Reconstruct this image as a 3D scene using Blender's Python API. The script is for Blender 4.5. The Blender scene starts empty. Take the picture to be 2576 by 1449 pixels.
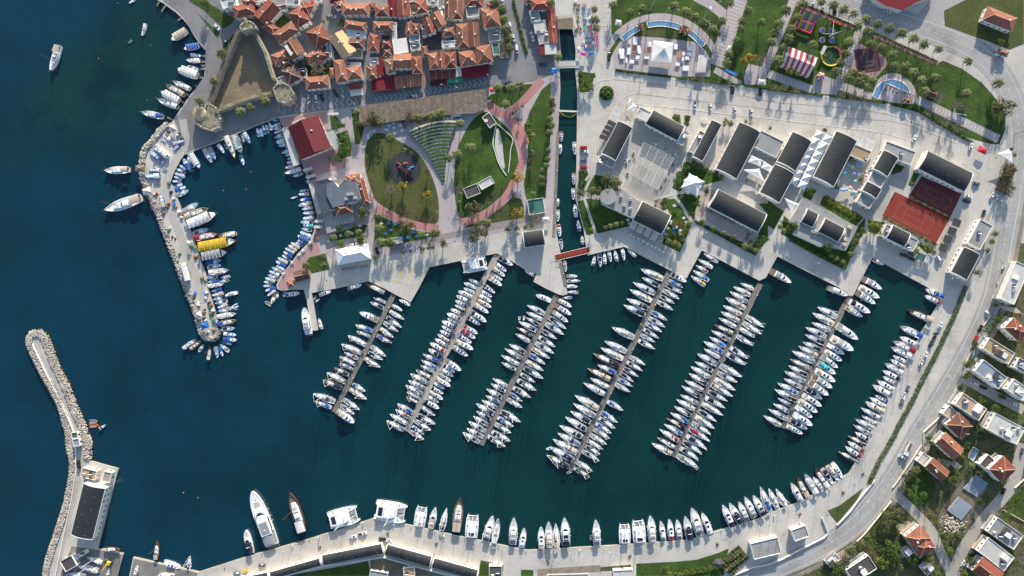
import bpy, math, random, re
from mathutils import Vector, geometry
R = math.radians
sc = bpy.context.scene
COL = sc.collection.objects
random.seed(7)
# ---------------------------------------------------------------- camera, sky, sun, exposure
CAMH, S = 412.0, 0.24            # drone height (m); metres per plan unit
cam = bpy.data.objects.new("camera", bpy.data.cameras.new("camera")); COL.link(cam)
cam.location = (0, 0, CAMH); cam.data.sensor_width = 36; cam.data.lens = 36*CAMH/(2576*S)
cam.data.clip_start = 1; cam.data.clip_end = 20000; sc.camera = cam
SUN_EL, SUN_DX = 17.0, -0.13     # low sun from the top of the picture
world = bpy.data.worlds.new("World"); sc.world = world; world.use_nodes = True
wn = world.node_tree; sky = wn.nodes.new("ShaderNodeTexSky"); sky.sky_type = 'NISHITA'; sky.sun_disc = False
sdir = Vector((-SUN_DX, 1, 0)).normalized()
sky.sun_elevation = R(SUN_EL); sky.sun_rotation = math.atan2(sdir.x, sdir.y); sky.altitude = 0; sky.ozone_density = 1.5
wn.links.new(sky.outputs[0], wn.nodes["Background"].inputs[0]); wn.nodes["Background"].inputs[1].default_value = 0.15
sun = bpy.data.objects.new("sun", bpy.data.lights.new("sun", 'SUN')); COL.link(sun)
sun.data.energy = 5.0; sun.data.angle = R(0.5); sun.data.color = (1.0, 0.915, 0.79)
ldir = Vector((-sdir.x*math.cos(R(SUN_EL)), -sdir.y*math.cos(R(SUN_EL)), -math.sin(R(SUN_EL))))
sun.rotation_euler = ldir.to_track_quat('-Z', 'Y').to_euler()
sc.view_settings.view_transform = 'Standard'; sc.view_settings.look = 'None'
sc.view_settings.exposure = 0.82; sc.view_settings.gamma = 1
# ---------------------------------------------------------------- plan helpers
def P(x, y, z=0.0):
    k = S*(CAMH-z)/CAMH
    return Vector(((x-1288)*k, -(y-724.5)*k, z))
def T(s):                          # "10:x,y x,y 11:x,y" -> plan points
    out = []; c = r = 0
    for tok in s.replace(':', ': ').split():
        if tok.endswith(':'): c, r = int(tok[0]), int(tok[1])
        else:
            x, y = tok.split(','); out.append(((c*2576+float(x))/4, (r*1449+float(y))/4))
    return out
def Q(c, r, x, y): return ((c*2576+x)/4, (r*1449+y)/4)
WL = -1.25                          # water level
# ---------------------------------------------------------------- materials
def lin(h):
    v = [int(h[i:i+2], 16)/255 for i in (0, 2, 4)]
    return tuple(c/12.92 if c <= .04045 else ((c+.055)/1.055)**2.4 for c in v)
MATS = {}
def mat(name, col, rough=.8, var=.15, scale=1.0, col2=None, bump=0, metal=0, rnd=0, space='w', spec=.3, fine=0, fscale=3.0, slab=0, stain=0):
    if name in MATS: return MATS[name]
    m = bpy.data.materials.new(name); m.use_nodes = True; MATS[name] = m
    nt = m.node_tree; N = nt.nodes; L = nt.links; b = N["Principled BSDF"]
    c = lin(col) if isinstance(col, str) else col
    b.inputs['Roughness'].default_value = rough; b.inputs['Metallic'].default_value = metal
    b.inputs['Specular IOR Level'].default_value = spec
    if space == 'w': co = N.new("ShaderNodeNewGeometry").outputs['Position']
    else: co = N.new("ShaderNodeTexCoord").outputs['Object']
    n = N.new("ShaderNodeTexNoise"); n.inputs['Scale'].default_value = scale*.2; n.inputs['Detail'].default_value = 6; n.inputs['Roughness'].default_value = .65
    L.new(co, n.inputs['Vector'])
    rp = N.new("ShaderNodeValToRGB"); L.new(n.outputs[0], rp.inputs[0])
    c2 = (lin(col2) if isinstance(col2, str) else col2) if col2 else tuple(x*(1-var) for x in c)
    c1 = c if col2 else tuple(min(1, x*(1+var)) for x in c)
    rp.color_ramp.elements[0].position = .36; rp.color_ramp.elements[1].position = .64
    rp.color_ramp.elements[0].color = (*c2, 1); rp.color_ramp.elements[1].color = (*c1, 1)
    out = rp.outputs[0]
    if fine:
        f = N.new("ShaderNodeTexNoise"); f.inputs['Scale'].default_value = fscale; f.inputs['Detail'].default_value = 3; L.new(co, f.inputs['Vector'])
        mr = N.new("ShaderNodeMapRange"); mr.inputs[1].default_value = .3; mr.inputs[2].default_value = .7; mr.inputs[3].default_value = 1-fine; mr.inputs[4].default_value = 1+fine
        L.new(f.outputs[0], mr.inputs[0])
        mx = N.new("ShaderNodeVectorMath"); mx.operation = 'SCALE'; L.new(out, mx.inputs[0]); L.new(mr.outputs[0], mx.inputs['Scale']); out = mx.outputs[0]
    if stain:
        f = N.new("ShaderNodeTexNoise"); f.inputs['Scale'].default_value = .045; f.inputs['Detail'].default_value = 8; f.inputs['Roughness'].default_value = .72; f.inputs['Distortion'].default_value = .6; L.new(co, f.inputs['Vector'])
        mr = N.new("ShaderNodeMapRange"); mr.inputs[1].default_value = .5; mr.inputs[2].default_value = .68; mr.inputs[3].default_value = 1; mr.inputs[4].default_value = 1-stain
        L.new(f.outputs[0], mr.inputs[0])
        mx = N.new("ShaderNodeVectorMath"); mx.operation = 'SCALE'; L.new(out, mx.inputs[0]); L.new(mr.outputs[0], mx.inputs['Scale']); out = mx.outputs[0]
    if slab:
        mp = N.new("ShaderNodeMapping"); mp.inputs['Rotation'].default_value[2] = .22; L.new(co, mp.inputs[0])
        bt = N.new("ShaderNodeTexBrick"); bt.offset = 0; bt.inputs['Scale'].default_value = 1/slab; bt.inputs['Mortar Size'].default_value = .02; bt.inputs['Brick Width'].default_value = 1; bt.inputs['Row Height'].default_value = 1
        bt.inputs['Color1'].default_value = (1.015, 1.015, 1.015, 1); bt.inputs['Color2'].default_value = (.975, .975, .975, 1); bt.inputs['Mortar'].default_value = (.88, .87, .86, 1); L.new(mp.outputs[0], bt.inputs[0])
        mx = N.new("ShaderNodeVectorMath"); mx.operation = 'MULTIPLY'; L.new(out, mx.inputs[0]); L.new(bt.outputs[0], mx.inputs[1]); out = mx.outputs[0]
    if rnd:
        oi = N.new("ShaderNodeObjectInfo"); mr = N.new("ShaderNodeMapRange"); mr.inputs[3].default_value = 1-rnd; mr.inputs[4].default_value = 1+rnd
        L.new(oi.outputs['Random'], mr.inputs[0])
        mx = N.new("ShaderNodeVectorMath"); mx.operation = 'SCALE'; L.new(out, mx.inputs[0]); L.new(mr.outputs[0], mx.inputs['Scale']); out = mx.outputs[0]
    L.new(out, b.inputs['Base Color'])
    if bump:
        bp = N.new("ShaderNodeBump"); bp.inputs['Strength'].default_value = bump; bp.inputs['Distance'].default_value = .3
        n2 = N.new("ShaderNodeTexNoise"); n2.inputs['Scale'].default_value = scale; n2.inputs['Detail'].default_value = 4; L.new(co, n2.inputs['Vector'])
        L.new(n2.outputs[0], bp.inputs['Height']); L.new(bp.outputs[0], b.inputs['Normal'])
    return m
def water_mat():
    m = bpy.data.materials.new("sea_water"); m.use_nodes = True
    nt = m.node_tree; N = nt.nodes; L = nt.links; b = N["Principled BSDF"]
    pos = N.new("ShaderNodeNewGeometry").outputs['Position']
    def noise(s, d=5, r=.6, dist=0):
        n = N.new("ShaderNodeTexNoise"); n.inputs['Scale'].default_value = s; n.inputs['Detail'].default_value = d
        n.inputs['Roughness'].default_value = r; n.inputs['Distortion'].default_value = dist; L.new(pos, n.inputs['Vector']); return n.outputs[0]
    def mrange(v, a, b_, c, d):
        q = N.new("ShaderNodeMapRange"); q.interpolation_type = 'SMOOTHSTEP'
        for i, x in enumerate((a, b_, c, d)): q.inputs[i+1].default_value = x
        L.new(v, q.inputs[0]); return q.outputs[0]
    def mix(f, a, b_):
        q = N.new("ShaderNodeMix"); q.data_type = 'RGBA'
        if hasattr(f, 'links'): L.new(f, q.inputs[0])
        else: q.inputs[0].default_value = f
        for v, i in ((a, 6), (b_, 7)):
            if hasattr(v, 'links'): L.new(v, q.inputs[i])
            else: q.inputs[i].default_value = (*v, 1)
        return q.outputs[2]
    def math_(op, a, b_):
        q = N.new("ShaderNodeMath"); q.operation = op
        for v, i in ((a, 0), (b_, 1)):
            if hasattr(v, 'links'): L.new(v, q.inputs[i])
            else: q.inputs[i].default_value = v
        return q.outputs[0]
    sx = N.new("ShaderNodeSeparateXYZ"); L.new(pos, sx.inputs[0]); X, Y = sx.outputs[0], sx.outputs[1]
    big = noise(.012, 4, .6); wob = math_('MULTIPLY', math_('SUBTRACT', big, .5), 120)
    # open sea (west) is bluer, the sheltered basin greener
    fx = mrange(math_('ADD', X, wob), -230, 40, 0, 1)
    sea = mix(fx, WSEA, WBAY)
    sea = mix(mrange(noise(.02, 3), .35, .7, 0, .55), sea, WDEEP)
    # shallow sand and weed in the north-west corner
    sh = math_('MULTIPLY', mrange(math_('ADD', Y, wob), 60, 135, 0, 1), mrange(math_('ADD', X, wob), -150, -235, 0, 1))
    sh = math_('MULTIPLY', sh, mrange(math_('ADD', math_('ADD', X, math_('MULTIPLY', Y, -1.15)), math_('MULTIPLY', wob, .8)), -455, -400, 0, 1))
    sand = mix(mrange(noise(.035, 7, .7, .3), .42, .68, 0, 1), WSAND, WDEEP)
    sea = mix(math_('MULTIPLY', sh, .9), sea, sand)
    sea = mix(mrange(noise(.55, 4, .75), .35, .7, 0, .3), sea, WDEEP)
    L.new(sea, b.inputs['Base Color'])
    b.inputs['Roughness'].default_value = .12; b.inputs['Specular IOR Level'].default_value = .4
    bp = N.new("ShaderNodeBump"); bp.inputs['Strength'].default_value = .35; bp.inputs['Distance'].default_value = .25
    L.new(noise(.9, 5, .65), bp.inputs['Height']); L.new(bp.outputs[0], b.inputs['Normal'])
    return m
WSEA, WBAY, WDEEP, WSAND = (.0024, .033, .056), (.003, .034, .0305), (.0018, .0175, .024), (.006, .035, .029)
# ---------------------------------------------------------------- mesh builder
class MB:
    def __init__(s): s.v = []; s.f = []; s.m = []
    def add(s, vs, fs, mi=0):
        o = len(s.v); s.v += [tuple(v) for v in vs]
        for f in fs: s.f.append(tuple(i+o for i in f)); s.m.append(mi)
    def box(s, x0, x1, y0, y1, z0, z1, mi=0, t=0.0):
        cx, cy = (x0+x1)/2, (y0+y1)/2; k = 1-t
        tx0, tx1, ty0, ty1 = cx+(x0-cx)*k, cx+(x1-cx)*k, cy+(y0-cy)*k, cy+(y1-cy)*k
        s.add([(x0,y0,z0),(x1,y0,z0),(x1,y1,z0),(x0,y1,z0),(tx0,ty0,z1),(tx1,ty0,z1),(tx1,ty1,z1),(tx0,ty1,z1)],
              [(0,3,2,1),(4,5,6,7),(0,1,5,4),(1,2,6,5),(2,3,7,6),(3,0,4,7)], mi)
    def prism(s, poly, z0, z1, mi=0, top=1.0, mtop=None, cap=True):
        n = len(poly); cx = sum(p[0] for p in poly)/n; cy = sum(p[1] for p in poly)/n
        a = sum(poly[i][0]*poly[(i+1) % n][1]-poly[(i+1) % n][0]*poly[i][1] for i in range(n))
        if a < 0: poly = poly[::-1]
        zb = z0 if isinstance(z0, (list, tuple)) else [z0]*n
        vs = [(p[0], p[1], zb[i]) for i, p in enumerate(poly)]+[(cx+(p[0]-cx)*top, cy+(p[1]-cy)*top, z1) for p in poly]
        s.add(vs, [(i, (i+1) % n, n+(i+1) % n, n+i) for i in range(n)], mi)
        if cap: s.flat([v for v in vs[n:]], mi if mtop is None else mtop)
    def flat(s, vs, mi=0):
        vs = [Vector(v) for v in vs]
        if len(vs) == 4 or len(vs) == 3: s.add(vs, [tuple(range(len(vs)))], mi); return
        tris = geometry.tessellate_polygon([vs]); o = len(s.v); s.v += [tuple(v) for v in vs]
        for t in tris:
            a, b, c = (vs[i] for i in t)
            if (b-a).cross(c-a).z < 0: t = (t[0], t[2], t[1])
            s.f.append(tuple(i+o for i in t)); s.m.append(mi)
    def tube(s, a, b, r0, r1=None, n=6, mi=0):
        a, b = Vector(a), Vector(b); r1 = r0 if r1 is None else r1; d = (b-a).normalized()
        u = d.cross(Vector((0,0,1)) if abs(d.z) < .9 else Vector((1,0,0))).normalized(); w = d.cross(u)
        vs = []
        for c, r in ((a, r0), (b, r1)):
            for i in range(n):
                t = 2*math.pi*i/n; vs.append(c+(u*math.cos(t)+w*math.sin(t))*r)
        s.add(vs, [(i, (i+1) % n, n+(i+1) % n, n+i) for i in range(n)]+[tuple(range(n-1, -1, -1)), tuple(range(n, 2*n))], mi)
    def cyl(s, x, y, z0, z1, r, n=16, mi=0, r1=None, mtop=None):
        s.prism([(x+r*math.cos(2*math.pi*i/n), y+r*math.sin(2*math.pi*i/n)) for i in range(n)], z0, z1, mi, 1 if r1 is None else r1/r, mtop)
    def arch(s, x0, x1, y0, y1, z0, rise, mi=0, n=8, th=.12, mend=None):   # vault along x
        A = []
        for k in range(n+1):
            t = k/n; y = y0+(y1-y0)*t; A.append((y, z0+rise*(1-(2*t-1)**2)))
        vs = [(x, y, z+d) for d in (0, -th) for x in (x0, x1) for y, z in A]; m = n+1
        fs = []
        for k in range(n): fs += [(k, m+k, m+k+1, k+1), (2*m+k, 2*m+k+1, 3*m+k+1, 3*m+k)]
        s.add(vs, fs, mi)
        fe = []
        for k in range(n): fe += [(k, k+1, 2*m+k+1, 2*m+k), (m+k, 3*m+k, 3*m+k+1, m+k+1)]
        fe += [(0, 2*m, 3*m, m), (n, m+n, 3*m+n, 2*m+n)]
        s.add(vs, fe, mi if mend is None else mend)
    def mesh(s, name, mats, smooth=False):
        me = bpy.data.meshes.new(name); me.from_pydata(s.v, [], s.f)
        for m in mats: me.materials.append(m)
        me.polygons.foreach_set('material_index', s.m)
        if smooth: me.polygons.foreach_set('use_smooth', [True]*len(s.f))
        me.update(); return me
    def build(s, name, mats, parent=None, smooth=False):
        return link(name, s.mesh(name, mats if isinstance(mats, (list, tuple)) else [mats], smooth), parent)
def link(name, data, parent=None):
    o = bpy.data.objects.new(name, data); COL.link(o)
    if parent: o.parent = parent
    return o
def tag(o, label, cat, group=None, kind=None):
    o['label'] = label; o['category'] = cat
    if group: o['group'] = group
    if kind: o['kind'] = kind
    return o
def thing(name, label, cat, loc=(0,0,0), rz=0, group=None, scale=None):
    o = link(name, None); o.location = loc; o.rotation_euler = (0, 0, rz); o.empty_display_size = .5
    if scale: o.scale = scale
    return tag(o, label, cat, group)
def struct(name, mb, mats, kind='structure'):
    o = mb.build(name, mats); o['kind'] = kind; return o
def cp(o, parent, **kw):
    c = o.copy(); COL.link(c); c.parent = parent
    for k, v in kw.items(): setattr(c, k, v)
    for ch in o.children: cp(ch, c)
    return c
ORD = "first second third fourth fifth sixth seventh eighth ninth tenth eleventh twelfth thirteenth fourteenth fifteenth sixteenth seventeenth eighteenth nineteenth twentieth".split()
def ordn(i):
    if i < 20: return ORD[i]
    t = ["twenty", "thirty", "forty", "fifty"][(i+1)//10-2]; u = (i+1) % 10
    return t+"-"+ORD[u-1] if u else {20: "twentieth", 30: "thirtieth", 40: "fortieth", 50: "fiftieth"}[i+1]
def sheet(name, pts, z, m, kind='structure'):
    mb = MB(); mb.flat([P(x, y, z) for x, y in pts]); return struct(name, mb, m, kind)
def strip_pts(pl, w):
    n = len(pl); a = []; b = []
    for i, p in enumerate(pl):
        q0 = pl[max(0, i-1)]; q1 = pl[min(n-1, i+1)]
        dx, dy = q1[0]-q0[0], q1[1]-q0[1]; l = math.hypot(dx, dy) or 1
        wi = w[i] if isinstance(w, (list, tuple)) else w
        a.append((p[0]-dy/l*wi/2, p[1]+dx/l*wi/2)); b.append((p[0]+dy/l*wi/2, p[1]-dx/l*wi/2))
    return a, b
def strip_mb(mb, pl, w, z, mi=0):
    a, b = strip_pts(pl, w); n = len(pl)
    mb.add([P(*p, z) for p in a]+[P(*p, z) for p in b], [(i, i+1, n+i+1, n+i) for i in range(n-1)], mi)
def strip(name, pl, w, z, m):
    mb = MB(); strip_mb(mb, pl, w, z); return struct(name, mb, m)
def dashes(mb, pl, w, z, on=8, off=8):
    for (x0, y0), (x1, y1) in zip(pl, pl[1:]):
        l = math.hypot(x1-x0, y1-y0); t = 0
        while t < l:
            e = min(l, t+on); strip_mb(mb, [(x0+(x1-x0)*t/l, y0+(y1-y0)*t/l), (x0+(x1-x0)*e/l, y0+(y1-y0)*e/l)], w, z); t += on+off
def smooth(pl, k=2):
    for _ in range(k):
        q = [pl[0]]
        for a, b in zip(pl, pl[1:]): q += [(a[0]*.75+b[0]*.25, a[1]*.75+b[1]*.25), (a[0]*.25+b[0]*.75, a[1]*.25+b[1]*.75)]
        pl = q+[pl[-1]]
    return pl
def smoothc(pl, k=2):
    for _ in range(k):
        q = []
        for a, b in zip(pl, pl[1:]+pl[:1]): q += [(a[0]*.75+b[0]*.25, a[1]*.75+b[1]*.25), (a[0]*.25+b[0]*.75, a[1]*.25+b[1]*.75)]
        pl = q
    return pl
def inside(x, y, poly):
    c = False; j = len(poly)-1
    for i in range(len(poly)):
        xi, yi = poly[i]; xj, yj = poly[j]
        if (yi > y) != (yj > y) and x < (xj-xi)*(y-yi)/(yj-yi)+xi: c = not c
        j = i
    return c
def wall(name, label, cat, pl, w, h, m, closed=False, z0=0.0, group=None, mtop=None):
    mb = MB(); a, b = strip_pts(pl, w); n = len(pl)
    A = [P(*p, 0) for p in a]; B = [P(*p, 0) for p in b]
    vs = [(v.x, v.y, z0) for v in A]+[(v.x, v.y, z0) for v in B]+[(v.x, v.y, h) for v in A]+[(v.x, v.y, h) for v in B]
    fs = []
    for i in range(n-1): fs += [(i, i+1, 2*n+i+1, 2*n+i), (n+i+1, n+i, 3*n+i, 3*n+i+1)]
    fs += [(n, 0, 2*n, 3*n), (n-1, 2*n-1, 4*n-1, 3*n-1)]
    mb.add(vs, fs, 0); mb.add(vs, [(2*n+i, 2*n+i+1, 3*n+i+1, 3*n+i) for i in range(n-1)], 0 if mtop is None else 1)
    return tag(mb.build(name, [m] if mtop is None else [m, mtop]), label, cat, group)
# ---------------------------------------------------------------- the setting: water, land, paving, lawns, roads
M_conc = mat('pale_concrete', 'b8b2a9', .85, .09, .25, fine=.08, fscale=1.2, slab=6, stain=.24)
M_white_conc = mat('white_concrete', 'd8d4cb', .8, .06, .5)
M_paver = mat('grey_pavers', '7c7a7a', .85, .13, .3, fine=.14, fscale=2, stain=.2)
M_asph = mat('worn_asphalt', '9d9a96', .9, .1, .15, fine=.1, fscale=1, stain=.26)
M_lane = mat('lane_concrete', 'a19b92', .9, .1, .2, fine=.08, fscale=1)
M_brick = mat('pink_brick_paving', 'a78380', .85, .1, .35, col2='9a7f7d', fine=.12, fscale=2.5)
M_lilac = mat('lilac_paving', 'a59b9a', .85, .1, .3, fine=.08, fscale=2)
M_pink = mat('rose_brick_paving', 'aa7773', .85, .1, .4, fine=.1, fscale=3)
M_grass = mat('lawn_grass', (.052,.10,.015), .95, .3, .5, col2=(.030,.058,.011), fine=.35, fscale=.9, stain=.3)
M_grassy = mat('dry_lawn_grass', (.085,.088,.028), .95, .3, .35, col2=(.05,.07,.018), fine=.3, fscale=.9, stain=.25)
M_scrub = mat('rough_ground', (.06,.08,.025), .95, .3, .4, col2=(.115,.095,.055), fine=.4, fscale=.8)
M_dirt = mat('bare_earth', (.20,.165,.115), .95, .2, .3, col2=(.13,.105,.075), fine=.2, fscale=.8)
M_line = mat('white_paint', 'd9d7d2', .7, .08, 2)
M_yline = mat('yellow_paint', 'd2bd4a', .7, .08, 2)
M_joint = mat('dark_joint', '8a7c76', .9, .1, 1)
M_court = mat('red_court', (.22,.034,.024), .85, .06, .5)
M_stone = mat('pale_stone', 'd0c6b6', .9, .15, 1, fine=.15, fscale=2)
M_cobble = mat('cobble_strip', '9c9290', .9, .25, 6, col2='77706f', fine=.25, fscale=1.5)
M_pool = mat('pool_blue', (.13,.25,.40), .2, .08, 1)
mb = MB(); mb.add([(-4500,-4500,WL),(4500,-4500,WL),(4500,4500,WL),(-4500,4500,WL)], [(0,1,2,3)])
struct('water', mb, water_mat())
SHORE_W = T("00:1585,0 1640,30 1700,75 1770,125 1840,190 1900,265 1960,370 2010,440 2060,500 2078,520 2075,570 2065,650 2055,760 2050,800 2000,850 1950,915 1900,970 1850,1050 1790,1130 1760,1185 1735,1225")
MOLE_O = T("00:1690,1245 1640,1265 1600,1300 1550,1370 1500,1440 01:1455,20 1425,100 1415,170 1415,330 1440,400 1470,460 1515,560 1550,640 1580,710 1612,800 1650,900 1680,980 1720,1080 1760,1180 1800,1290 1840,1390 02:1870,20 1900,110 1940,200 1980,320 2005,430 2030,480 2070,515")
MOLE_I = T("02:2120,525 2170,510 2205,470 2200,420 2185,400 2180,330 2170,250 2150,190 2130,120 2105,30 01:2085,1449 2078,1350 2075,1310 2030,1200 2000,1100 1970,1010 1930,900 1900,820 1870,770 1840,720 1810,620 1780,530 1750,450 1720,400 1708,370 1740,270 1785,140 1840,115 2000,50 2150,-5 10:-10,1270 225,1180 275,1290 330,1400 11:360,0 400,80 470,210 520,370 560,500 600,680 620,720 600,800 580,880 540,980 470,1050 400,1130 350,1200 290,1270 240,1340 205,1420 12:215,10 250,25 480,15 510,130 560,430 625,425 560,50 830,0 11:1130,1380 12:1300,10 1390,60 1555,145 1640,0 11:1745,1240 2420,1100 2576,1180 21:130,1265 245,1305 215,1385 22:330,0 470,65 510,75 560,60 555,20 21:525,1400 500,1200 490,1100 470,1000 450,900 442,800 445,600 450,400 462,200 468,0 20:462,1320 475,1120 487,900 480,700 490,500 475,290 610,290 640,500 635,700 655,900 655,1120 650,1449 21:648,200 640,400 640,560 680,700 720,850 740,1000 760,1120 1130,1035 1755,1355 1910,1070 2490,1375 31:-20,1345 95,1130 720,1449 32:790,75 855,80 31:905,1430 1055,1140 1620,1449")
QUAY_E = T("32:1740,60 1755,100 1600,350 1300,900 1100,1300 33:1040,0 820,415 330,700 0,820 23:2490,870 1950,1030 1800,1085 1050,1140 160,1190 0,1160 13:2000,1040 1560,940 1180,870 490,1090 0,1225 03:2000,1410 1340,1260 1300,1449 1295,1600 1190,1600 1180,1449 1240,1225 985,1175 1070,830 1140,560 1190,370 905,290")
BRK_R = T("03:895,270 905,130 890,60 850,0 02:850,1400 800,1290 750,1180 710,1080 670,960 610,860 570,780 530,660 490,560 470,490 430,450 380,430")
BRK_L = T("02:310,450 275,490 270,560 305,650 355,750 415,870 475,980 535,1080 585,1180 615,1280 645,1400 03:670,0 675,180 705,260 715,350 705,450 675,600 645,750 595,900 545,1060 495,1200 455,1330 440,1449")
OUTL = [(380,-400),(300,-14000),(19000,-14000),(19000,14000),(-3000,14000),(70,1800)]
coast = SHORE_W+MOLE_O+MOLE_I+QUAY_E+BRK_R+BRK_L
land = MB(); pts = coast+OUTL[::-1]
land.flat([P(x, y, 0) for x, y in pts])
n = len(coast); vs = [P(x, y, 0) for x, y in coast]; vb = [(v.x, v.y, WL-3) for v in vs]
land.add(list(vs)+vb, [(i, n+i, n+i+1, i+1) for i in range(n-1)], 1)
struct('ground', land, [M_conc, mat('quay_wall', '8f8a80', .9, .2, .5)])
# pale coping along the quay edges
mb = MB(); strip_mb(mb, QUAY_E[:13], 1.6, .05); strip_mb(mb, QUAY_E[12:18], 1.6, .05); struct('quay_coping', mb, M_white_conc)
# old town paving
sheet('town_paving', T("00:1590,-60 1650,20 1780,115 1850,185 1965,360 2070,510 2060,760 1850,1070 1770,1190 1760,1225 1850,1449 01:1810,110 2000,42 2150,-12 10:-10,1262 225,1172 950,1082 1030,1058 2310,888 2576,838 20:200,825 440,740 470,690 482,500 468,290 440,-60"), .03, M_paver)
strip('harbour_road', smooth(T("00:1770,-20 1830,90 1930,220 2010,360 2090,470 2130,560 2120,800 2030,900 1900,1080 1830,1230 1860,1420 01:1800,120 1740,260 1690,400 1690,640 1750,800 1830,950 1900,1180 1990,1330 02:2020,60 2050,160"), 1), [34,32,28,26,22,24,22,20]+[22]*60, .05, M_asph) if 0 else None
strip('mole_road', smooth(T("00:1840,1200 1880,1449 01:1760,180 1690,330 1660,480 1700,640 1760,800 1830,950 1890,1180 1980,1330 02:2020,50 2050,150"), 1), 19, .06, mat('mole_concrete', 'a8a39a', .9, .08, .3, fine=.1, fscale=1.5))
mb = MB()
zz = [(x, 0) for x in range(0)]
def zig(x, y0, y1, s=9):
    y = y0; k = 0; pl = [(x, y)]
    while y < y1: y += s*4; k ^= 1; pl.append((x+(28 if k else 0)*1.0-y*.0, y))
    strip_mb(mb, [Q(1, 0, a, b) for a, b in pl], 2.6, .06)
for i in range(13): zig(215+i*58, 985+max(0, 40-i*18)-i*9, 1120-i*4)
for i in range(3): zig(940+i*55, 990, 1050)
for i in range(24): zig(1190+i*50, 975-i*8.6, 1035-i*8.6)
struct('zigzag_paving', mb, mat('pale_pavers', 'b0aeab', .85, .1, 2))
# park west of the canal
sheet('park_paving', T("10:232,1188 950,1086 1030,1062 2310,892 2576,842 20:200,830 400,762 462,700 482,900 468,1120 455,1320 21:460,0 442,400 436,700 400,708 390,790 0,860 11:2100,970 1260,1135 1150,1150 800,1170 700,1100 510,1380 232,1425 300,1265 420,1120 550,990 595,880 612,720 560,520 480,225 412,82 370,0 10:338,1395 285,1288"), .04, M_lilac)
sheet('brick_forecourt', T("10:232,1190 700,1120 730,1449 11:930,150 900,240 560,330 530,300 412,70 375,0 10:340,1390"), .06, M_brick)
sheet('brick_promenade', T("11:570,500 640,720 700,900 640,930 620,1000 650,1080 520,1200 330,1449 12:250,20 11:215,1425 300,1268 430,1120 560,1000 600,890 618,720"), .06, M_brick)
LZ = [0]
def lawn(s, m=None, z=.08, sm=2, name='lawn'):
    LZ[0] += 1; z += LZ[0]*.0012
    p = T(s); return sheet(name, smoothc(p, sm) if sm else p, z, m or M_grass)
lawn("10:1110,1449 1135,1395 1215,1330 1300,1345 1400,1400 1500,1449 11:1600,60 1700,180 1770,320 1820,470 1842,600 1838,800 1760,800 1600,790 1400,695 1230,600 1180,520 1120,350 1088,180 1105,20", M_grassy)
lawn("10:2045,1449 2120,1290 2190,1190 2310,1105 2420,1185 2576,1330 20:20,1400 21:60,100 70,200 30,320 11:2520,470 2400,590 2250,695 2080,752 2040,735 2010,600 1990,420 2000,200 2040,0")
lawn("21:160,120 160,0 20:140,1440 110,1330 180,1120 300,900 385,830 395,1000 405,1100 385,1250 385,1449 21:372,20 350,350 340,545 150,565 130,500 120,400", sm=0)
lawn("20:0,840 90,850 220,845 140,960 0,1060 10:2420,1090 2360,1010 2330,990 2400,900", sm=0)
lawn("11:1200,700 1400,790 1600,870 1830,900 1830,920 1500,990 1250,1040 1190,960", sm=0)
lawn("21:0,520 100,560 120,640 120,740 11:2576,760 2200,830 2110,840 2120,820 2300,760 2450,650 2576,540", M_grassy, sm=0)
lawn("11:730,920 1130,800 1080,900 1000,940 740,980", sm=0)
lawn("11:540,1140 700,1100 740,1260 560,1300 490,1200", sm=0)
lawn("10:740,1160 800,1165 890,1270 880,1280 760,1310", sm=0)
lawn("10:800,1350 920,1310 960,1449 11:950,120 800,160 830,40", sm=0)
lawn("10:960,1100 1030,1110 1050,1240 1090,1280 1050,1449 1000,1449 980,1300", sm=0)
strip('rose_path', smooth(T("10:2330,1040 2560,1190 20:90,1449 21:115,100 100,200 40,340 11:2500,560 2330,690 2200,760 2070,790"), 2), 17, .10, M_pink)
strip('rose_path', smooth(T("20:300,800 150,980 0,1120 10:2500,1170 2330,1060"), 2), 19, .095, M_pink)
strip('rose_path', smooth(T("20:20,1180 90,1300 150,1449"), 1), 15, .105, M_pink)
strip('rose_path', smooth(T("11:1210,640 1350,720 1550,800 1700,835 1840,850"), 2), 18, .10, M_pink)
strip('cobble_path', smooth(T("11:1340,1060 1700,970 2100,890 2400,830 2576,800 21:110,760 300,740"), 1), 15, .07, M_cobble)
mb = MB()
c0 = Q(1, 1, 1493, 250)
mb.cyl(*P(*c0)[:2], .08, .12, 10.0, 48); struct('playground_surface', mb, mat('rubber_surface', (.035,.036,.04), .9, .2, .4))
# helipad
def ring(mb, c, r0, r1, z, a0=0, a1=360, n=64, mi=0):
    vs = []; 
    for i in range(n+1):
        t = R(a0+(a1-a0)*i/n)
        for r in (r0, r1): vs.append(P(c[0]+r*math.cos(t), c[1]+r*math.sin(t), z))
    mb.add(vs, [(2*i, 2*i+2, 2*i+3, 2*i+1) for i in range(n)], mi)
mb = MB(); hc = Q(1, 1, 1455, 1283); ring(mb, hc, 25.6, 26.8, .05)
def hp(x, y): a = R(-8); return (hc[0]+x*math.cos(a)-y*math.sin(a), hc[1]+x*math.sin(a)+y*math.cos(a))
for l in (((-7,-4.4),(7,-4.4)), ((-7,4.4),(7,4.4)), ((0,-4.4),(0,4.4))): strip_mb(mb, [hp(*l[0]), hp(*l[1])], 1.5, .06)
struct('helipad_marking', mb, M_yline)
mb = MB(); mb.cyl(*P(*hc)[:2], .02, .035, 4.2, 40); struct('helipad_stain', mb, mat('stained_concrete', 'aba59b', .9, .1, .4, fine=.1))
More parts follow.
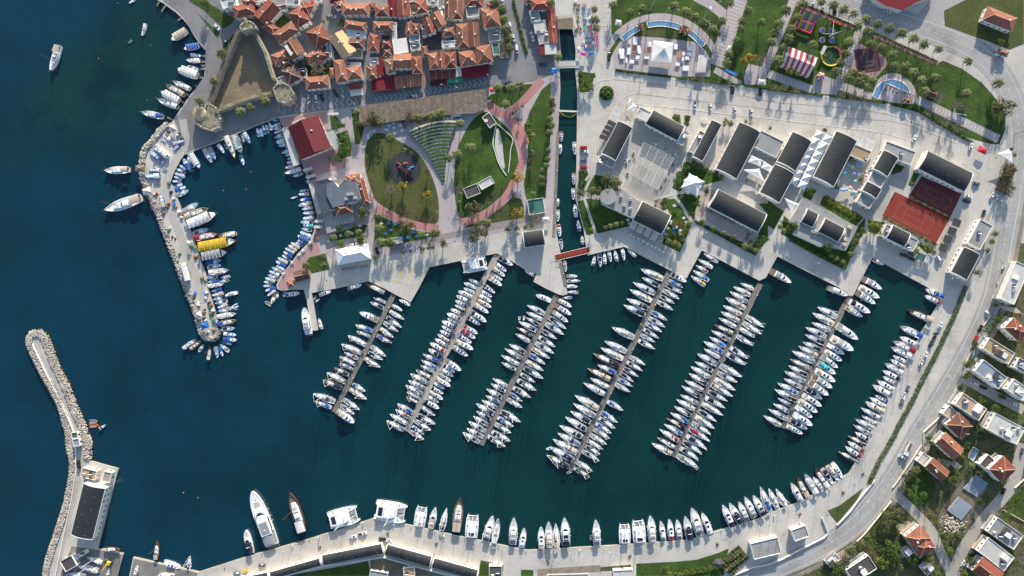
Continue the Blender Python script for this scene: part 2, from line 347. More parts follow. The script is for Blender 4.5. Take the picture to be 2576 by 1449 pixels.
# boulevard joints and kerbs east of the canal
mb = MB()
BV1 = smooth(T("20:1020,800 1600,860 2290,950 30:0,1030 600,1070 1200,1140 1600,1290 2000,1449 31:2150,80"), 1)
BV2 = smooth(T("20:1250,945 1900,1020 2576,1100 30:400,1150 900,1200 1300,1220 1600,1330 1900,1449"), 1)
BV0 = smooth(T("20:1040,725 1600,795 2290,870 30:0,920 560,970 1180,1045 1500,1130 2050,1430"), 1)
BV3 = smooth(T("20:1240,1040 1600,1080 2200,1150 2576,1190 30:530,1255 1130,1325 1400,1400"), 1)
for l in (BV1, BV2): strip_mb(mb, l, 1.1, .03)
for i in range(46):
    t = i/46*(len(BV0)-2); k = int(t); f = t-k
    a = (BV0[k][0]+(BV0[k+1][0]-BV0[k][0])*f, BV0[k][1]+(BV0[k+1][1]-BV0[k][1])*f)
    strip_mb(mb, [(a[0], a[1]+2), (a[0]-4, a[1]+ (28 if i % 3 else 88))], .5, .035)
struct('paving_joints', mb, M_joint)
mb = MB()
for l in (BV0, BV3): 
    a, b = strip_pts(l, 1.5)
    strip_mb(mb, l, 1.4, .14)
for c, r, x, y in ((2,0,1592,1030),(2,0,2285,1110),(3,0,550,1215),(3,0,1160,1290),(2,0,1615,840),(2,0,2310,925),(3,0,575,1020),(3,0,1180,1100)):
    q = Q(c, r, x, y); s = 1 if y > 1000 and not (c == 3 and y < 1120) else -1
    ring(mb, (q[0], q[1]-s*6), 3.4, 4.6, .13, 180 if s > 0 else 0, 360 if s > 0 else 180, 10)
    for d in (-4, 4): strip_mb(mb, [(q[0]+d, q[1]-s*6), (q[0]+d, q[1]+s*9)], 1.2, .13)
qk = smooth(T("20:790,930 800,870 870,810 990,800"), 2); strip_mb(mb, qk, 1.6, .13)
qk = smooth(T("20:1240,940 1150,960 1060,1040 1000,1150 960,1230"), 2); strip_mb(mb, qk, 1.4, .13)
for l in ("20:1030,700 1025,780", "20:695,935 800,930", "21:868,0 870,160 900,220 1130,345 1125,370", "21:690,250 760,250 770,300", "31:1940,200 1960,180 2150,300 2160,340 2120,380", "31:2200,540 2280,380 2420,170", "31:2200,540 2220,545 2390,640", "31:2150,650 2060,760 1830,1260 1840,1300", "31:2470,25 2450,80 2440,130", "31:1750,1220 1770,1140 1730,1090"):
    strip_mb(mb, T(l), 1.2, .13)
struct('kerb', mb, M_white_conc)
# grass and ground east of the canal
lawn("20:1000,60 1060,0 1090,-40 2000,-40 30:270,-40 320,40 880,290 960,320 1300,440 1700,640 1760,610 1950,690 2150,830 2300,1000 2390,1150 2390,1300 2330,1449 2240,1449 2000,1380 1700,1220 1480,1110 1220,1040 600,960 0,905 20:2300,850 1650,780 1040,700 1020,440 1000,300", sm=0, z=.05)
lawn("30:1770,110 2000,-10 2576,-40 2576,440 2430,500 2200,410 2080,370 1780,260", M_grassy, sm=0, z=.07)
sheet('market_square', smoothc(T("20:1030,690 1020,450 1200,360 1500,380 1830,420 1920,480 1990,545 2000,690 1990,770 1650,770"), 0), .07, M_lilac)
ac = Q(2, 0, 1490, 765)
mb = MB(); ring(mb, ac, 142, 158, .09, 205, 335, 40); struct('curved_path', mb, M_lilac)
mb = MB(); ring(mb, ac, 132, 142, .08, 200, 340, 40); ring(mb, ac, 106, 121, .08, 262, 300, 20); struct('lawn', mb, M_grass)
mb = MB(); mb.flat([P(*q, .086) for q in T("20:1230,350 1340,300 1500,300 1680,330 1800,400 1830,420 1500,380")]); struct('lawn', mb, M_grassy)
for iz, (pl, w) in enumerate((("20:2290,-20 2060,660", 42), ("20:1850,-40 2000,40 2150,160", 26), ("20:2040,700 2300,850", 16), ("30:260,-10 -30,700", 21), ("30:920,310 720,820", 21), ("30:0,740 440,900", 21), ("30:720,860 1110,1000", 21), ("30:1500,1000 2320,1400", 22))):
    strip('park_path', T(pl), w, .096+iz*.003, M_lilac)
mb = MB()
for pl, w, st in (("20:2290,-20 2060,660", 30, 9), ("30:260,-10 -30,700", 13, 9), ("30:920,310 720,820", 13, 8), ("30:0,740 440,900", 12, 9), ("30:720,860 1110,1000", 12, 9), ("30:1500,1000 2320,1400", 13, 9), ("20:960,20 930,480", 16, 12)):
    (x0, y0), (x1, y1) = T(pl); l = math.hypot(x1-x0, y1-y0); k = int(l/st); dx, dy = (x1-x0)/l, (y1-y0)/l
    for i in range(1, k):
        cx, cy = x0+dx*st*i, y0+dy*st*i
        strip_mb(mb, [(cx-dy*w/2, cy+dx*w/2), (cx+dy*w/2, cy-dx*w/2)], 1.0, .12)
struct('path_slabs', mb, M_white_conc)
sheet('fair_forecourt', T("30:470,770 560,760 750,830 690,960 610,950 450,940"), .095, M_lilac)
sheet('pool_forecourt', smoothc(T("30:1050,970 1080,830 1180,740 1300,730 1430,810 1500,930 1490,1040 1400,1050 1220,1030 1120,1000"), 1), .095, M_lilac)
sheet('brick_surround', T("30:800,690 860,460 930,440 1165,560 1210,640 1080,790"), .10, M_brick)
sheet('canal_forecourt', T("20:2330,760 2380,640 2576,690 2560,780 2540,850 2340,850"), .1, M_lilac)
VZ = mat('verge_earth', (.24,.205,.165), .95, .2, .3, fine=.2, fscale=.8)
mb = MB()
for pl in ("30:290,40 900,290", "30:965,300 1710,640"): strip_mb(mb, T(pl), 11, .11)
struct('brick_pavement', mb, M_pink)
# roads on the east side
RD = smooth([(1960,-60),(2090,5),(2257,52),(2407,100),(2495,155),(2545,235),(2566,320),(2560,400),(2540,530),(2516,660),(2494,760),(2460,840),(2405,940),(2350,1030),(2305,1100),(2262,1180),(2222,1240),(2160,1320),(2060,1385),(1935,1438),(1850,1480)], 2)
strip('road', RD, [62]*38+[54]*60, .06, M_asph)
strip('road', smooth([(2330,60),(2360,20),(2420,-40)], 1), 60, .055, M_asph)
strip('road', [(1400,-60),(1404,0),(1345,50)], 10, .01, M_asph)
mb = MB()
def off(pl, d): a, b = strip_pts(pl, abs(d)*2); return a if d > 0 else b
for d in (-20, 19): strip_mb(mb, off(RD, d), .9, .10)
dashes(mb, RD, .8, .10, 9, 9)
struct('road_marking', mb, M_line)
mb = MB(); strip_mb(mb, off(RD, -36)[30:], 12, .045); struct('road_verge', mb, VZ)
mb = MB()
def inset(pl, d): return strip_pts(pl, d*2)[1]
for pl, d in ((QUAY_E[:12], 22), (QUAY_E[12:20], 26)): strip_mb(mb, inset(smooth(pl, 1), d), .55, .03)
struct('quay_marking', mb, M_line)
mb = MB()
for pl in (QUAY_E[:20], ): strip_mb(mb, inset(pl, 5), .5, .03)
strip_mb(mb, T("21:830,1062 1130,1010 1760,1322 1905,1030 2490,1343"), .5, .03); strip_mb(mb, T("11:830,1420 1140,1350 1620,1430 1730,1215 2420,1075"), .5, .03)
struct('quay_edge_marking', mb, M_yline)
for iz, (pl, w) in enumerate((("32:1800,860 1950,890 2200,1040 2576,1230", 24), ("33:1170,600 1290,630 1500,830 1660,1000 1720,1180 1820,1380 1860,1500", 24), ("33:2576,120 2520,300 2480,520 2330,700 2150,900 1980,1150 1900,1300 1880,1500", 30))):
    strip('lane', smooth(T(pl), 2), w, .065+iz*.006, M_lane)
sheet('lane_patch', T("32:1790,850 1830,825 1950,850 1940,930 1900,960 1850,945 1850,880"), .075, M_asph)
RES = T("31:2576,1000 2480,1000 2450,1180 2400,1400 32:2270,240 2180,300 2040,640 1830,1100 1700,1290 33:1540,130 1330,450 1240,690 1000,980 870,1090 560,1290 150,1449 0,1560 2800,1560 32:2800,0")
sheet('garden_ground', RES, .03, M_scrub)
lawn("33:1370,380 1600,400 1700,520 1660,680 1540,760 1400,690", sm=1, z=.05)
lawn("33:2576,530 2400,720 2400,760 2576,880", sm=0, z=.05)
lawn("33:990,1060 1160,760 1260,760 1480,930 1300,1050 1180,1150 1010,1140", M_grassy, sm=1, z=.05)
sheet('bare_plot', smoothc(T("33:1700,860 1830,640 2050,410 2240,520 2120,680 2180,800 2030,950 1740,980"), 1), .055, M_dirt)
lawn("33:600,790 720,740 960,560 900,680 700,920 640,850", M_grassy, sm=0, z=.05)
lawn("23:1250,1325 1650,1305 1860,1285 2080,1215 2180,1170 2130,1449 1250,1449", sm=0, z=.05)
lawn("23:90,1385 215,1390 215,1449 90,1449", sm=0, z=.05); lawn("23:890,1360 1200,1335 1200,1385 890,1400", M_grassy, sm=0, z=.05)
lawn("13:280,1449 700,1380 1130,1300 1150,1449", sm=0, z=.05); lawn("13:2260,1290 2490,1340 2480,1449 2240,1449", sm=0, z=.05)
sheet('yard_ground', T("13:1150,1290 1290,1250 1500,1330 1900,1449 1150,1449"), .05, M_dirt)
sheet('boatyard_apron', T("03:720,1150 980,1185 1230,1235 1180,1449 600,1449"), .03, mat('dark_yard', '77746f', .9, .2, .5, fine=.15))
sheet('boatyard_apron', T("03:1345,1275 1990,1420 1980,1449 1310,1449"), .03, mat('dark_yard', '77746f'))
sheet('breakwater_path', T("02:340,570 350,530 390,520 415,560 420,640 500,800 620,1080 740,1260 830,1449 03:830,30 900,290 840,360 760,700 650,1160 610,1449 550,1449 690,800 750,460 745,250 750,150 780,100 02:740,1449 690,1270 600,1090 470,860 370,660"), .04, mat('mole_concrete', 'a8a39a'))
# mall gardens
for s in ("21:670,275 760,275 780,380 740,470 670,470", "21:660,580 720,560 830,900 750,915 700,760", "21:740,550 900,560 1030,660 1210,760 1170,830 860,900", "21:830,310 950,330 1000,450 900,520 740,480 770,420", "21:1680,270 1780,280 1740,420 1690,480 1610,440", "21:1730,180 1900,200 2120,350 2140,380 1950,440 1800,470 1700,330",
          "21:1660,510 1740,500 1900,520 1850,650 1830,770 1700,590", "21:1520,560 1640,550 1800,790 1800,830 1690,1090 1510,1000 1600,720", "21:1840,770 2300,980 2460,1020 2500,1060 2450,1125 1840,790", "21:2480,600 2576,600 2576,960 2480,1080 2480,900 2570,700", "31:0,570 160,680 60,860 0,820", "31:560,520 960,740 880,830 520,610", "31:160,720 230,780 300,810 270,900 490,1020 780,1080 900,830 980,740 970,860 880,1040 780,1265 490,1110 130,900", "31:1010,760 1180,790 1100,900 1010,880", "31:1480,990 1680,1070 1600,1100", "31:1270,190 1370,230 1340,280 1240,310", "31:1460,290 1530,300 1450,430 1410,410", "31:360,440 490,460 430,570 350,530", "20:1630,1150 1690,1155 1700,1250 1605,1190", "20:1735,1160 1800,1165 1770,1280 1735,1240", "20:665,715 840,740 780,925 680,925"):
    lawn(s, sm=0, z=.04)
for s in ("21:1420,560 1730,480 2130,375", "21:740,370 790,300", "21:780,370 735,470 725,540 840,900", "21:1620,510 1700,600 1810,790", "31:0,20 0,21"):
    if s.startswith("31"): continue
    LZ[0] += 1; strip('garden_path', T(s), 7, .1+LZ[0]*.0012, M_conc)
sheet('plaza_paving', T("20:1260,1190 1720,1449 21:1720,100 1600,440 1560,600 1280,560 1100,450 1150,340 1000,230 1120,0"), .03, mat('plaza_pavers', 'a19c94', .85, .1, .4, fine=.12, fscale=1.5))
sheet('plaza_paving', T("31:1420,220 1500,260 1400,430 1250,460 1150,740 1010,760 930,620 1110,560 1230,320 1300,230"), .03, mat('plaza_pavers', 'a19c94'))
sheet('terrace_paving', T("21:1970,440 2060,490 1990,630 2480,890 2520,900 2450,1030 2310,960 2360,880 2290,950 1830,700 1880,590"), .06, mat('terrace_tiles', 'a99a8e', .8, .08, .5))
# red courts
sheet('basketball_court', T("31:1545,325 1950,500 1830,745 1415,525"), .05, mat('dark_red_court', (.13,.028,.026), .85, .08, .5))
sheet('tennis_court', T("31:1275,478 1830,748 1690,1000 1150,722"), .06, M_court)
mb = MB()
def court(A, B, C, D, n=None):
    A, B, C, D = [Q(3, 1, *q) for q in (A, B, C, D)]
    le = lambda p, q, t: (p[0]+(q[0]-p[0])*t, p[1]+(q[1]-p[1])*t)
    for a, b in ((A,B),(B,C),(C,D),(D,A),(le(A,D,.12),le(B,C,.12)),(le(A,D,.88),le(B,C,.88))): strip_mb(mb, [a, b], .34, .10)
    for t in (.23, .77):
        a, b = le(A,B,t), le(D,C,t); strip_mb(mb, [le(a,b,.12), le(a,b,.88)], .34, .10)
    strip_mb(mb, [le(le(A,B,.23),le(D,C,.23),.5), le(le(A,B,.77),le(D,C,.77),.5)], .34, .10)
court((1335,580),(1680,757),(1605,912),(1258,735)); court((1550,385),(1855,545),(1790,672),(1490,520))
for x, y in ((1540,455),(1670,525),(1810,600)): ring(mb, Q(3, 1, x, y), 10.8, 11.05, .10, n=28)
struct('court_marking', mb, mat('worn_court_paint', 'a58c84', .8, .1, 1))
# pools
def pool(label, s, cat='pool', z=.35, ro=1.6):
    p = T(s); n = len(p); cx = sum(a for a, _ in p)/n; cy = sum(b for _, b in p)/n
    t = thing('pool', label, cat, P(cx, cy)); mb = MB(); q = [P(*a)-P(cx, cy) for a in p]
    mb.flat([(v.x, v.y, z*.6) for v in q]); mb.build('pool_water', M_pool, t)
    mb = MB()
    for i in range(n):
        a, b = q[i], q[(i+1) % n]; d = (b-a).normalized(); nn = Vector((-d.y, d.x, 0))*.28
        vs = [a-nn, b-nn, b+nn, a+nn]; mb.add([(v.x, v.y, 0) for v in vs]+[(v.x, v.y, z) for v in vs], [(4,5,6,7),(0,1,5,4),(1,2,6,5),(2,3,7,6),(3,0,4,7)])
    mb.build('pool_rim', M_white_conc, t); return t
def arcpool(label, a0, a1, r0=125, r1=139):
    k = 12; pts = [(ac[0]+r1*math.cos(R(a0+(a1-a0)*i/k)), ac[1]+r1*math.sin(R(a0+(a1-a0)*i/k))) for i in range(k+1)]
    pts += [(ac[0]+r0*math.cos(R(a1+(a0-a1)*i/k)), ac[1]+r0*math.sin(R(a1+(a0-a1)*i/k))) for i in range(k+1)]
    pool(label, "00:"+" ".join(f"{x*4:.1f},{y*4:.1f}" for x, y in pts), 'ornamental pool')
arcpool("longest curved blue pool, at the top of the market square", 256, 294)
arcpool("left curved blue pool ending at a red roofed kiosk", 224, 246)
arcpool("right curved blue pool running down from two red kiosks", 303, 325)
pool("fan shaped blue fountain pool with an angular inner edge", "30:1050,970 1080,890 1150,820 1250,795 1340,820 1400,870 1430,940 1180,835 1110,1000", 'fountain pool')
pool("rectangular blue garden pool among the houses at lower right", "33:2010,250 2060,150 2120,185 2060,290")
pool("long blue pool on a timber deck at the bottom edge", "23:355,1435 770,1425 775,1470 350,1475")
strip('timber_deck', T("23:255,1415 890,1372"), 17, .05, mat('grey_deck_boards', (.25,.2,.15), .85, .2, 2, fine=.2))
# ---------------------------------------------------------------- buildings
M_wall = mat('white_wall', 'dcd8d0', .85, .06, 1, rnd=.06)
M_wallc = mat('cream_wall', 'cfc3ae', .85, .08, 1, rnd=.08)
def tile(n, c): return mat(n, c, .85, .2, 2, rnd=.22, fine=.22, fscale=2.2, stain=.25)
ROOF = {'o': tile('orange_roof_tiles', '8d5c49'), 'r': tile('red_roof_tiles', '7d4739'), 'b': tile('brown_roof_tiles', '785040'), 'd': tile('dark_brown_roof_tiles', '54423d'),
        'v': tile('olive_brown_roof_tiles', '7a6350'), 'c': mat('crimson_sheet_roof', (.15,.008,.015), .7, .1, 1), 'y': mat('pale_yellow_sheet_roof', 'c4a076', .75, .06, 1), 'x': tile('rust_red_roof', '87463a'),
        'm': mat('maroon_sheet_roof', (.11,.009,.014), .6, .12, 1, fine=.08)}
RN = {'o': 'orange', 'r': 'red', 'b': 'brown', 'd': 'dark brown', 'v': 'olive brown', 'c': 'crimson', 'y': 'pale yellow', 'x': 'rust red', 'm': 'maroon'}
FLAT = {'w': mat('white_flat_roof', 'bfbcb6', .85, .14, .8, fine=.1, stain=.2), 'g': mat('grey_flat_roof', '8f8d8b', .9, .12, .8, fine=.1), 't': mat('tan_flat_roof', 'a48a6c', .9, .12, .8, fine=.08), 'k': mat('dark_flat_roof', '4d4a48', .9, .15, .8, fine=.1),
        'p': mat('pinkish_flat_roof', 'ab9584', .9, .08, .8), 's': mat('slate_blue_flat_roof', '868f99', .9, .12, .6), 'e': mat('green_sheet_roof', '3f6b5d', .7, .1, 1), 'm': ROOF['m'], 'l': mat('pale_metal_roof', 'b6b3ac', .6, .08, 1)}
FN = {'w': 'white', 'g': 'grey', 't': 'tan', 'k': 'dark grey', 'p': 'pinkish', 's': 'slate blue', 'e': 'green', 'm': 'maroon', 'l': 'pale metal'}
M_ridge = mat('ridge_tiles', 'c49a80', .85, .12, 2)
M_glass = mat('window_glass', (.02,.025,.03), .1, .1, 1, spec=.6)
M_frame = mat('pale_trim', 'd6d3cc', .7, .05, 1)
M_vault = mat('charcoal_roofing', '292b2d', .7, .16, .6, fine=.16, fscale=1.5, spec=.4, stain=.25, slab=3)
M_metal = mat('galvanised_metal', 'a9abad', .45, .1, 2, metal=.4)
M_dark = mat('dark_metal', '35383c', .6, .1, 2)
M_vent = mat('weathered_vent', '77787a', .6, .1, 2)
M_panel = mat('solar_panel', (.02,.03,.06), .2, .1, 2, spec=.6)
_win = MB(); _win.box(-.5, .5, -.03, .03, 0, 1.25); WIN = _win.mesh('window', [M_glass])
_sil = MB(); _sil.box(-.62, .62, -.09, .05, -.1, -.003); _sil.box(-.62, -.51, -.07, .04, 0, 1.3); _sil.box(.51, .62, -.07, .04, 0, 1.3); FRM = _sil.mesh('window_frame', [M_frame])
_dr = MB(); _dr.box(-.5, .5, -.05, .04, 0, 2.1); DOOR = _dr.mesh('door', [mat('brown_door', (.08,.04,.025), .6, .1, 2)])
_ch = MB(); _ch.box(-.35, .35, -.3, .3, -.6, 1.1); _ch.box(-.42, .42, -.37, .37, 1.1, 1.25); CHIM = _ch.mesh('chimney', [M_wall])
_ac = MB(); _ac.box(-.9, .9, -.6, .6, .1, 1.2); _ac.cyl(-.4, 0, 1.2, 1.26, .35, 10, 1); _ac.cyl(.45, 0, 1.2, 1.26, .35, 10, 1); ACU = _ac.mesh('air_conditioner', [M_frame, M_dark])
_so = MB(); _so.add([(-1,-.8,.1),(1,-.8,.1),(1,.8,1.1),(-1,.8,1.1)], [(0,1,2,3)], 0); _so.tube((-1.1,.9,1.2),(1.1,.9,1.2),.28,n=8,mi=1); SOL = _so.mesh('solar_heater', [M_panel, M_frame])
def frame_of(ax, ay, bx, by, w, h, c, r):
    A = P(*Q(c, r, ax, ay), h); B = P(*Q(c, r, bx, by), h); L = (B-A).length; u = (B-A).normalized(); v = Vector((u.y, -u.x, 0))
    if by-ay > abs(bx-ax): v = -v
    W = w/4*S*(CAMH-h)/CAMH; C = A+u*L/2+v*W/2
    return Vector((C.x, C.y, 0)), L, W, math.atan2(u.y, u.x)
def rects(L, W): return [(0, -W/2, 0, L, 0, -1), (0, W/2, math.pi, L, 0, 1), (L/2, 0, math.pi/2, W, 1, 0), (-L/2, 0, -math.pi/2, W, -1, 0)]
def windows(t, C, rz, L, W, h, mx=9, z0=1.0, ins=0.0, door=True):
    cr, sr = math.cos(rz), math.sin(rz); n = 0
    for (x, y, a, ln, nx, ny) in rects(L, W):
        wx, wy = nx*cr-ny*sr, nx*sr+ny*cr
        if wx*C.x+wy*C.y > 0 or n >= mx: continue
        k = max(1, int(ln/3.2)); st = max(1, int(h/3))
        for fl in range(st):
            for i in range(k):
                if n >= mx: break
                d = (i+.5)/k*ln-ln/2
                px, py = x+(d if nx == 0 else 0)+nx*.01, y+(d if ny == 0 else 0)+ny*.01
                if door and fl == 0 and i == k//2 and n < 2:
                    o = link('door', DOOR, t); o.location = (px, py, 0); o.rotation_euler.z = a; n += 1; continue
                o = link('window', WIN, t); o.location = (px, py, z0+fl*3); o.rotation_euler.z = a; n += 1
                f = link('window_frame', FRM, o)
def chimneys(t, pts):
    for p in pts: o = link('chimney', CHIM, t); o.location = p
def hip_roof(t, L, W, h, m, gable=False, pitch=.42, ov=.45, x0=0, y0=0, dorm=0):
    swap = W > L
    a, b = (W, L) if swap else (L, W); a += 2*ov; b += 2*ov
    rise = b/2*pitch; e = 0 if gable else min(b/2, a/2-.3); z = h
    def q(x, y, z): return (x0+(y if swap else x), y0+(x if swap else y), z)
    c = [q(-a/2,-b/2,z), q(a/2,-b/2,z), q(a/2,b/2,z), q(-a/2,b/2,z), q(-a/2+e,0,z+rise), q(a/2-e,0,z+rise)]
    mb = MB(); fs = [(0,1,5,4), (2,3,4,5)]; tr = [(1,2,5), (3,0,4)]; fl = [(0,3,2,1)]
    if swap: fs = [f[::-1] for f in fs]; tr = [f[::-1] for f in tr]; fl = [fl[0][::-1]]
    mb.add(c, fs+tr, 0); mb.add([(x, y, zz-.12) for x, y, zz in c], fl, 1)
    for i, j in ((0,1),(1,2),(2,3),(3,0)): mb.add([c[i], c[j], (*c[j][:2], z-.12), (*c[i][:2], z-.12)], [(0,3,2,1)], 1)
    ro = mb.build('roof', [m, M_frame], t)
    rb = MB(); segs = [(4,5)]+([] if gable else [(0,4),(3,4),(1,5),(2,5)])
    for i, j in segs: rb.tube(c[i], c[j], .15, n=4)
    rb.build('ridge_tiles', M_ridge if m.name.endswith('tiles') or 'rust' in m.name else m, ro)
    return ro, rise
NB = {}
def house(kind, col, rect, h, label, cat='house', group=None, nch=1, wallm=None, mx=9, extra=None):
    c, r, ax, ay, bx, by, w = rect
    C, L, W, rz = frame_of(ax, ay, bx, by, w, h, c, r)
    FOOT.append((C.x, C.y, L, W, rz))
    t = thing({'H': 'tiled_house', 'G': 'tiled_house', 'F': 'flat_roofed_house', 'A': 'awning', 'S': 'shed', 'V': 'vaulted_hall'}[kind], label, cat, C, rz, group)
    wm = wallm or M_wall; rr = random.Random(int(ax*7+ay*13))
    if kind in 'HG':
        mb = MB()
        if kind == 'G' :
            if L >= W: 
                mb.box(-L/2, L/2, -W/2, W/2, 0, h-.05); e = W*.21
                mb.add([(-L/2,-W/2,h-.05),(-L/2,W/2,h-.05),(-L/2,0,h+e-.1),(L/2,-W/2,h-.05),(L/2,W/2,h-.05),(L/2,0,h+e-.1)], [(0,2,1),(3,4,5)])
            else:
                mb.box(-L/2, L/2, -W/2, W/2, 0, h-.05); e = L*.21
                mb.add([(-L/2,-W/2,h-.05),(L/2,-W/2,h-.05),(0,-W/2,h+e-.1),(-L/2,W/2,h-.05),(L/2,W/2,h-.05),(0,W/2,h+e-.1)], [(0,1,2),(3,5,4)])
        else: mb.box(-L/2, L/2, -W/2, W/2, 0, h-.05)
        mb.build('wall', wm, t)
        ro, rise = hip_roof(t, L, W, h, ROOF[col], kind == 'G')
        for i in range(nch):
            o = link('chimney', CHIM, ro); o.location = (rr.uniform(-.3,.3)*L, rr.uniform(-.25,.25)*W, h+rise*.55)
        windows(t, C, rz, L, W, h, mx)
    elif kind == 'F':
        mb = MB(); mb.box(-L/2, L/2, -W/2, W/2, 0, h-.5); mb.build('wall', wm, t)
        mb = MB(); mb.box(-L/2+.25, L/2-.25, -W/2+.25, W/2-.25, h-.49, h-.38); mb.build('roof', FLAT[col], t)
        mb = MB()
        for a in ((-L/2-.05, L/2+.05, -W/2-.05, -W/2+.22), (-L/2-.05, L/2+.05, W/2-.22, W/2+.05), (-L/2-.05, -L/2+.22, -W/2+.22, W/2-.22), (L/2-.22, L/2+.05, -W/2+.22, W/2-.22)): mb.box(*a, h-.5, h)
        mb.build('parapet', wm, t)
        for i in range(nch):
            o = link(*(('air_conditioner', ACU) if i % 2 else ('solar_heater', SOL)), t); o.location = (rr.uniform(-.35,.35)*L, rr.uniform(-.32,.32)*W, h-.37); o.rotation_euler.z = -rz+(0 if i % 2 else math.pi)
        windows(t, C, rz, L, W, h, mx)
    if label.endswith('side lane') or 'side lane,' in label or ' side lane' in label:
        cr, sr = math.cos(rz), math.sin(rz); best = max(rects(L, W), key=lambda q: -((q[4]*cr-q[5]*sr)*C.x+(q[4]*sr+q[5]*cr)*C.y)*(1 if q[3] > 3 else 0))
        x, y, a_, ln, nx, ny = best
        for fl in range(1, max(2, int(h/2.9))):
            mb = MB(); e = 1.9; k = ln*.46
            q = [(-k, 0), (k, 0), (k, e), (-k, e)]
            def tr(p, px=x, py=y): return (px+(p[0] if nx == 0 else nx*p[1]), py+(p[0] if ny == 0 else ny*p[1]))
            mb.prism([tr(p) for p in q], fl*2.9-.2, fl*2.9-.02, 0, 1, 1)
            for p0, p1 in (((-k, e), (k, e)), ((-k, 0), (-k, e)), ((k, 0), (k, e))):
                A, B = tr(p0), tr(p1); mb.tube((*A, fl*2.9+.9), (*B, fl*2.9+.9), .07, n=4); mb.tube((*A, fl*2.9), (*A, fl*2.9+.9), .06, n=4)
            mb.build('balcony', [M_frame, FLAT['t'] if rr.random() < .5 else FLAT['g']], t)
        for i in range(rr.choice((1, 2, 3)) if kind == 'F' else 0):
            mb = MB(); sx, sy = rr.uniform(1.2, 2.4), rr.uniform(1.2, 2.2); mb.box(-sx, sx, -sy, sy, 0, rr.uniform(.5, 2.2)); o = mb.build('roof_hut' if i == 0 else 'roof_slab', [M_wall, FLAT['k'], FLAT['w'], FLAT['t']][i:i+1], t); o.location = (rr.uniform(-.3, .3)*L, rr.uniform(-.25, .25)*W, h-.37)
    return t, L, W, rz, C
ROWS = {}; FOOT = []
def row(name, c, r, s, phrase, end='left', axis=0):
    """kind+colour ax,ay,bx,by,w,h ... : buildings of one block, told apart by look and place in the block"""
    items = []
    for e in s.split(';'):
        e = e.strip()
        if not e: continue
        k, nums = e.split(' ', 1); items.append((k, [float(v) for v in nums.split(',')]))
    def key(it): return (it[1][0]+it[1][2])/2 if axis == 0 else (it[1][1]+it[1][3])/2
    items.sort(key=key); cnt = {}
    tot = {}
    for k, v in items: tot[k[:2]] = tot.get(k[:2], 0)+1
    for k, v in items:
        kk = k[:2]; i = cnt.get(kk, 0); cnt[kk] = i+1
        look = {'H': f"{RN.get(k[1])} hipped roof white house", 'G': f"{RN.get(k[1])} gable roof white house", 'F': f"{FN.get(k[1])} flat roofed house"}[k[0]]
        lab = f"{look} {phrase}" if tot[kk] == 1 else f"{look}, {ordn(i)} from {end} {phrase}"
        house(k[0], k[1], (c, r, *v[:5]), v[5], lab, 'house', 'houses '+phrase, nch=int(v[6]) if len(v) > 6 else 1, mx=8)
row('a', 1, 0, "Gr 115,-12,240,100,205,6;Ho 170,345,360,212,120,6;Hr 110,205,225,285,80,5;Hr 335,135,455,62,165,6.5;Hr 470,15,575,60,100,6;Fg 300,-30,430,-30,75,5;Fk 200,60,300,40,60,3.4", "by the castle apex")
row('b', 1, 0, "Hr 515,325,660,245,185,6.5,2;Gb 280,472,405,392,155,7;Ho 158,558,300,495,110,5;Hd 262,715,385,650,150,6;Hd 250,610,355,580,85,5;Ho 495,785,722,760,112,6;Ho 490,565,640,478,95,5.5;Hr 560,560,660,480,110,5;Gy 745,395,868,310,235,6.5,2;Ho 905,205,1108,235,75,6.5;Fw 905,285,1098,285,100,6;Hd 893,390,1085,388,95,6;Ft 885,485,1065,485,95,4,0;Ho 785,612,895,598,215,6;Ho 912,685,1050,668,115,6;Fw 900,630,1050,628,45,4", "between castle and alley", 'left')
row('c', 1, 0, "Ho 1185,222,1370,220,78,6;Hr 1150,340,1245,350,165,5.5;Ho 1508,218,1562,218,120,5;Hr 1578,240,1640,240,95,5;Gr 1675,200,1755,170,150,5.5;Go 1757,160,1838,112,140,6;Fw 1370,225,1415,225,180,5,1;Fg 1550,440,1650,430,60,4;Fk 1260,340,1350,340,90,3;Fg 1545,345,1645,345,80,4.5;Hb 1118,672,1200,664,118,5;Hv 1290,605,1370,588,135,5.5;Go 1390,552,1555,545,130,7,2;Hr 1570,575,1660,570,158,5.5;Hx 1275,405,1360,405,70,4", "right of the alley", 'left')
row('d', 1, 0, "Ho 1873,295,1985,275,72,5.5;Fw 1870,410,2000,405,65,5;Hb 2015,248,2125,240,235,6,2;Gb 2135,238,2235,232,235,6;Ho 2270,105,2430,80,175,6;Ho 1730,545,1830,530,150,6;Hr 1900,532,2005,525,150,6;Gr 1832,525,1892,522,160,6.5;Ho 2042,530,2200,503,140,6;Ho 2205,478,2350,452,165,6.5;Fk 2000,370,2130,370,100,4", "above the crimson awning", 'left')
row('e', 1, 0, "Ho 870,45,1130,45,95,6.5,2;Ho 775,10,880,-20,70,5;Ho 1203,60,1330,58,98,6;Gc 1332,-20,1408,-20,180,5;Gr 1412,-10,1535,-20,175,6;Hr 1590,15,1700,-5,125,5.5;Hb 1978,-30,2075,-30,215,5.5;Fg 1720,-20,1830,-20,65,5;Fk 1540,20,1610,10,140,4;Hc 745,-30,880,-40,60,5;Hr 2100,-40,2280,-50,120,5", "in the topmost street", 'left')
row('f', 2, 0, "Hx 195,5,365,-8,95,5;Fg 175,110,260,90,110,4;Fl 215,220,330,200,110,4;Fg 255,335,380,310,110,4;Gx 355,80,425,75,350,4;Hr 130,-30,190,-40,60,4;Fc 0,0,1,0,1,1".rsplit(';', 1)[0], "on the canal's west bank", 'top', 1)
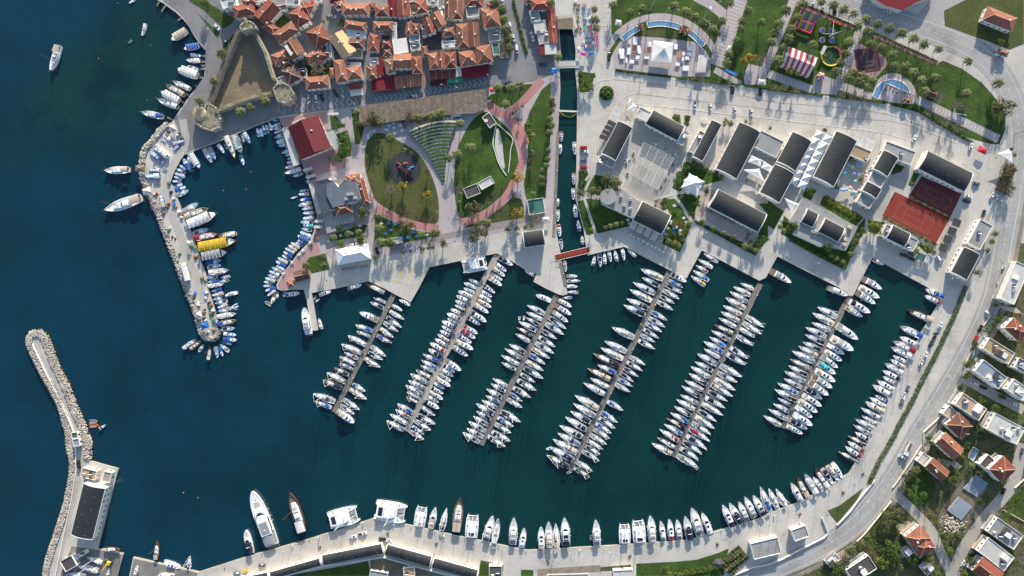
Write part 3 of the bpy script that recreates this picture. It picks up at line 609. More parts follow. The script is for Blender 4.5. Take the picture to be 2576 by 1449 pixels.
row('j', 1, 0, "Fg 700,398,745,393,180,5,1;Fg 690,500,770,490,95,4,1;Fk 430,692,500,682,90,3.6,1;Fw 1140,582,1225,575,75,4,1;Fg 1655,250,1690,242,120,4,1;Gb 1905,-10,1962,-12,190,6,1;Fg 2110,30,2235,20,140,5,2;Hr 2325,35,2415,22,60,5,1;Fg 2330,290,2445,275,130,4,2;Fe 2370,435,2440,425,120,3.5,0;Hv 2452,440,2525,432,130,3.5,0;Hb 1672,470,1720,465,90,3.4,0;Gr 60,20,130,-10,60,5,1;Fw -10,-10,70,-40,80,6,2;Hb 1280,490,1360,485,70,3.6,0;Fg 590,0,650,-10,20,5,0;Fk 1415,60,1530,55,30,5,0;Ho 745,690,790,685,85,4,0;Fg 200,790,330,740,70,3.4,0;Hr 1145,30,1195,28,60,4,0;Fk 1725,115,1760,100,60,4,0;Fg 1990,345,2030,340,70,4,1;Hr 800,20,870,20,60,5.5,1;Hb 1300,300,1370,296,50,4,0;Fg 1195,320,1330,316,22,4,0", "filling the old town blocks")
row('k', 0, 0, "Hr 2345,75,2540,25,110,6,1;Fw 2215,0,2350,-45,95,6,2;Ho 2440,0,2560,-40,70,6,1", "at the castle lane's upper end")
sheet('courtyard', T("10:1690,330 1860,320 1865,500 1670,510"), .05, mat('dark_asphalt', (.06,.06,.065), .9, .2, .5, fine=.15))
lawn("10:505,660 770,620 790,770 520,775", sm=0); lawn("10:160,205 280,150 360,200 240,290", sm=0)
lawn("00:1880,-30 1920,20 2050,100 2250,290 2330,240 2360,190 2130,50 2050,-20", sm=0, z=.05); lawn("00:1990,130 2060,200 2210,340 2190,385 2100,270", sm=0, z=.05); lawn("00:2390,330 2230,620 2240,500 2340,350", sm=0, z=.05)
# special old town pieces
def canopy(label, rect, h, m, name='awning', cat='awning', group=None, ribs=0, mr=None, drop=.3, legs=True):
    c, r = rect[:2]; C, L, W, rz = frame_of(*rect[2:], h, c, r)
    t = thing(name, label, cat, C, rz, group); mb = MB()
    mb.box(-L/2, L/2, -W/2, W/2, h-.12, h); mb.build('cover', m, t)
    if legs:
        for sx in (-1, 1):
            for sy in (-1, 1): b = MB(); b.tube((sx*(L/2-.2), sy*(W/2-.2), 0), (sx*(L/2-.2), sy*(W/2-.2), h-.12), .06); b.build('post', M_frame, t)
    if ribs:
        for i in range(ribs+1):
            x = -L/2+L*i/ribs; b = MB(); b.box(x-.09, x+.09, -W/2-.02, W/2+.02, h+.002, h+.14); b.build('rib', mr or M_frame, t)
    return t
canopy("dark maroon lower awning in front of the red ribbed one", (1,0,1750,815,1915,800,50), 2.9, mat('dark_maroon_canvas', (.06,.012,.015), .9, .1, 1))
canopy("green shop awning below the white fabric awning", (1,0,1920,795,2078,775,45), 2.7, mat('green_canvas_awning', (.03,.22,.14), .9, .08, 1))
canopy("crimson and white stall awning at the park corner", (1,0,2345,905,2400,895,45), 2.8, FLAT['w'])
canopy("large crimson awning at the foot of the alley", (1,0,1158,790,1392,770,130), 3.2, ROOF['c'])
canopy("orange red awning with grey ribs beside the large crimson awning", (1,0,1395,772,1690,735,125), 3.3, ROOF['o'], ribs=5, mr=M_metal)
canopy("red ribbed awning in front of two orange hipped roofs", (1,0,1738,700,2008,680,105), 3.3, ROOF['r'], ribs=4, mr=M_metal)
canopy("dark crimson awning at the right end of the waterfront street", (1,0,2062,662,2338,640,125), 3.3, mat('dark_crimson_sheet', (.16,.01,.02), .7, .1, 1))
canopy("small crimson awning between brown tiled and olive roofs", (1,0,1203,648,1290,642,115), 4, ROOF['c'])
canopy("crimson lean-to awning behind the small crimson awning", (1,0,1228,575,1288,572,65), 3.6, ROOF['c'])
canopy("white fabric awning between red ribbed and crimson awnings", (1,0,2012,672,2062,668,100), 3.3, FLAT['w'])
canopy("cream shop awning facing the zigzag paving", (1,0,945,905,1070,890,65), 3, mat('cream_canvas', 'cfc2ac', .9, .05, 1), ribs=6)
canopy("rust red shop awning above the cream one", (1,0,932,845,1062,832,55), 4, ROOF['x'])
canopy("big white tent roof over a courtyard right of the alley", (1,0,1370,400,1512,378,150), 5.5, mat('white_canvas', 'cfc9c2', .85, .04, 1), ribs=3)
canopy("bright white sun canopy on the gabled brown house", (1,0,282,465,340,425,120), 8.2, mat('white_canvas', 'cfc9c2'), legs=False)
canopy("red street awning at top, right of the castle", (1,0,555,0,588,10,95), 3, mat('red_canvas', (.5,.02,.02), .85, .08, 1))
canopy("lower red street awning at the cafe corner", (1,0,510,135,555,95,40), 3, mat('red_canvas', (.5,.02,.02)))
canopy("cream and teal roof over the canal restaurant", (2,0,430,-30,595,-40,195), 4, FLAT['l'], ribs=8)
canopy("brown reed roof over the canal restaurant end", (2,0,455,190,608,178,105), 3.6, mat('reed_brown', (.21,.17,.13), .95, .2, 2, fine=.2), ribs=10, mr=mat('reed_brown', (.2,.16,.12)))
canopy("white strip awning beside the canal restaurant", (2,0,608,155,628,150,130), 3, FLAT['w'])
canopy("white corrugated roof kiosk beside the canal bridge", (2,0,328,440,440,432,110), 3.6, FLAT['w'], ribs=9)
canopy("red roofed kiosk half beside the white corrugated kiosk", (2,0,268,458,325,448,98), 3.5, ROOF['c'])
# straw pergola over the waterfront terrace
pt = thing('reed_pergola', "long brown reed pergola along the waterfront street", 'pergola', P(*Q(1,0,1700,1070)))
M_reed = mat('reed_thatch', (.165,.132,.105), .95, .22, 1.5, fine=.28, fscale=1.2)
poly = T("10:1035,1068 2310,895 2330,1085 2200,1140 1740,1165 1310,1232 1190,1240 1085,1275 1050,1180"); o0 = pt.location
mb = MB(); q = [P(x, y, 3)-o0 for x, y in poly]; mb.flat([(v.x, v.y, 3) for v in q]); mb.flat([(v.x, v.y, 2.85) for v in q]); mb.build('thatch', M_reed, pt)
for i in range(24):
    x = 1070+i*53; y0 = 1068-(x-1035)*.1357; a = P(*Q(1,0,x,y0), 3.06)-o0; b = P(*Q(1,0,x+12,y0+(190 if i > 4 else 170)), 3.06)-o0
    m2 = MB(); m2.tube((a.x,a.y,3.06),(b.x,b.y,3.06),.09,n=4); m2.build('batten', mat('reed_batten', (.14,.105,.08), .9, .2, 2), pt)
for i in range(10):
    for yy in (20, 165):
        x = 1075+i*135; a = P(*Q(1,0,x,1068-(x-1035)*.1357+yy))-o0; m2 = MB(); m2.tube((a.x,a.y,0),(a.x,a.y,2.85),.08); m2.build('post', M_dark, pt)
# castle
M_rub = mat('rubble_stone', 'b5ab9c', .95, .28, 3, col2='7f776b', bump=.5, fine=.3, fscale=1.5)
M_moss = mat('mossy_wall_top', (.10,.12,.04), .95, .35, 1.5, col2='9c9080', bump=.5, fine=.35, fscale=1.2)
sheet('castle_yard', T("00:2500,290 2570,430 10:60,620 200,870 180,960 00:2210,1110 2120,1040 2200,900 2420,400"), .05, mat('castle_earth', (.25,.19,.115), .95, .2, .3, col2=(.15,.12,.085), fine=.2, fscale=.8))
wall('castle_wall', "castle wall on the promenade side with a timber walkway", 'castle wall', T("00:2430,330 2260,720 2135,1040"), 9, 4.8, M_rub, mtop=mat('walkway_planks', (.13,.105,.08), .95, .25, 4, fine=.2))
wall('castle_wall', "grassy castle wall along the old town street", 'castle wall', T("00:2500,225 2590,330 10:130,560 215,830"), 7, 7, M_rub, mtop=M_moss)
wall('castle_wall', "grassy castle wall facing the fishing harbour", 'castle wall', T("00:2200,1140 2420,1050 10:30,990 180,955"), 8, 5, M_rub, mtop=M_moss)
def tower(label, pts, h, z1=None):
    p = T(pts); cx = sum(a for a, _ in p)/len(p); cy = sum(b for _, b in p)/len(p); C = P(cx, cy); t = thing('castle_tower', label, 'castle tower', C)
    mb = MB(); q = [P(x, y, h)-C for x, y in p]; mb.prism([(v.x, v.y) for v in q], 0, h, 0); mb.build('tower_body', M_rub, t)
    mb = MB(); k = len(q)
    for i in range(k*3):
        a = q[i//3].lerp(q[(i//3+1) % k], (i % 3)/3); s = random.uniform(.5, .95); mb.cyl(a.x*.94, a.y*.94, h, h+random.uniform(.3, 1.1), s, 6, 0, s*.7)
    mb.build('parapet', M_rub, t)
    mb = MB(); mb.flat([(v.x*.8, v.y*.8, h+.15) for v in q]); mb.build('tower_floor', M_moss, t); return t
tower("round ruined castle tower with a domed floor by the promenade", "00:1940,1180 1950,1090 2010,1050 2120,1045 2200,1100 2225,1200 2210,1290 2140,1320 2050,1300 1970,1250", 4)
tower("octagonal ruined castle tower beside the parked cars", "10:175,890 210,850 280,835 340,865 380,940 365,1010 300,1045 220,1020 195,960", 7)
tower("mossy corner bastion at the castle's upper tip", "00:2420,270 2450,235 2510,215 2560,240 2590,290 2520,290 2470,300 2430,320", 8.5)
mb = MB(); d = P(*Q(0,0,2040,1165)); mb.cyl(0,0,0,.9,4.4,20,0,3.2); mb.cyl(0,0,.9,1.5,3.2,20,0,.6); o = mb.build('stone_dome', mat('worn_plaster', 'a7987c', .9, .1, 1)); o.location = (d.x, d.y, 4.15); tag(o, "low plastered dome on the round castle tower", 'dome')
# harbour restaurants
t, *_ = house('H', 'm', (1,0,330,1280,622,1162,10), 5, "x") if 0 else (None,)
def shed_roof(label, pts, h, m, name='building', cat='building', wm=None, th=.3, parts=()):
    p = T(pts); cx = sum(a for a, _ in p)/len(p); cy = sum(b for _, b in p)/len(p); C = P(cx, cy); t = thing(name, label, cat, C)
    q = [P(x, y, h)-C for x, y in p]; mb = MB(); mb.prism([(v.x*.97, v.y*.97) for v in q], 0, h-th, 0); mb.build('wall', wm or M_wall, t)
    mb = MB(); mb.prism([(v.x, v.y) for v in q], h-th, h, 0, 1, 1); mb.build('roof', [M_frame, m], t); t['_q'] = 0
    del t['_q']; return t, q, C
house('G', 'm', (1,0,330,1288,622,1170,335), 5, "large maroon roofed restaurant on the fishing harbour quay", 'restaurant', nch=2, mx=10)
canopy("white glazed lean-to on the maroon restaurant's quay side", (1,0,262,1290,330,1270,400), 3, FLAT['l'])
canopy("striped white awning on the maroon restaurant's park side", (1,0,700,1345,775,1305,185), 3, FLAT['l'], ribs=5, mr=M_metal)
canopy("long white fabric awning above the maroon restaurant", (1,0,355,1230,492,1182,22), 3, FLAT['w'])
canopy("white arched canopy beside the park entrance", (1,0,720,1135,830,1132,22), 3, FLAT['w'])
canopy("white roll awning under the reed pergola's right end", (1,0,1960,1145,2060,1135,32), 2.6, FLAT['w'])
t, q, C = shed_roof("two storey harbour restaurant with a dark ribbed roof", "11:580,385 715,348 790,380 830,430 890,365 1000,375 1060,560 960,600 800,650 660,690", 6, mat('dark_ribbed_roof', (.035,.042,.06), .6, .2, 1), 'restaurant', 'restaurant')
for i in range(9):
    a = P(*Q(1,1,585+i*13,395+i*1),6.05)-C; b = P(*Q(1,1,665+i*12,690-i*5),6.05)-C; m2 = MB(); m2.tube((a.x,a.y,6.05),(b.x,b.y,6.05),.12,n=4); m2.build('roof_rib', mat('blue_grey_metal', '5e6a7c', .5, .1, 1), t)
m2 = MB(); qq = [P(*a, 7)-C for a in T("11:705,400 780,378 830,440 900,375 1010,380 1055,550 950,600 800,630 770,640 710,520")]; m2.prism([(v.x,v.y) for v in qq], 6.02, 6.9, 0, 1, 1); m2.build('roof_terrace', [M_frame, mat('blue_grey_terrace', '5f6670', .85, .15, .8)], t)
for x, y in ((930,510),(965,505),(910,555),(1000,545)): o = link('water_tank' if x == 930 else 'air_conditioner', ACU, t); o.location = P(*Q(1,1,x,y),7)-C; o.location.z = 6.92
house('H', 'o', (1,1,912,320,1035,300,95), 5.5, "orange hipped roof wing at the ribbed restaurant's top corner", 'restaurant wing')
house('H', 'r', (1,1,1020,360,1075,345,250), 5, "narrow red roof wing along the ribbed restaurant's park side", 'restaurant wing')
house('H', 'o', (1,1,795,610,945,580,105), 5.5, "orange hipped roof wing below the ribbed restaurant", 'restaurant wing', nch=0)
canopy("grey ribbed awning at the harbour restaurant's lower left", (1,1,665,700,765,675,205), 3, FLAT['g'], ribs=0)
canopy("grey slatted awning under the orange hipped wing", (1,1,785,730,970,690,95), 3.1, FLAT['g'], ribs=6)
for i in range(5): canopy(f"cream awning panel on the restaurant quay, {ordn(i)} from top", (1,1,528+i*18,400+i*62,575+i*18,388+i*62,60), 3, FLAT['l'], group='cream awnings on the restaurant quay', ribs=1, mr=ROOF['c'])
for i, (x, y, w) in enumerate(((470,255,90),(500,325,95),(590,762,82),(582,820,82))): canopy(f"narrow white roller awning by the quay, {ordn(i)} from top", (1,1,x,y,x+w,y-(28 if i < 2 else 0),28), 2.6, FLAT['w'], group='white roller awnings by the quay')
house('H', 'y', (1,1,802,1065,1125,1005,150), 5, "x") if 0 else None
ROOF['w'] = mat('white_sheet_roof', 'd8d7d4', .6, .03, 1); RN['w'] = 'white'
house('H', 'w', (1,1,803,1068,1120,1008,145), 5, "white hipped roof coast guard building beside the helipad", 'coast guard building', nch=0)
house('G', 'd', (1,1,385,1292,515,1262,88), 3.5, "dark brown gable roof hut by the small pier", 'hut', nch=0, wallm=mat('timber_wall', (.14,.09,.06), .8, .15, 2), mx=3)
house('H', 'o', (1,1,315,1380,378,1372,55), 3, "tiny orange pyramid roof kiosk by the small pier", 'kiosk', nch=0, mx=2)
# stage and containers in the park
house('F', 'k', (1,1,2085,450,2220,395,105), 3.4, "dark flat roofed stage hut on the right lawn", 'stage hut', nch=0, mx=3)
house('F', 'w', (1,1,2232,392,2360,320,80), 3, "white container cabin beside the dark stage hut", 'cabin', nch=0, mx=3)
house('F', 'w', (1,1,1352,950,1460,932,60), 3, "cream cabin by the blue chairs on the lower lawn", 'cabin', nch=0, mx=3)
house('F', 'k', (1,0,2275,1180,2345,1130,130), 3, "dark flat roofed kiosk inside a white frame, top of right lawn", 'kiosk', nch=1, mx=3)
# green glazed shelter and pavilion
house('F', 'e', (2,1,150,565,312,540,150), 3, "teal glazed shelter beside the canal", 'shelter', nch=0, mx=4)
# ---------------------------------------------------------------- charcoal vaulted halls of the marina mall
def vault(label, c, r, ax, ay, bx, by, w, h=5.5, rise=.13, sky=4, swap=False, win=8, cat='vaulted hall', edge=.13):
    C, L, W, rz = frame_of(ax, ay, bx, by, w, h, c, r)
    t = thing('vaulted_hall', label, cat, C, rz, 'charcoal vaulted halls of the marina')
    rz2 = W*rise; mb = MB(); mb.box(-L/2+.15, L/2-.15, -W/2+.2, W/2-.2, 0, h-.25)
    for x in (-L/2+.15, L/2-.15):
        A = [(x, -W/2+.2+(W-.4)*k/8, h-.3+rz2*(1-(k/4-1)**2)) for k in range(9)]
        f = [(x, -W/2+.2, h-.3)]; mb.add(A, [tuple(range(9)) if x > 0 else tuple(range(8,-1,-1))])
    mb.build('wall', M_wall, t)
    mb = MB(); mb.arch(-L/2, L/2, -W/2, W/2, h-.1, rz2, 0, 10, .2, 1); ro = mb.build('roof', [M_vault, M_frame], t, smooth=False)
    mb = MB()
    for x in (-L/2, L/2): mb.arch(x-.22, x+.22, -W/2-.1, W/2+.1, h-.02, rz2, 0, 10, .35)
    for y in (-1, 1): mb.box(-L/2+.23, L/2-.23, y*(W/2+.02)-edge, y*(W/2+.02)+edge, h-.35, h-.1+edge*.8)
    mb.build('roof_edge', M_frame, t)
    for i in range(sky):
        s = MB(); s.cyl(0, 0, -.1, .2, .24, 8, 0, .16); o = s.build('roof_vent', M_vent, ro); yy = W*(.18 if i % 2 else -.2)
        o.location = (L*((i+.5)/sky-.5), yy, h-.1+rz2*(1-(2*yy/W)**2)+.05)
    windows(t, C, rz, L, W, h, win); return t
vault("vaulted hall at the plaza's left edge", 2,0,1070,1215,900,1544,160)
vault("vaulted hall along the plaza's upper edge", 2,0,1420,1105,1740,1275,160)
vault("narrow vaulted hall right of the plaza", 2,0,2010,1205,1818,1575,112)
vault("large vaulted hall left of the grey flat block", 2,0,2290,1228,2050,1699,235, sky=6)
vault("vaulted hall left of the white tent avenue, upper one", 3,0,250,1325,88,1624,215, sky=6)
vault("vaulted hall left of the white tent avenue, lower one", 3,1,70,200,-85,490,225, sky=6)
vault("large vaulted hall right of the white tent avenue", 3,0,690,1318,455,1779,230, sky=6)
vault("vaulted hall by the pastel parasols, upper one", 3,1,1170,60,1058,250,165)
vault("small vaulted hall by the pastel parasols, lower one", 3,1,1000,375,945,470,165, sky=2)
vault("long vaulted hall above the red courts", 3,1,1605,65,2065,295,205, sky=8)
vault("small vaulted roof block on the big flat roof", 3,1,395,650,510,705,150, sky=2, h=6.5)
vault("vaulted roof block with tanks beside it on the flat roof", 3,1,575,745,775,850,155, sky=2, h=6.5)
vault("vaulted hall below the red tennis court", 3,1,1255,815,1435,905,147, sky=3)
vault("vaulted hall at the roadside, lower right of the courts", 3,1,1975,1035,1840,1290,180, sky=4)
vault("vaulted restaurant hall beside the curved flat building", 2,1,1310,575,1600,720,213, sky=5)
vault("long vaulted hall with terrace tables", 2,1,2075,455,2565,710,200, sky=6, win=10)
vault("small vaulted office on the left canal plaza", 2,1,105,890,310,860,155, sky=2)
vault("long vaulted hall on the breakwater quay", 0,3,840,515,712,1030,225, h=7, sky=8, win=12)
for i, a in enumerate(((-420,1520,118,1412,75), (135,1412,640,1270,75), (662,1242,1266,1124,102), (1322,1132,1772,1256,108), (1792,1268,2238,1392,100))):
    vault(f"long vaulted boat store on the bottom quay, {ordn(i)} from left", 1,3,*a, h=4.5, sky=5, win=6, rise=.2, edge=.05)
house('F', 'g', (2,0,1890,1310,1945,1340,235), 4.5, "grey flat roofed shop left of the narrow vaulted hall", 'shop', mx=5)
house('F', 'g', (2,0,2505,1310,2740,1425,180), 4.5, "broad grey flat block between two large vaulted halls", 'shop', nch=0, mx=6)
house('F', 'w', (2,0,1290,1075,1405,1130,105), 4.5, "white flat block at the upper plaza hall's left end", 'shop', nch=0, mx=4)
house('F', 'g', (2,1,890,110,1048,180,70), 4, "grey lean-to block at the left plaza hall's lower end", 'shop', nch=2, mx=4)
house('F', 'l', (2,0,1665,1430,1740,1310,60), 4, "white block at the upper plaza hall's right end", 'shop', nch=2, mx=3)
house('F', 't', (3,1,880,5,1045,75,120), 5, "tan tiled flat roof shop near the parasols", 'shop', nch=1, mx=5)
house('F', 'g', (3,1,1195,-30,1490,80,140), 4.5, "grey flat block right of the upper parasol hall", 'shop', nch=1, mx=6)
house('F', 'g', (3,1,1060,265,1195,335,120), 5, "grey flat link block between the parasol halls", 'shop', nch=0, mx=4)
house('F', 'g', (3,1,945,485,1075,560,105), 5, "grey flat block below the small parasol hall", 'shop', nch=0, mx=5)
house('F', 'g', (3,1,2140,758,2265,825,270), 5, "long grey roof white building beside the main road", 'building', nch=1, mx=10)
house('F', 'g', (3,1,1195,805,1255,835,130), 4.2, "grey annex left of the hall below the tennis court", 'annex', nch=1, mx=3)
house('F', 'g', (3,1,1435,930,1515,970,125), 4.2, "grey annex with plant frames below the tennis court", 'annex', nch=2, mx=3)
t, q, C = shed_roof("large grey flat roofed building with two vaulted blocks", "31:350,540 905,835 785,1072 580,968 550,1038 265,905 312,822 225,780", 5, FLAT['g'], wm=M_wall)
for i in range(3): o = link('air_conditioner', ACU, t); p = P(*Q(3,1,445+i*22,880+i*6),5)-C; o.location = (p.x, p.y, 5.02)
for i, (x, y) in enumerate(((750,900),(770,960),(820,840),(760,1010))): s = MB(); s.cyl(0,0,0,1.6,1.3 if i != 0 else 2.2,12,0,1.0); o = s.build('roof_tank', mat('beige_tank', 'b8ae9c', .6, .1, 1), t); p = P(*Q(3,1,x,y),5)-C; o.location = (p.x, p.y, 5.02)
t, q, C = shed_roof("curved grey flat roofed building with a round drum", "21:1040,445 1100,450 1255,560 1312,592 1215,748 905,600 890,540 920,490 980,455", 5, FLAT['g'], wm=M_wall)
s = MB(); p = P(*Q(2,1,970,528),7)-C; s.cyl(p.x,p.y,5.01,7,4.7,28,0,None,1); s.build('drum', [M_wall, FLAT['g']], t)
for x, y in ((1095,525),(1190,560),(1130,620),(1190,650)): o = link('air_conditioner', ACU, t); p = P(*Q(2,1,x,y),5)-C; o.location = (p.x, p.y, 5.02)
# awnings and shades of the mall
for i in range(7):
    ax, ay = 1050-i*26, 1062+i*47
    canopy(f"{'white' if i < 3 else 'dark'} shade panel left of the plaza hall, {ordn(i)} from top", (2,0,ax,ay,ax+82,ay+38,45), 3, FLAT['w'] if i < 3 else M_dark, 'sun_canopy', 'shade', 'shade panels left of the plaza hall')
for i in range(4):
    ax, ay = 1872-i*44, 742+i*84
    canopy(f"dark car shade beside the courts, {ordn(i)} from top", (3,1,ax,ay,ax+78,ay+28,78), 2.8, mat('shade_net', (.05,.052,.05), .9, .1, 2), 'parking_canopy', 'car shade', 'dark car shades beside the courts')
for i in range(4):
    ax, ay = 1210+i*70, 762+i*36
    canopy(f"cream retractable awning under the restaurant hall, {ordn(i)} from left", (2,1,ax,ay,ax+66,ay+33,88), 3, FLAT['l'], group='cream awnings under the restaurant hall', ribs=1, mr=ROOF['c'])
for i in range(3): canopy(f"white pergola panel near the tan shop, {ordn(i)} from left", (3,0,912+i*58,1345+i*28,966+i*58,1370+i*28,105), 3.2, FLAT['w'], group='white pergola panels', ribs=1)
for i in range(4): canopy(f"glazed rack frame left of the small office, {ordn(i)} from top", (2,1,42+i*3,925+i*30,104+i*3,916+i*30,28), 3, FLAT['l'], 'glazed_frame', 'frame', 'glazed frames')
canopy("green and white car port roof below the courts, green half", (3,1,1515,1090,1590,1120,70), 2.8, FLAT['e'], 'car_port', 'car port')
canopy("green and white car port roof below the courts, white half", (3,1,1595,1100,1675,1145,80), 2.8, FLAT['w'], 'car_port', 'car port')
def tensile(label, corners, he, peak, name='sail_canopy', group=None, z=None, sag=.14):
    p = T(corners); n = len(p); cx = sum(a for a, _ in p)/n; cy = sum(b for _, b in p)/n; C = P(cx, cy)
    t = thing(name, label, 'sail canopy', C, 0, group); q = [P(x, y, he)-C for x, y in p]; mb = MB(); rim = []
    for i in range(n):
        a, b = q[i], q[(i+1) % n]
        for k in range(6):
            f = k/6; v = a.lerp(b, f)*(1-sag*4*f*(1-f)); rim.append((v.x, v.y, (he+(z[i]*(1-f)+z[(i+1) % n]*f) if z else he)-.5*f*(1-f)))
    m = len(rim); rings = []
    for s in (1, .72, .45, .2, .03): rings.append([(x*s, y*s, zz+(peak-zz)*(1-s)**1.5) for x, y, zz in rim])
    vs = [v for r in rings for v in r]; fs = []
    for j in range(4):
        for i in range(m): fs.append((j*m+i, j*m+(i+1) % m, (j+1)*m+(i+1) % m, (j+1)*m+i))
    mb.add(vs, fs); mb.build('membrane', mat('white_membrane', 'd6d3cd', .7, .03, 1), t, True)
    for i in range(n): b = MB(); b.tube((q[i].x*1.02, q[i].y*1.02, 0), (q[i].x, q[i].y, he+(z[i] if z else 0)), .08); b.build('mast', M_frame, t)
    return t
for i in range(6):
    for j in range(2):
        x = 350-i*36+j*86; y = 118+i*75-118+j*42-60
        s = f"31:{x+70:.0f},{y:.0f} {x+150:.0f},{y+40:.0f} {x+112:.0f},{y+118:.0f} {x+34:.0f},{y+76:.0f}"
        tensile(f"square white sail canopy in the tent avenue, {'left' if j == 0 else 'right'} file, {ordn(i)} from top", s, 4.2, 5.6, group='white tent avenue', sag=.1)
for i in range(2):
    for j in range(2):
        x = 470-i*45+j*86; y = 1300+i*68+j*42
        tensile(f"white sail canopy at the tent avenue's upper end, {['first','second','third','fourth'][i*2+j]} one", f"30:{x+20:.0f},{y:.0f} {x+100:.0f},{y+42:.0f} {x+62:.0f},{y+115:.0f} {x-18:.0f},{y+74:.0f}", 4.2, 5.6, group='white tent avenue', sag=.1)
tensile("white triangular sail at the tent avenue's lower tip", "31:165,540 310,600 240,715", 4, 4.6, sag=.1)
tensile("star shaped white tent in the mall garden", "21:1785,290 1860,325 1945,378 1900,440 1865,535 1770,490 1695,440 1730,360", 3.6, 6.2, sag=.1)
tensile("white sail left of the tent avenue, upper one", "21:2395,105 2525,165 2500,230 2365,180", 4, 4.4, sag=.1)
tensile("white sail left of the tent avenue, lower one", "21:2310,255 2490,245 2545,385", 4, 4.2, sag=.12)
tensile("white sail between the two larger sails", "21:2525,165 2640,240 2600,290 2505,240", 4, 4.3, sag=.1)
tensile("grey white sail at the plaza's upper left entrance", "20:1215,1035 1285,1080 1220,1120 1148,1115", 4, 4.3, sag=.12)
tensile("small crumpled white sail beside the parking road", "20:1180,985 1205,1010 1225,1050 1165,1045", 3, 3.3, sag=.1)
tensile("white pointed entrance sail beside the main road", "31:2295,92 2420,50 2460,190", 5, 5.2, sag=.12)
tensile("pale pyramid market pavilion", "20:1422,405 1622,430 1602,630 1398,612", 4.5, 6.4, name='market_pavilion', sag=0)
t = COL[-1] if 0 else None
canopy("long white marquee at the market square's right end", (2,0,1880,550,1965,562,170), 3.2, FLAT['w'], 'marquee', 'marquee', ribs=1)
# plaza lattice pergola
C = P(*Q(2,1,1410,225)); t = thing('lattice_pergola', "white lattice pergola over the plaza", 'pergola', C)
a, b, c_, d = [P(*Q(2,1,*v),4)-C for v in ((1325,-15),(1632,140),(1462,455),(1178,285))]
for i in range(18):
    f = i/17; u, v = a.lerp(d, f), b.lerp(c_, f); m2 = MB(); m2.tube((u.x,u.y,4.1),(v.x,v.y,4.1),.07,n=4); m2.build('slat', M_frame, t)
for i in range(5):
    f = i/4; u, v = a.lerp(b, f), d.lerp(c_, f); m2 = MB(); m2.tube((u.x,u.y,3.95),(v.x,v.y,3.95),.12,n=4); m2.build('beam', M_frame, t)
    for w in (u, v, u.lerp(v,.5)): m2 = MB(); m2.tube((w.x,w.y,0),(w.x,w.y,3.9),.1); m2.build('post', M_frame, t)
# breakwater buildings
house('F', 't', (0,3,830,360,975,395,95), 4, "tan flat roofed office at the breakwater quay", 'office', nch=2, mx=5)
house('F', 'g', (0,3,1050,395,1125,412,105), 3.4, "grey ribbed shed with red trim on the breakwater quay", 'shed', nch=0, mx=3)
house('F', 's', (0,3,725,75,790,65,75), 3, "small blue roofed hut on the breakwater neck", 'hut', nch=0, mx=2)
house('F', 'e', (0,3,712,10,775,0,60), 2.6, "olive green roofed shelter on the breakwater neck", 'shelter', nch=0, mx=2)
house('F', 'k', (0,3,600,1305,715,1240,120), 4, "dark flat roofed boatyard workshop", 'workshop', nch=0, mx=4)
house('F', 'w', (0,3,750,1250,850,1190,40), 3, "narrow white boatyard shed behind the workshop", 'shed', nch=1, mx=2)
# bottom edge
house('F', 'g', (2,3,2400,1125,2671,1060,165), 4, "grey roofed white boat workshop beside the bottom road", 'workshop', nch=0, mx=5)
house('F', 'g', (3,3,235,990,375,940,118), 4, "square grey roofed white building by the bottom road", 'building', nch=0, mx=4)
house('F', 'w', (2,3,1020,1395,1215,1385,80), 3.5, "white flat roofed pool house at the bottom edge", 'pool house', nch=0, mx=4)
house('F', 'k', (1,3,2345,1350,2475,1350,120), 4, "white walled block with dark roof at the bottom edge", 'block', nch=2, mx=4)
house('F', 't', (1,3,1480,1370,1590,1360,90), 3.5, "cream roofed yard house below the boat stores", 'yard house', nch=1, mx=4)
house('F', 'g', (1,3,1150,1390,1330,1420,90), 3, "grey slatted yard shed below the boat stores", 'shed', nch=0, mx=4)
C = P(*Q(2,3,2062,1305)); t = thing('gazebo', "dark hexagonal gazebo on the lawn above the bottom hedge", 'gazebo', C); mb = MB(); mb.cyl(0,0,2.6,4.2,3.4,6,0,.2); mb.build('roof', mat('shingle_grey', '4a4a4d', .85, .12, 1), t)
for i in range(6): b = MB(); a = i*math.pi/3; b.tube((3*math.cos(a),3*math.sin(a),0),(3*math.cos(a),3*math.sin(a),2.7),.1); b.build('post', M_dark, t)
# right hand residential quarter
row('g', 3, 2, "Fw 2500,-270,2640,-210,410,7,2;Hr 2385,400,2480,302,190,8,2;Ft 2165,610,2232,500,300,7,2;Fs 2085,835,2172,722,300,7,3;Fl 2405,1020,2480,915,200,7,2;Fg 2480,800,2530,700,160,7,1;Fp 1885,1172,1965,1055,290,7,2;Hb 1800,1375,1922,1255,190,6,1;Fw 2205,1420,2290,1258,340,7,4", "above the side lane", 'top', 1)
row('h', 3, 3, "Go 1695,112,1790,10,235,6,1;Go 1590,352,1665,265,205,5.5,2;Hr 2230,375,2370,245,180,8,2;Ho 1388,1055,1530,940,165,6.5,1;Hr 1440,1130,1590,1030,160,6,1;Fg 2212,1002,2312,860,320,6,3;Fl 2115,1200,2222,1062,330,6,2;Gr 2065,1395,2165,1265,250,6,1;Fk 785,1392,1010,1242,160,6,2;Hb 1890,-10,1960,-60,100,5,0;Fw 1350,1215,1410,1160,70,3,0;Fw 1540,1370,1600,1320,100,3,1;Fl 580,1305,680,1220,80,3,0", "below the side lane", 'top', 1)
house('F', 'l', (3,3,1500,290,1565,205,130), 3.2, "pale terrace with a glazed pergola left of the gabled house", 'terrace', nch=0, mx=2)
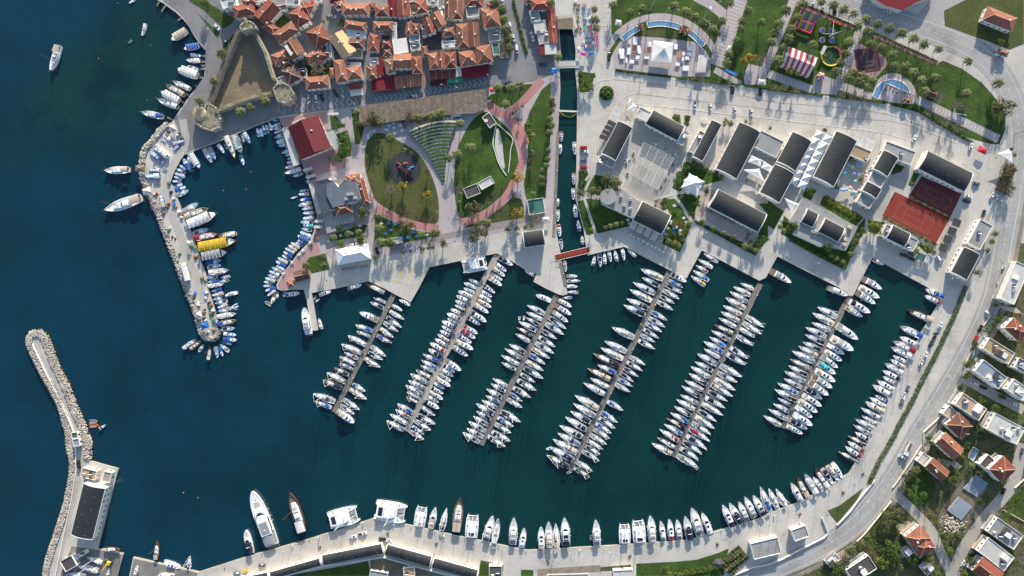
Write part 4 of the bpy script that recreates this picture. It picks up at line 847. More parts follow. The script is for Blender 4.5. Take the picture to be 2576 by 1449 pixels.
house('F', 'p', (3,2,1760,1265,1825,1180,150), 4, "pale walled terrace above the brown hipped house", 'terrace', nch=0, mx=2)
house('F', 'k', (3,3,2130,325,2215,225,110), 5, "dark terrace block left of the red pyramid roof", 'terrace', nch=0, mx=3)
for nm, pts in (("upper", "33:2092,425 2218,520 2110,660 1968,570"), ("lower", "33:1920,650 2060,750 1945,890 1805,790")):
    shed_roof(f"bare concrete foundation slab on the building plot, {nm} one", pts, .8, FLAT['s'], 'foundation_slab', 'foundation slab', wm=mat('red_brick', (.25,.09,.05), .9, .15, 3))
house('H', 'o', (3,0,2190,100,2260,70,10), 4, "x") if 0 else None
house('H', 'o', (3,0,2215,70,2500,185,135), 4.5, "long orange roof villa in the upper right corner", 'villa', nch=1, mx=8)
house('H', 'o', (3,0,2325,490,2418,520,50), 2.8, "tiny orange roofed shelter at the upper right roadside", 'shelter', nch=0, mx=2)
shed_roof("large crimson roof building cut by the top edge", "30:1000,-220 1075,-5 1180,58 1350,106 1490,25 1610,-15 1720,-220", 5, ROOF['c'])
house('G', 'd', (3,0,1605,880,1700,925,65), 3, "brown timber hut on the lawn by the fan shaped pool", 'hut', nch=0, wallm=mat('timber_wall', (.14,.09,.06)), mx=2)
house('H', 'r', (3,0,1375,990,1420,985,42), 2.8, "small red roofed kiosk below the fan shaped pool", 'kiosk', nch=0, mx=2)
for i, (x, y, a) in enumerate(((1300,268,-60),(1712,292,20),(1762,315,35))):
    house('H', 'x', (2,0,x-22,y-20,x+18,y-24,44), 3, f"red roofed kiosk at the end of a curved pool, {ordn(i)} from left", 'kiosk', 'red kiosks on the curved pools', 0, mx=2)
for i, s in enumerate(("33:1540,130 1330,450 1250,560", "33:1240,690 980,1010 890,1100", "32:2240,270 2160,380 2040,640 1960,800", "32:1900,980 1830,1160 1690,1330 1560,1449 33:1560,100", "33:2360,780 2576,900", "33:2480,560 2576,470")):
    wall('garden_wall', f"pale garden wall along the {['upper plots below the lane','plot left of the gravel lane','roadside above the side lane','roadside below the side lane','green plot at the right edge','lane bend at the right edge'][i]}", 'garden wall', T(s), 1.6, .9, M_wallc)
wall('white_wall', "white wall between the bottom road and the boat workshops", 'wall', T("23:2200,1449 2420,1360 2576,1330 33:120,1285 380,1150 560,1060 600,1010 540,860"), 1.8, 1.1, M_wall)
wall('white_wall', "white wall along the quay road bend", 'wall', T("33:690,935 820,800 900,690 1070,480"), 1.8, 1.1, M_wall)
wall('white_wall', "long curved white wall behind the bottom boat stores", 'wall', T("13:-200,1570 200,1470 650,1350 1280,1255 1760,1390 2000,1440 2200,1500"), 2.2, 1.4, M_wall)
wall('breakwater_wall', "white parapet wall along the breakwater's seaward side", 'wall', T("02:330,560 345,600 375,660 480,880 600,1110 680,1290 745,1449 03:765,150 768,400 715,720 640,1060 560,1449"), 1.6, .7, M_wall)
wall('breakwater_wall', "thin pale wall beside the breakwater's green strip", 'wall', T("02:515,910 590,1080 680,1260 740,1420"), 1.3, .4, M_wall)
# ---------------------------------------------------------------- vegetation
def leafm(n, c, c2): return mat(n, c, .85, .3, 2, col2=c2, rnd=.25, space='o', spec=.2)
L_GREEN = [leafm('leaf_green', (.09,.14,.026), (.055,.095,.018)), leafm('leaf_dark', (.055,.09,.022), (.036,.06,.015))]
L_OLIVE = [leafm('leaf_olive', (.13,.135,.055), (.09,.10,.04)), leafm('leaf_olive_dark', (.075,.085,.035), (.05,.06,.025))]
L_YEL = [leafm('leaf_yellow', (.36,.25,.03), (.24,.18,.02)), leafm('leaf_yellow_dark', (.2,.15,.02), (.14,.12,.02))]
L_LIME = [leafm('leaf_lime', (.17,.19,.035), (.11,.14,.025)), leafm('leaf_lime_dark', (.09,.11,.02), (.06,.08,.018))]
L_RED = [leafm('leaf_reddish', (.20,.12,.07), (.14,.09,.05)), leafm('leaf_reddish_dark', (.11,.07,.04), (.08,.055,.03))]
L_PALM = [leafm('palm_frond', (.12,.135,.05), (.075,.09,.03)), leafm('palm_frond_old', (.16,.14,.07), (.11,.10,.05))]
M_bark = mat('bark', (.12,.09,.065), .95, .25, 3, space='o')
def crown_mesh(name, seed, mats, blobs=16, leaves=55, sq=.75, leaf=.13, twig=False):
    r = random.Random(seed); mb = MB()
    for b in range(blobs):
        a = r.uniform(0, 2*math.pi); d = (r.random()**.6)*.72; cx, cy = d*math.cos(a), d*math.sin(a); cz = (r.uniform(-.5, .9)*(1-d*.6))*sq
        br = r.uniform(.22, .38); mi = 0 if r.random() < .62 else 1
        for _ in range(leaves):
            v = Vector((r.gauss(0,1), r.gauss(0,1), r.gauss(0,1))).normalized()*br*r.uniform(.7, 1.05); s = leaf*r.uniform(.6, 1.3)
            n = (v.normalized()+Vector((r.uniform(-.6,.6), r.uniform(-.6,.6), r.uniform(-.2,.8)))).normalized()
            u = n.orthogonal().normalized()*s; w = n.cross(u)*r.uniform(.5, .9); p = Vector((cx, cy, cz))+v
            mb.add([p-u*.5, p+w*.5, p+u*.5, p-w*.5], [(0,1,2,3)], mi)
    return mb.mesh(name, mats)
def bare_mesh(name, seed, mats):
    r = random.Random(seed); mb = MB()
    for i in range(26):
        a = r.uniform(0, 2*math.pi); d = r.uniform(.5, 1); z = r.uniform(0, .7); e = (d*math.cos(a), d*math.sin(a), z); m = (e[0]*.45, e[1]*.45, z*.3)
        mb.tube((0,0,-.5), m, .03, .02, 4, 2); mb.tube(m, e, .02, .006, 4, 2)
        for k in range(7):
            q = Vector(m).lerp(Vector(e), r.uniform(.3, 1)); f = q+Vector((r.uniform(-.25,.25), r.uniform(-.25,.25), r.uniform(0,.25))); mb.tube(q, f, .01, .004, 3, 2)
            s = .05; mb.add([f+Vector((-s,0,0)), f+Vector((0,-s,.02)), f+Vector((s,0,0)), f+Vector((0,s,.03))], [(0,1,2,3)], k % 2)
    return mb.mesh(name, mats)
CROWN = {}
for k, ms in (('g', L_GREEN), ('o', L_OLIVE), ('y', L_YEL), ('l', L_LIME)): CROWN[k] = [crown_mesh('crown', 10+i, ms) for i in range(3)]
CROWN['r'] = [bare_mesh('crown', 40+i, L_RED+[M_bark]) for i in range(2)]
CROWN['b'] = [bare_mesh('crown', 50+i, [M_bark, M_bark, mat('pale_twigs', (.26,.22,.17), .95, .2, 3, space='o')]) for i in range(2)]
def trunk_mesh(name, r0, r1, limbs):
    mb = MB(); mb.tube((0,0,0), (0,0,.6), r0, (r0+r1)/2, 7); mb.tube((0,0,.6), (.03,.02,1), (r0+r1)/2, r1, 7)
    for i in range(limbs): a = i*2*math.pi/limbs; mb.tube((0,0,.55), (.28*math.cos(a), .28*math.sin(a), .95), r1, r1*.4, 5)
    return mb.mesh(name, [M_bark])
TRUNK = trunk_mesh('trunk', .06, .035, 4); PTRUNK = trunk_mesh('trunk', .055, .04, 0)
def palm_mesh(seed):
    r = random.Random(seed); mb = MB()
    for i in range(26):
        a = i*2.399+r.uniform(-.2,.2); low = i/26; up = .55-1.0*low; l = r.uniform(.8, 1.08)
        pts = []
        for k in range(6):
            t = k/5; pts.append(Vector((math.cos(a)*l*t, math.sin(a)*l*t, up*t*.9-.55*t*t+.12)))
        s = Vector((-math.sin(a), math.cos(a), 0)); mi = 1 if low > .8 else 0
        for k in range(1, 6):
            p, q = pts[k-1], pts[k]; w = .2*(1-.12*abs(k-3))
            for sd in (-1, 1):
                e = q+s*sd*w*1.1+(q-p)*.35-Vector((0,0,.06)); mb.add([p, p.lerp(q,.75), e], [(0,1,2) if sd < 0 else (0,2,1)], mi)
                e2 = q+s*sd*w*.8+(q-p)*.9-Vector((0,0,.08)); mb.add([p.lerp(q,.5), q+(q-p)*.1, e2], [(0,1,2) if sd < 0 else (0,2,1)], mi)
    for k in range(7): a = k*.9; mb.tube((0,0,0), (.2*math.cos(a), .2*math.sin(a), -.28), .05, .02, 4, 1)
    return mb.mesh('crown', L_PALM)
PALMS = [palm_mesh(s) for s in (1, 2, 3)]
TN = {'g': ('leafy green tree', 'green_tree'), 'o': ('grey green olive coloured tree', 'olive_tree'), 'y': ('yellow flowering tree', 'yellow_tree'), 'l': ('light green bushy tree', 'lime_tree'), 'r': ('reddish half bare sapling', 'sapling'), 'b': ('bare pale twiggy tree', 'bare_tree')}
def plant(nm, x, y, r, h, cm, tm, label, cat, group, rr, zs=1.0):
    t = thing(nm, label, cat, P(x, y, h), rr.uniform(0, 6.28), group); t.location.z = 0
    o = link('crown', cm, t); o.location = (0, 0, h); o.scale = (r, r, r*zs); o['_'] = 0; del o['_']
    if tm: k = link('trunk', tm, t); k.scale = (r*1.3 if nm != 'palm_tree' else 2.6+h*.25, r*1.3 if nm != 'palm_tree' else 2.6+h*.25, h*(1 if nm == 'palm_tree' else .95))
    return t
RRV = random.Random(3)
def palms(phrase, s, end='left', axis=0, r=3.0, h=6.5):
    pts = []; c = rw = 0
    for tok in s.replace(':', ': ').split():
        if tok.endswith(':'): c, rw = int(tok[0]), int(tok[1])
        else: x, y = tok.split(','); pts.append(Q(c, rw, float(x), float(y)))
    pts.sort(key=lambda p: p[axis])
    for i, (x, y) in enumerate(pts):
        lab = f"palm tree {phrase}" if len(pts) == 1 else f"palm tree {phrase}, {ordn(i)} from {end}"
        plant('palm_tree', x, y, r*RRV.uniform(.85, 1.12), h*RRV.uniform(.85, 1.15), PALMS[i % 3], PTRUNK, lab, 'palm tree', 'palms '+phrase, RRV)
palms("beside the castle", "00:2045,10 2218,530 2145,808 2000,1010 2410,1120 2510,1080 10:85,1015", 'top', 1)
palms("near the reed pergola", "10:1005,1125 1010,1230 1635,1190 1765,1165 1855,1140 2055,1240 1345,1390")
palms("near the park's top right corner", "10:2430,880 2515,1045 2555,880 20:10,880 85,860")
palms("lining the canal street", "10:2400,10 2460,80 2490,190 2510,290 2530,380 2550,480", 'top', 1)
palms("on the park lawns", "11:2155,40 2020,100 1940,140 2325,795")
palms("in the lower left park garden", "11:1225,730 1230,850 1660,915 1800,895 1255,995 1350,990")
palms("in the restaurant garden", "11:920,905 770,945 1030,890 495,1225 655,1135 670,1225", 'top', 1, 2.3)
palms("lining the cafe promenade", "20:395,20 830,85 838,190 850,275 470,570", 'top', 1, 2.6)
palms("around the curved pools", "20:1020,40 1195,120 1315,85 1640,55 1760,115 1850,165 1950,240 2025,295 2065,330 2120,200 2200,20")
palms("on the lawn right of the slab path", "20:2385,100 2320,205 2520,215 2310,280 2265,400 2190,545 2165,625", 'top', 1, 2.6)
palms("along the canal lawn", "20:400,1000 410,1050 400,1110 385,1190 395,1255 375,1330 21:365,65 360,150 345,215 308,270 300,345 300,400 215,505", 'top', 1, 2.1, 5)
palms("between the mall halls", "20:2205,1240 21:1830,190 1885,220 1950,240 2000,280 2060,295 2110,330 31:845,155 700,430 935,350", r=1.8, h=4)
palms("on the lawn left of the star tent", "21:940,840 990,825 1050,810 1110,790 800,870", r=1.7, h=3.5)
palms("in the terrace hedge strip", "21:1920,780 2030,850 2130,895 2235,940 2350,1030 2460,1070 2400,1040", r=1.9, h=4)
palms("in the cafe garden by the quay", "21:1760,830 1580,980 1630,1000 1680,1030 1720,960 1780,800", r=1.9, h=4)
palms("along the funfair's left path", "30:365,30 190,95 120,235 80,330 45,420 300,175 245,285 220,385 165,475 115,600", 'top', 1)
palms("in the roadside row at upper right", "30:550,10 675,40 775,90 870,130 1000,185 1120,235 1235,280 1360,325 1480,380 1585,440 1730,490 2030,610 2330,830")
palms("along the funfair's right path", "30:915,255 830,420 785,535 745,625 700,720 460,450", 'top', 1)
palms("around the brick fountain square", "30:1025,310 1045,440 1155,475 1265,545 1280,660 1390,670 1480,725 1560,810 1590,920 865,725 820,770 950,765 935,825 1060,805 1020,875")
palms("standing on the upper right lawn", "30:1700,780 2010,940", h=5)
palms("around the large flat roofed block", "31:130,830 170,880 930,920 900,980 840,1110 690,1150 760,1190 640,1120", r=1.9, h=4)
palms("beside the main road buildings", "31:2300,900 2260,980 2220,1070 2110,1290 1500,1075 1670,1090", 'top', 1, 2.0, 4.5)
palms("in the house gardens at lower right", "33:2060,350 1190,1000 975,1130 880,1180", 'top', 1, 2.4, 4)
def trees(phrase, c, r, s, end='left', axis=0, h=4.5):
    items = []
    for e in s.split():
        k = e[0]; x, y, rad = [float(v) for v in e[1:].split(',')]; items.append((k, *Q(c, r, x, y), rad))
    items.sort(key=lambda i: i[1+axis]); cnt = {}
    for k, x, y, rad in items:
        i = cnt.get(k, 0); cnt[k] = i+1; n = sum(1 for j in items if j[0] == k)
        R_ = rad/4*S; hh = min(h, R_*.9+1.5)
        lab = TN[k][0]+" "+phrase+("" if n == 1 else f", {ordn(i)} from {end}")
        plant(TN[k][1], x, y, R_*1.22, hh, CROWN[k][i % len(CROWN[k])], TRUNK, lab, 'tree', None if n == 1 else TN[k][0]+'s '+phrase, RRV, .8)
trees("under the reed pergola's edge", 1, 0, "o1195,1205,100 o1540,1180,55")
trees("in the old town yards", 1, 0, "o450,640,38 b640,690,72 o725,180,26 g850,235,38 g865,205,24 o670,215,24 b735,640,30 g1320,360,24 g750,730,25 o1430,290,25 r1310,480,30 o1730,545,30")
trees("beside the maroon roofed restaurant", 1, 0, "g870,1420,55 g830,1250,25 g880,1260,22")
trees("by the maroon restaurant's lower corner", 1, 1, "g890,55,55 g830,130,50 g740,150,30")
trees("in the west park", 1, 1, "l1075,705,68 y1480,420,52 y1720,515,45 b1360,460,52 o1500,830,85 g840,850,38 g840,1010,50 l1060,960,66 o2180,665,80 b2050,465,52 o2230,885,100 o1660,1060,40 o1750,1035,40 o1880,1000,52 o1195,1145,38 o2535,860,42 o1560,1075,25 o1470,1085,25 g1300,1005,25 g990,830,30")
trees("beside the rose path", 1, 1, "r1155,365,32 r1180,450,32 r1215,540,34 r1280,590,32 r1370,640,32 r1450,675,26 r1520,700,34 r1610,735,28 r1710,770,32 r1790,770,40 r1720,280,36 r2470,455,32 r2400,510,34 r2335,570,30 r2250,630,34 r2065,710,30")
trees("on the canal side lawn", 2, 0, "l155,1265,45 l185,1355,50 g110,1070,14 g70,1210,22 g10,1140,20 r195,1155,30")
trees("by the left bank of the canal", 2, 1, "y70,330,58 y55,690,62 b250,750,55 g30,640,40 r190,95,26 r195,170,28 r185,250,24 g190,820,30 g130,840,30 g50,850,28 g15,330,40 r20,510,30")
trees("in the mall gardens", 2, 1, "o990,385,90 o940,360,60 o1050,420,55 o690,500,55 o810,500,62 o870,480,50 g1640,700,55 g1550,590,52 l1530,640,40 g1740,240,45 g700,320,28 g685,280,25 g690,390,25 g740,300,28 g1860,600,35 g1960,470,36 o1800,700,30 g2480,1000,40 g2540,960,40 l1560,930,36 l1650,1000,34 l1720,900,36 l1750,860,30 g1600,900,36 l1690,800,30")
trees("in the small planted beds", 2, 0, "l1655,1185,40 l1670,1225,28 l1765,1190,30 l1760,1240,30 l2150,1215,30 l2140,1250,24 l2350,1225,26 l2400,1240,24 g690,760,36 l690,820,34 l700,890,36 g740,850,40 l800,880,36 g820,760,28")
trees("on the lawns beyond the market", 2, 0, "y2380,590,48 y2330,610,30 b2520,600,50 y2430,580,40 b1900,800,34 b2180,810,36 b1830,790,28")
trees("in the funfair gardens", 3, 0, "l225,715,42 l295,745,24 g1390,760,46 b1720,990,50 b1900,1065,55 b1980,1105,36 b50,880,40 b165,885,40 b275,905,40 b745,955,40 b850,975,42 b950,990,34 b1060,1005,30 o2370,1085,95 o2300,1100,70 o2440,1060,50 b1600,1130,40 b1780,1230,46 b1900,1290,46 g570,1310,28 l20,1290,24 g2340,430,40 b2030,600,10")
trees("around the courts and flat roofs", 3, 1, "g245,830,62 l1080,840,60 l1040,810,40 l1100,890,46 g600,1040,52 l620,580,30 l680,620,30 l740,650,34 l800,690,32 l860,730,28 g430,480,40 l1460,400,24 l1540,1010,34 l1600,1040,34 l1640,1060,30 g950,880,40 g870,1020,34 g2450,50,24 l2480,110,26 o2400,330,60 r2340,440,55 o2440,430,50 r2390,250,50 o2460,250,45 r2420,500,40 g780,960,30")
trees("in the gardens above the side lane", 3, 2, "g2310,320,44 l2330,300,36 l2010,770,45 g2050,750,40 g2090,560,30 l2080,600,24 g1940,1000,40 g2150,1130,40 g2290,1210,45 l2400,1240,30 g2140,1420,40 g2480,1300,40 l1980,890,30 l2010,880,30 o2290,160,40 l2330,60,24 g2200,430,36 g2260,380,40 g2500,880,34 g2360,1080,30", 'top', 1)
trees("in the lower right gardens", 3, 3, "g1240,1170,88 l1150,1310,62 g700,1380,75 g1610,1280,52 o1460,400,60 o1400,450,50 l1500,380,36 g1450,640,46 l1430,600,34 g1470,560,40 g1860,490,50 l1940,230,40 g2000,140,40 g1620,60,40 l1640,110,30 o1300,820,60 o1250,880,50 o1180,830,45 g1330,900,45 o1200,930,50 g1100,1160,40 o1900,1040,60 o1800,1040,50 g1960,990,40 l1830,1200,40 g1760,1050,40 g2420,820,40 g2260,1010,36 g2180,1120,34 g2080,1320,40 g2030,1300,40 l1960,1420,45 g1720,1440,40 o1620,850,40 l1850,470,30 g1900,420,34 o2130,700,40 g820,1200,50 g900,1150,44 o780,1300,50 g1000,1080,40 g1450,1290,50 g1300,1260,50 g1180,1220,60 g1290,1330,44 o1330,1370,44 o2130,410,40 g1560,640,40 g1480,480,40 l1380,560,34", 'top', 1, 4)
trees("along the bottom lawn", 2, 3, "g1690,1440,30 g1750,1415,30 g1810,1400,30 g1870,1390,30 g1930,1385,30 g1990,1370,30 g2050,1370,30 l1530,1420,26 l1580,1425,26 o1540,1370,36")
# round bed on the boulevard, hedges
def hedge(label, pl, w, h, mats, n, cat='hedge', leaf=.55, name='hedge'):
    r = random.Random(len(label)); mb = MB(); segs = list(zip(pl, pl[1:])); ls = [math.hypot(b[0]-a[0], b[1]-a[1]) for a, b in segs]; tot = sum(ls)
    C = P(*pl[len(pl)//2])
    for _ in range(n):
        d = r.uniform(0, tot)
        for (a, b), l in zip(segs, ls):
            if d <= l: break
            d -= l
        f = min(1, d/l); o = r.uniform(-1, 1)*w/2; x = a[0]+(b[0]-a[0])*f-(b[1]-a[1])/l*o; y = a[1]+(b[1]-a[1])*f+(b[0]-a[0])/l*o
        p = P(x, y); k = math.sin(x*.55)*math.cos(y*.6)+math.sin(x*.21+y*.3); p.z = h*r.uniform(.15, 1)*(1-.5*abs(o)/(w/2))*(1+.25*k); p -= Vector((C.x, C.y, 0))
        s = leaf*r.uniform(.6, 1.4); nn = Vector((r.uniform(-.8,.8), r.uniform(-.8,.8), 1)).normalized(); u = nn.orthogonal().normalized()*s; v = nn.cross(u)*.8
        mb.add([p-u*.5, p+v*.5, p+u*.5, p-v*.5], [(0,1,2,3)], 0 if k+r.uniform(-.8,.8) > 0 else 1)
    o = mb.build(name, mats); o.location = (C.x, C.y, 0); return tag(o, label, cat)
hedge("long dark roadside hedge between quay and main road", T("32:1990,-20 1880,250 1700,640 1560,900 1450,1130 1330,1350 33:1250,60 1110,300 1010,520"), 12, 1.6, [L_GREEN[0], L_OLIVE[0]], 5200)
hedge("dark hedge below the market square", T("20:1035,708 1600,775"), 6, 1.2, L_GREEN, 1500); hedge("dark hedge between two parking road gateways", T("20:1650,785 2290,858"), 6, 1.2, L_GREEN, 1500)
hedge("hedge strip below the funfair", T("20:2340,860 2576,890 30:0,900 550,960"), 6, 1.2, L_GREEN, 2000); hedge("hedge strip below the fan shaped pool", T("30:620,965 1180,1035"), 6, 1.2, L_GREEN, 1500)
hedge("long hedge curving along the parking boulevard's right part", T("30:1230,1045 1500,1110 1750,1260 2060,1440"), 7, 1.2, L_GREEN, 2600)
hedge("hedge along the pink roadside pavement", T("30:310,25 900,275"), 4, 1, L_GREEN, 1200); hedge("hedge along the pink pavement's right part", T("30:975,290 1700,620"), 4, 1, L_GREEN, 1300)
hedge("yellow green hedge below the bottom lawn", T("23:1640,1430 1900,1400 2100,1350"), 8, 1.4, L_LIME, 1500)
hedge("large dark shrubbery beside the bottom boat workshop", T("23:2150,1390 2230,1280 2330,1200"), 42, 2.5, L_OLIVE, 4500, 'shrubbery', .7, 'shrubbery')
hedge("green hedge in the flat block's side garden", T("31:570,540 930,750"), 13, 1.4, L_LIME, 1800); hedge("vine covered fence below the tennis court", T("31:1150,735 1690,1015"), 7, 1.8, L_OLIVE, 1600)
hedge("vine covered fence between the two red courts", T("31:1415,530 1830,745"), 4, 1.8, L_OLIVE, 900); hedge("hedge strip between terrace and quay", T("21:1850,780 2460,1110"), 8, 1.0, L_GREEN, 1500)
hedge("hedge strip along the flat roofed block's quay side", T("31:210,950 490,1105 780,1250"), 10, 1.2, L_GREEN, 1700); hedge("narrow palm street hedge beside the canal road", T("20:10,0 120,440 150,540"), 7, 1.5, L_GREEN, 1200)
hedge("mixed roadside shrubs in the long bed by the entrance", T("31:2440,230 2330,480"), 28, 1.8, L_RED, 2200, 'shrubbery'); hedge("shrub strip along the old street on the canal's left", T("10:2440,20 2560,560"), 7, 1.4, L_GREEN, 900)
hedge("planted strip on the breakwater", T("02:520,930 600,1100 690,1300"), 4, .5, L_GREEN, 700, 'planting', .4, 'planted_strip')
r = random.Random(77); bc = Q(2,0,950,940); mb = MB()
for _ in range(3600):
    q = 4.35*math.sqrt(r.random()); t_ = r.uniform(0, 6.283); x, y = q*math.cos(t_), q*math.sin(t_); z = 2.3*r.uniform(.2, 1)*(1-(q/5.2)**2)*(1+.25*math.sin(x*1.7)*math.cos(y*1.9)); s = r.uniform(.3, .8); n = Vector((r.uniform(-.8,.8), r.uniform(-.8,.8), 1)).normalized(); u = n.orthogonal().normalized()*s; v = n.cross(u)*.8; p = Vector((x, y, z))
    mb.add([p-u*.5, p+v*.5, p+u*.5, p-v*.5], [(0,1,2,3)], 0 if math.sin(x*2)+math.cos(y*2.3)+r.uniform(-1,1) > 0 else 1)
o = mb.build('shrub_bed', L_GREEN); o.location = P(*bc); tag(o, "round dark shrub bed on the parking boulevard", 'shrub bed')
mb = MB(); ring(mb, Q(2,0,950,940), 18.2, 19.6, .3); struct('kerb', mb, M_white_conc)
# amphitheatre of planted tiers
am = thing('planted_amphitheatre', "fan shaped stone amphitheatre with planted tiers in the park", 'amphitheatre', P(*Q(1,1,1780,100)))
Lb = T("10:1545,1325 1600,1400 11:1660,10 1740,110 1800,220 1845,310 1872,375"); Rb = T("10:2022,1225 1985,1330 11:1948,0 1925,90 1908,200 1900,290 1898,378")
def along(pl, t):
    d = [0]
    for a, b in zip(pl, pl[1:]): d.append(d[-1]+math.hypot(b[0]-a[0], b[1]-a[1]))
    s = t*d[-1]
    for i in range(len(pl)-1):
        if s <= d[i+1]: f = (s-d[i])/(d[i+1]-d[i]); return (pl[i][0]+(pl[i+1][0]-pl[i][0])*f, pl[i][1]+(pl[i+1][1]-pl[i][1])*f)
    return pl[-1]
NT = 17
def arcpts(t):
    a, b = along(Lb, t), along(Rb, t); l = math.hypot(b[0]-a[0], b[1]-a[1]); nx, ny = -(b[1]-a[1])/l, (b[0]-a[0])/l
    if ny > 0: nx, ny = -nx, -ny
    return [(a[0]+(b[0]-a[0])*f+nx*l*.072*4*f*(1-f), a[1]+(b[1]-a[1])*f+ny*l*.072*4*f*(1-f)) for f in [i/14 for i in range(15)]]
for k in range(NT):
    for part, (u0, u1) in (('stone_tier', (k/NT, (k+.55)/NT)), ('planted_tier', ((k+.55)/NT, (k+1)/NT))):
        z = .35+(NT-k)*.12; A, B = arcpts(u0), arcpts(u1); mb = MB(); o0 = am.location; n = 15
        q = [P(*p)-o0 for p in A]+[P(*p)-o0 for p in B]
        vs = [(v.x, v.y, z) for v in q]+[(v.x, v.y, 0) for v in q]
        mb.add(vs, [(i, n+i, n+i+1, i+1) for i in range(n-1)]+[(n+i, 3*n+i, 3*n+i+1, n+i+1) for i in range(n-1)]+[(i, i+1, 2*n+i+1, 2*n+i) for i in range(n-1)])
        if part == 'planted_tier':
            r = random.Random(k)
            for _ in range(int(200-6*k)):
                f = r.random()*13.99; i = int(f); p = q[i].lerp(q[i+1], f-i).lerp(q[n+i].lerp(q[n+i+1], f-i), r.uniform(.1,.9)); s = r.uniform(.25, .55)
                mb.add([(p.x-s, p.y, z+r.uniform(.1,.5)), (p.x, p.y-s, z+.3), (p.x+s, p.y, z+r.uniform(.1,.5)), (p.x, p.y+s, z+.3)], [(0,1,2,3)], r.randint(0, 1)+1)
        mb.build(part, [M_stone] if part == 'stone_tier' else [M_dirt]+L_GREEN, am)
# curved white bench wall on the right lawn
wall('stage_wall', "white curved stage edge on the right lawn", 'curved wall', smooth(T("10:2420,1240 2400,1330 2380,1449 11:2400,60 2440,200 2520,320"), 2), 2, .6, M_white_conc)
sheet('stage_floor', smoothc(T("10:2425,1250 2400,1449 11:2410,60 2450,200 2510,270 2490,120 2480,0 10:2470,1400"), 1), .1, mat('stage_concrete', 'b7b2aa', .8, .08, .5))
wall('planter_wall', "outer curved planter wall on the right lawn", 'planter', smooth(T("10:2430,1250 2520,1330 20:20,1400 21:-15,50 -20,150 11:2540,290"), 2), 1.6, .8, M_white_conc)
# ---------------------------------------------------------------- boulders of the breakwaters
def rock_mesh(seed):
    r = random.Random(seed); mb = MB(); n = 7; vs = []
    for j, (z, q) in enumerate(((-.5,.6),(-.1,1),(.3,.85),(.5,.45))):
        for i in range(n): a = 2*math.pi*i/n+j*.3; k = q*r.uniform(.75, 1.15); vs.append((k*math.cos(a), k*math.sin(a)*.8, z*r.uniform(.8, 1.2)))
    fs = [(j*n+i, j*n+(i+1) % n, (j+1)*n+(i+1) % n, (j+1)*n+i) for j in range(3) for i in range(n)]+[tuple(range(3*n, 4*n))]
    mb.add(vs, fs); return mb
M_rock = mat('limestone_boulder', 'c4bcac', .95, .22, .9, col2='98908a', fine=.15, fscale=2, rnd=.12)
RK = [rock_mesh(i) for i in range(5)]; RKM = [m.mesh('boulder', [M_rock]) for m in RK]
BANDS = [("mole's seaward side", MOLE_O, -11, 6, 1.9), ("breakwater's harbour side", BRK_R[::1]+BRK_L[:1], -13, 6, 1.9), ("breakwater's seaward side", BRK_L, -13, 9, 1.9), ("mole's tip", MOLE_O[-3:]+MOLE_I[:4], -7, 6, 1.8)]
mb = MB(); rr = random.Random(5); nb = 0
for nm, pl, d0, d1, sz in BANDS:
    pl2 = smooth(pl, 2)
    for (x0, y0), (x1, y1) in zip(pl2, pl2[1:]):
        l = math.hypot(x1-x0, y1-y0); 
        if l < .01: continue
        nx, ny = (y1-y0)/l, -(x1-x0)/l     # towards the sea? sign found by side of travel
        for _ in range(int(l*(d1-d0)/sz/1.7)+1):
            f = rr.random(); d = rr.uniform(d0, d1); x, y = x0+(x1-x0)*f-nx*d, y0+(y1-y0)*f-ny*d
            s = (.35+.85*rr.random()**1.6)*sz*.31; k = rr.randrange(5); p = P(x, y); zz = .45-max(0, d)*.25
            if nb < 280 and s > .62*sz*.31 and rr.random() < .16:
                o = link('boulder', RKM[k]); o.location = (p.x, p.y, zz+.25); o.scale = (s*1.25, s*1.25, s*1.1); o.rotation_euler = (rr.uniform(-.3,.3), rr.uniform(-.3,.3), rr.uniform(0,6.28)); nb += 1
                tag(o, f"pale limestone boulder in the rock armour on the {nm}", 'boulder', f"large boulders on the {nm}")
            else:
                a = rr.uniform(0, 6.28); ca, sa = math.cos(a)*s, math.sin(a)*s; o = len(mb.v)
                for vx, vy, vz in RK[k].v: mb.v.append((p.x+vx*ca-vy*sa, p.y+vx*sa+vy*ca, zz+vz*s))
                for f_ in RK[k].f: mb.f.append(tuple(i+o for i in f_)); mb.m.append(1 if zz < -.75 else 0)
rk = struct('rock_armour', mb, [M_rock, mat('wet_weedy_rock', (.075,.065,.03), .6, .35, 1.5, col2=(.03,.035,.02))], 'stuff'); tag(rk, "mass of pale limestone rocks armouring the breakwater and mole", 'rocks')

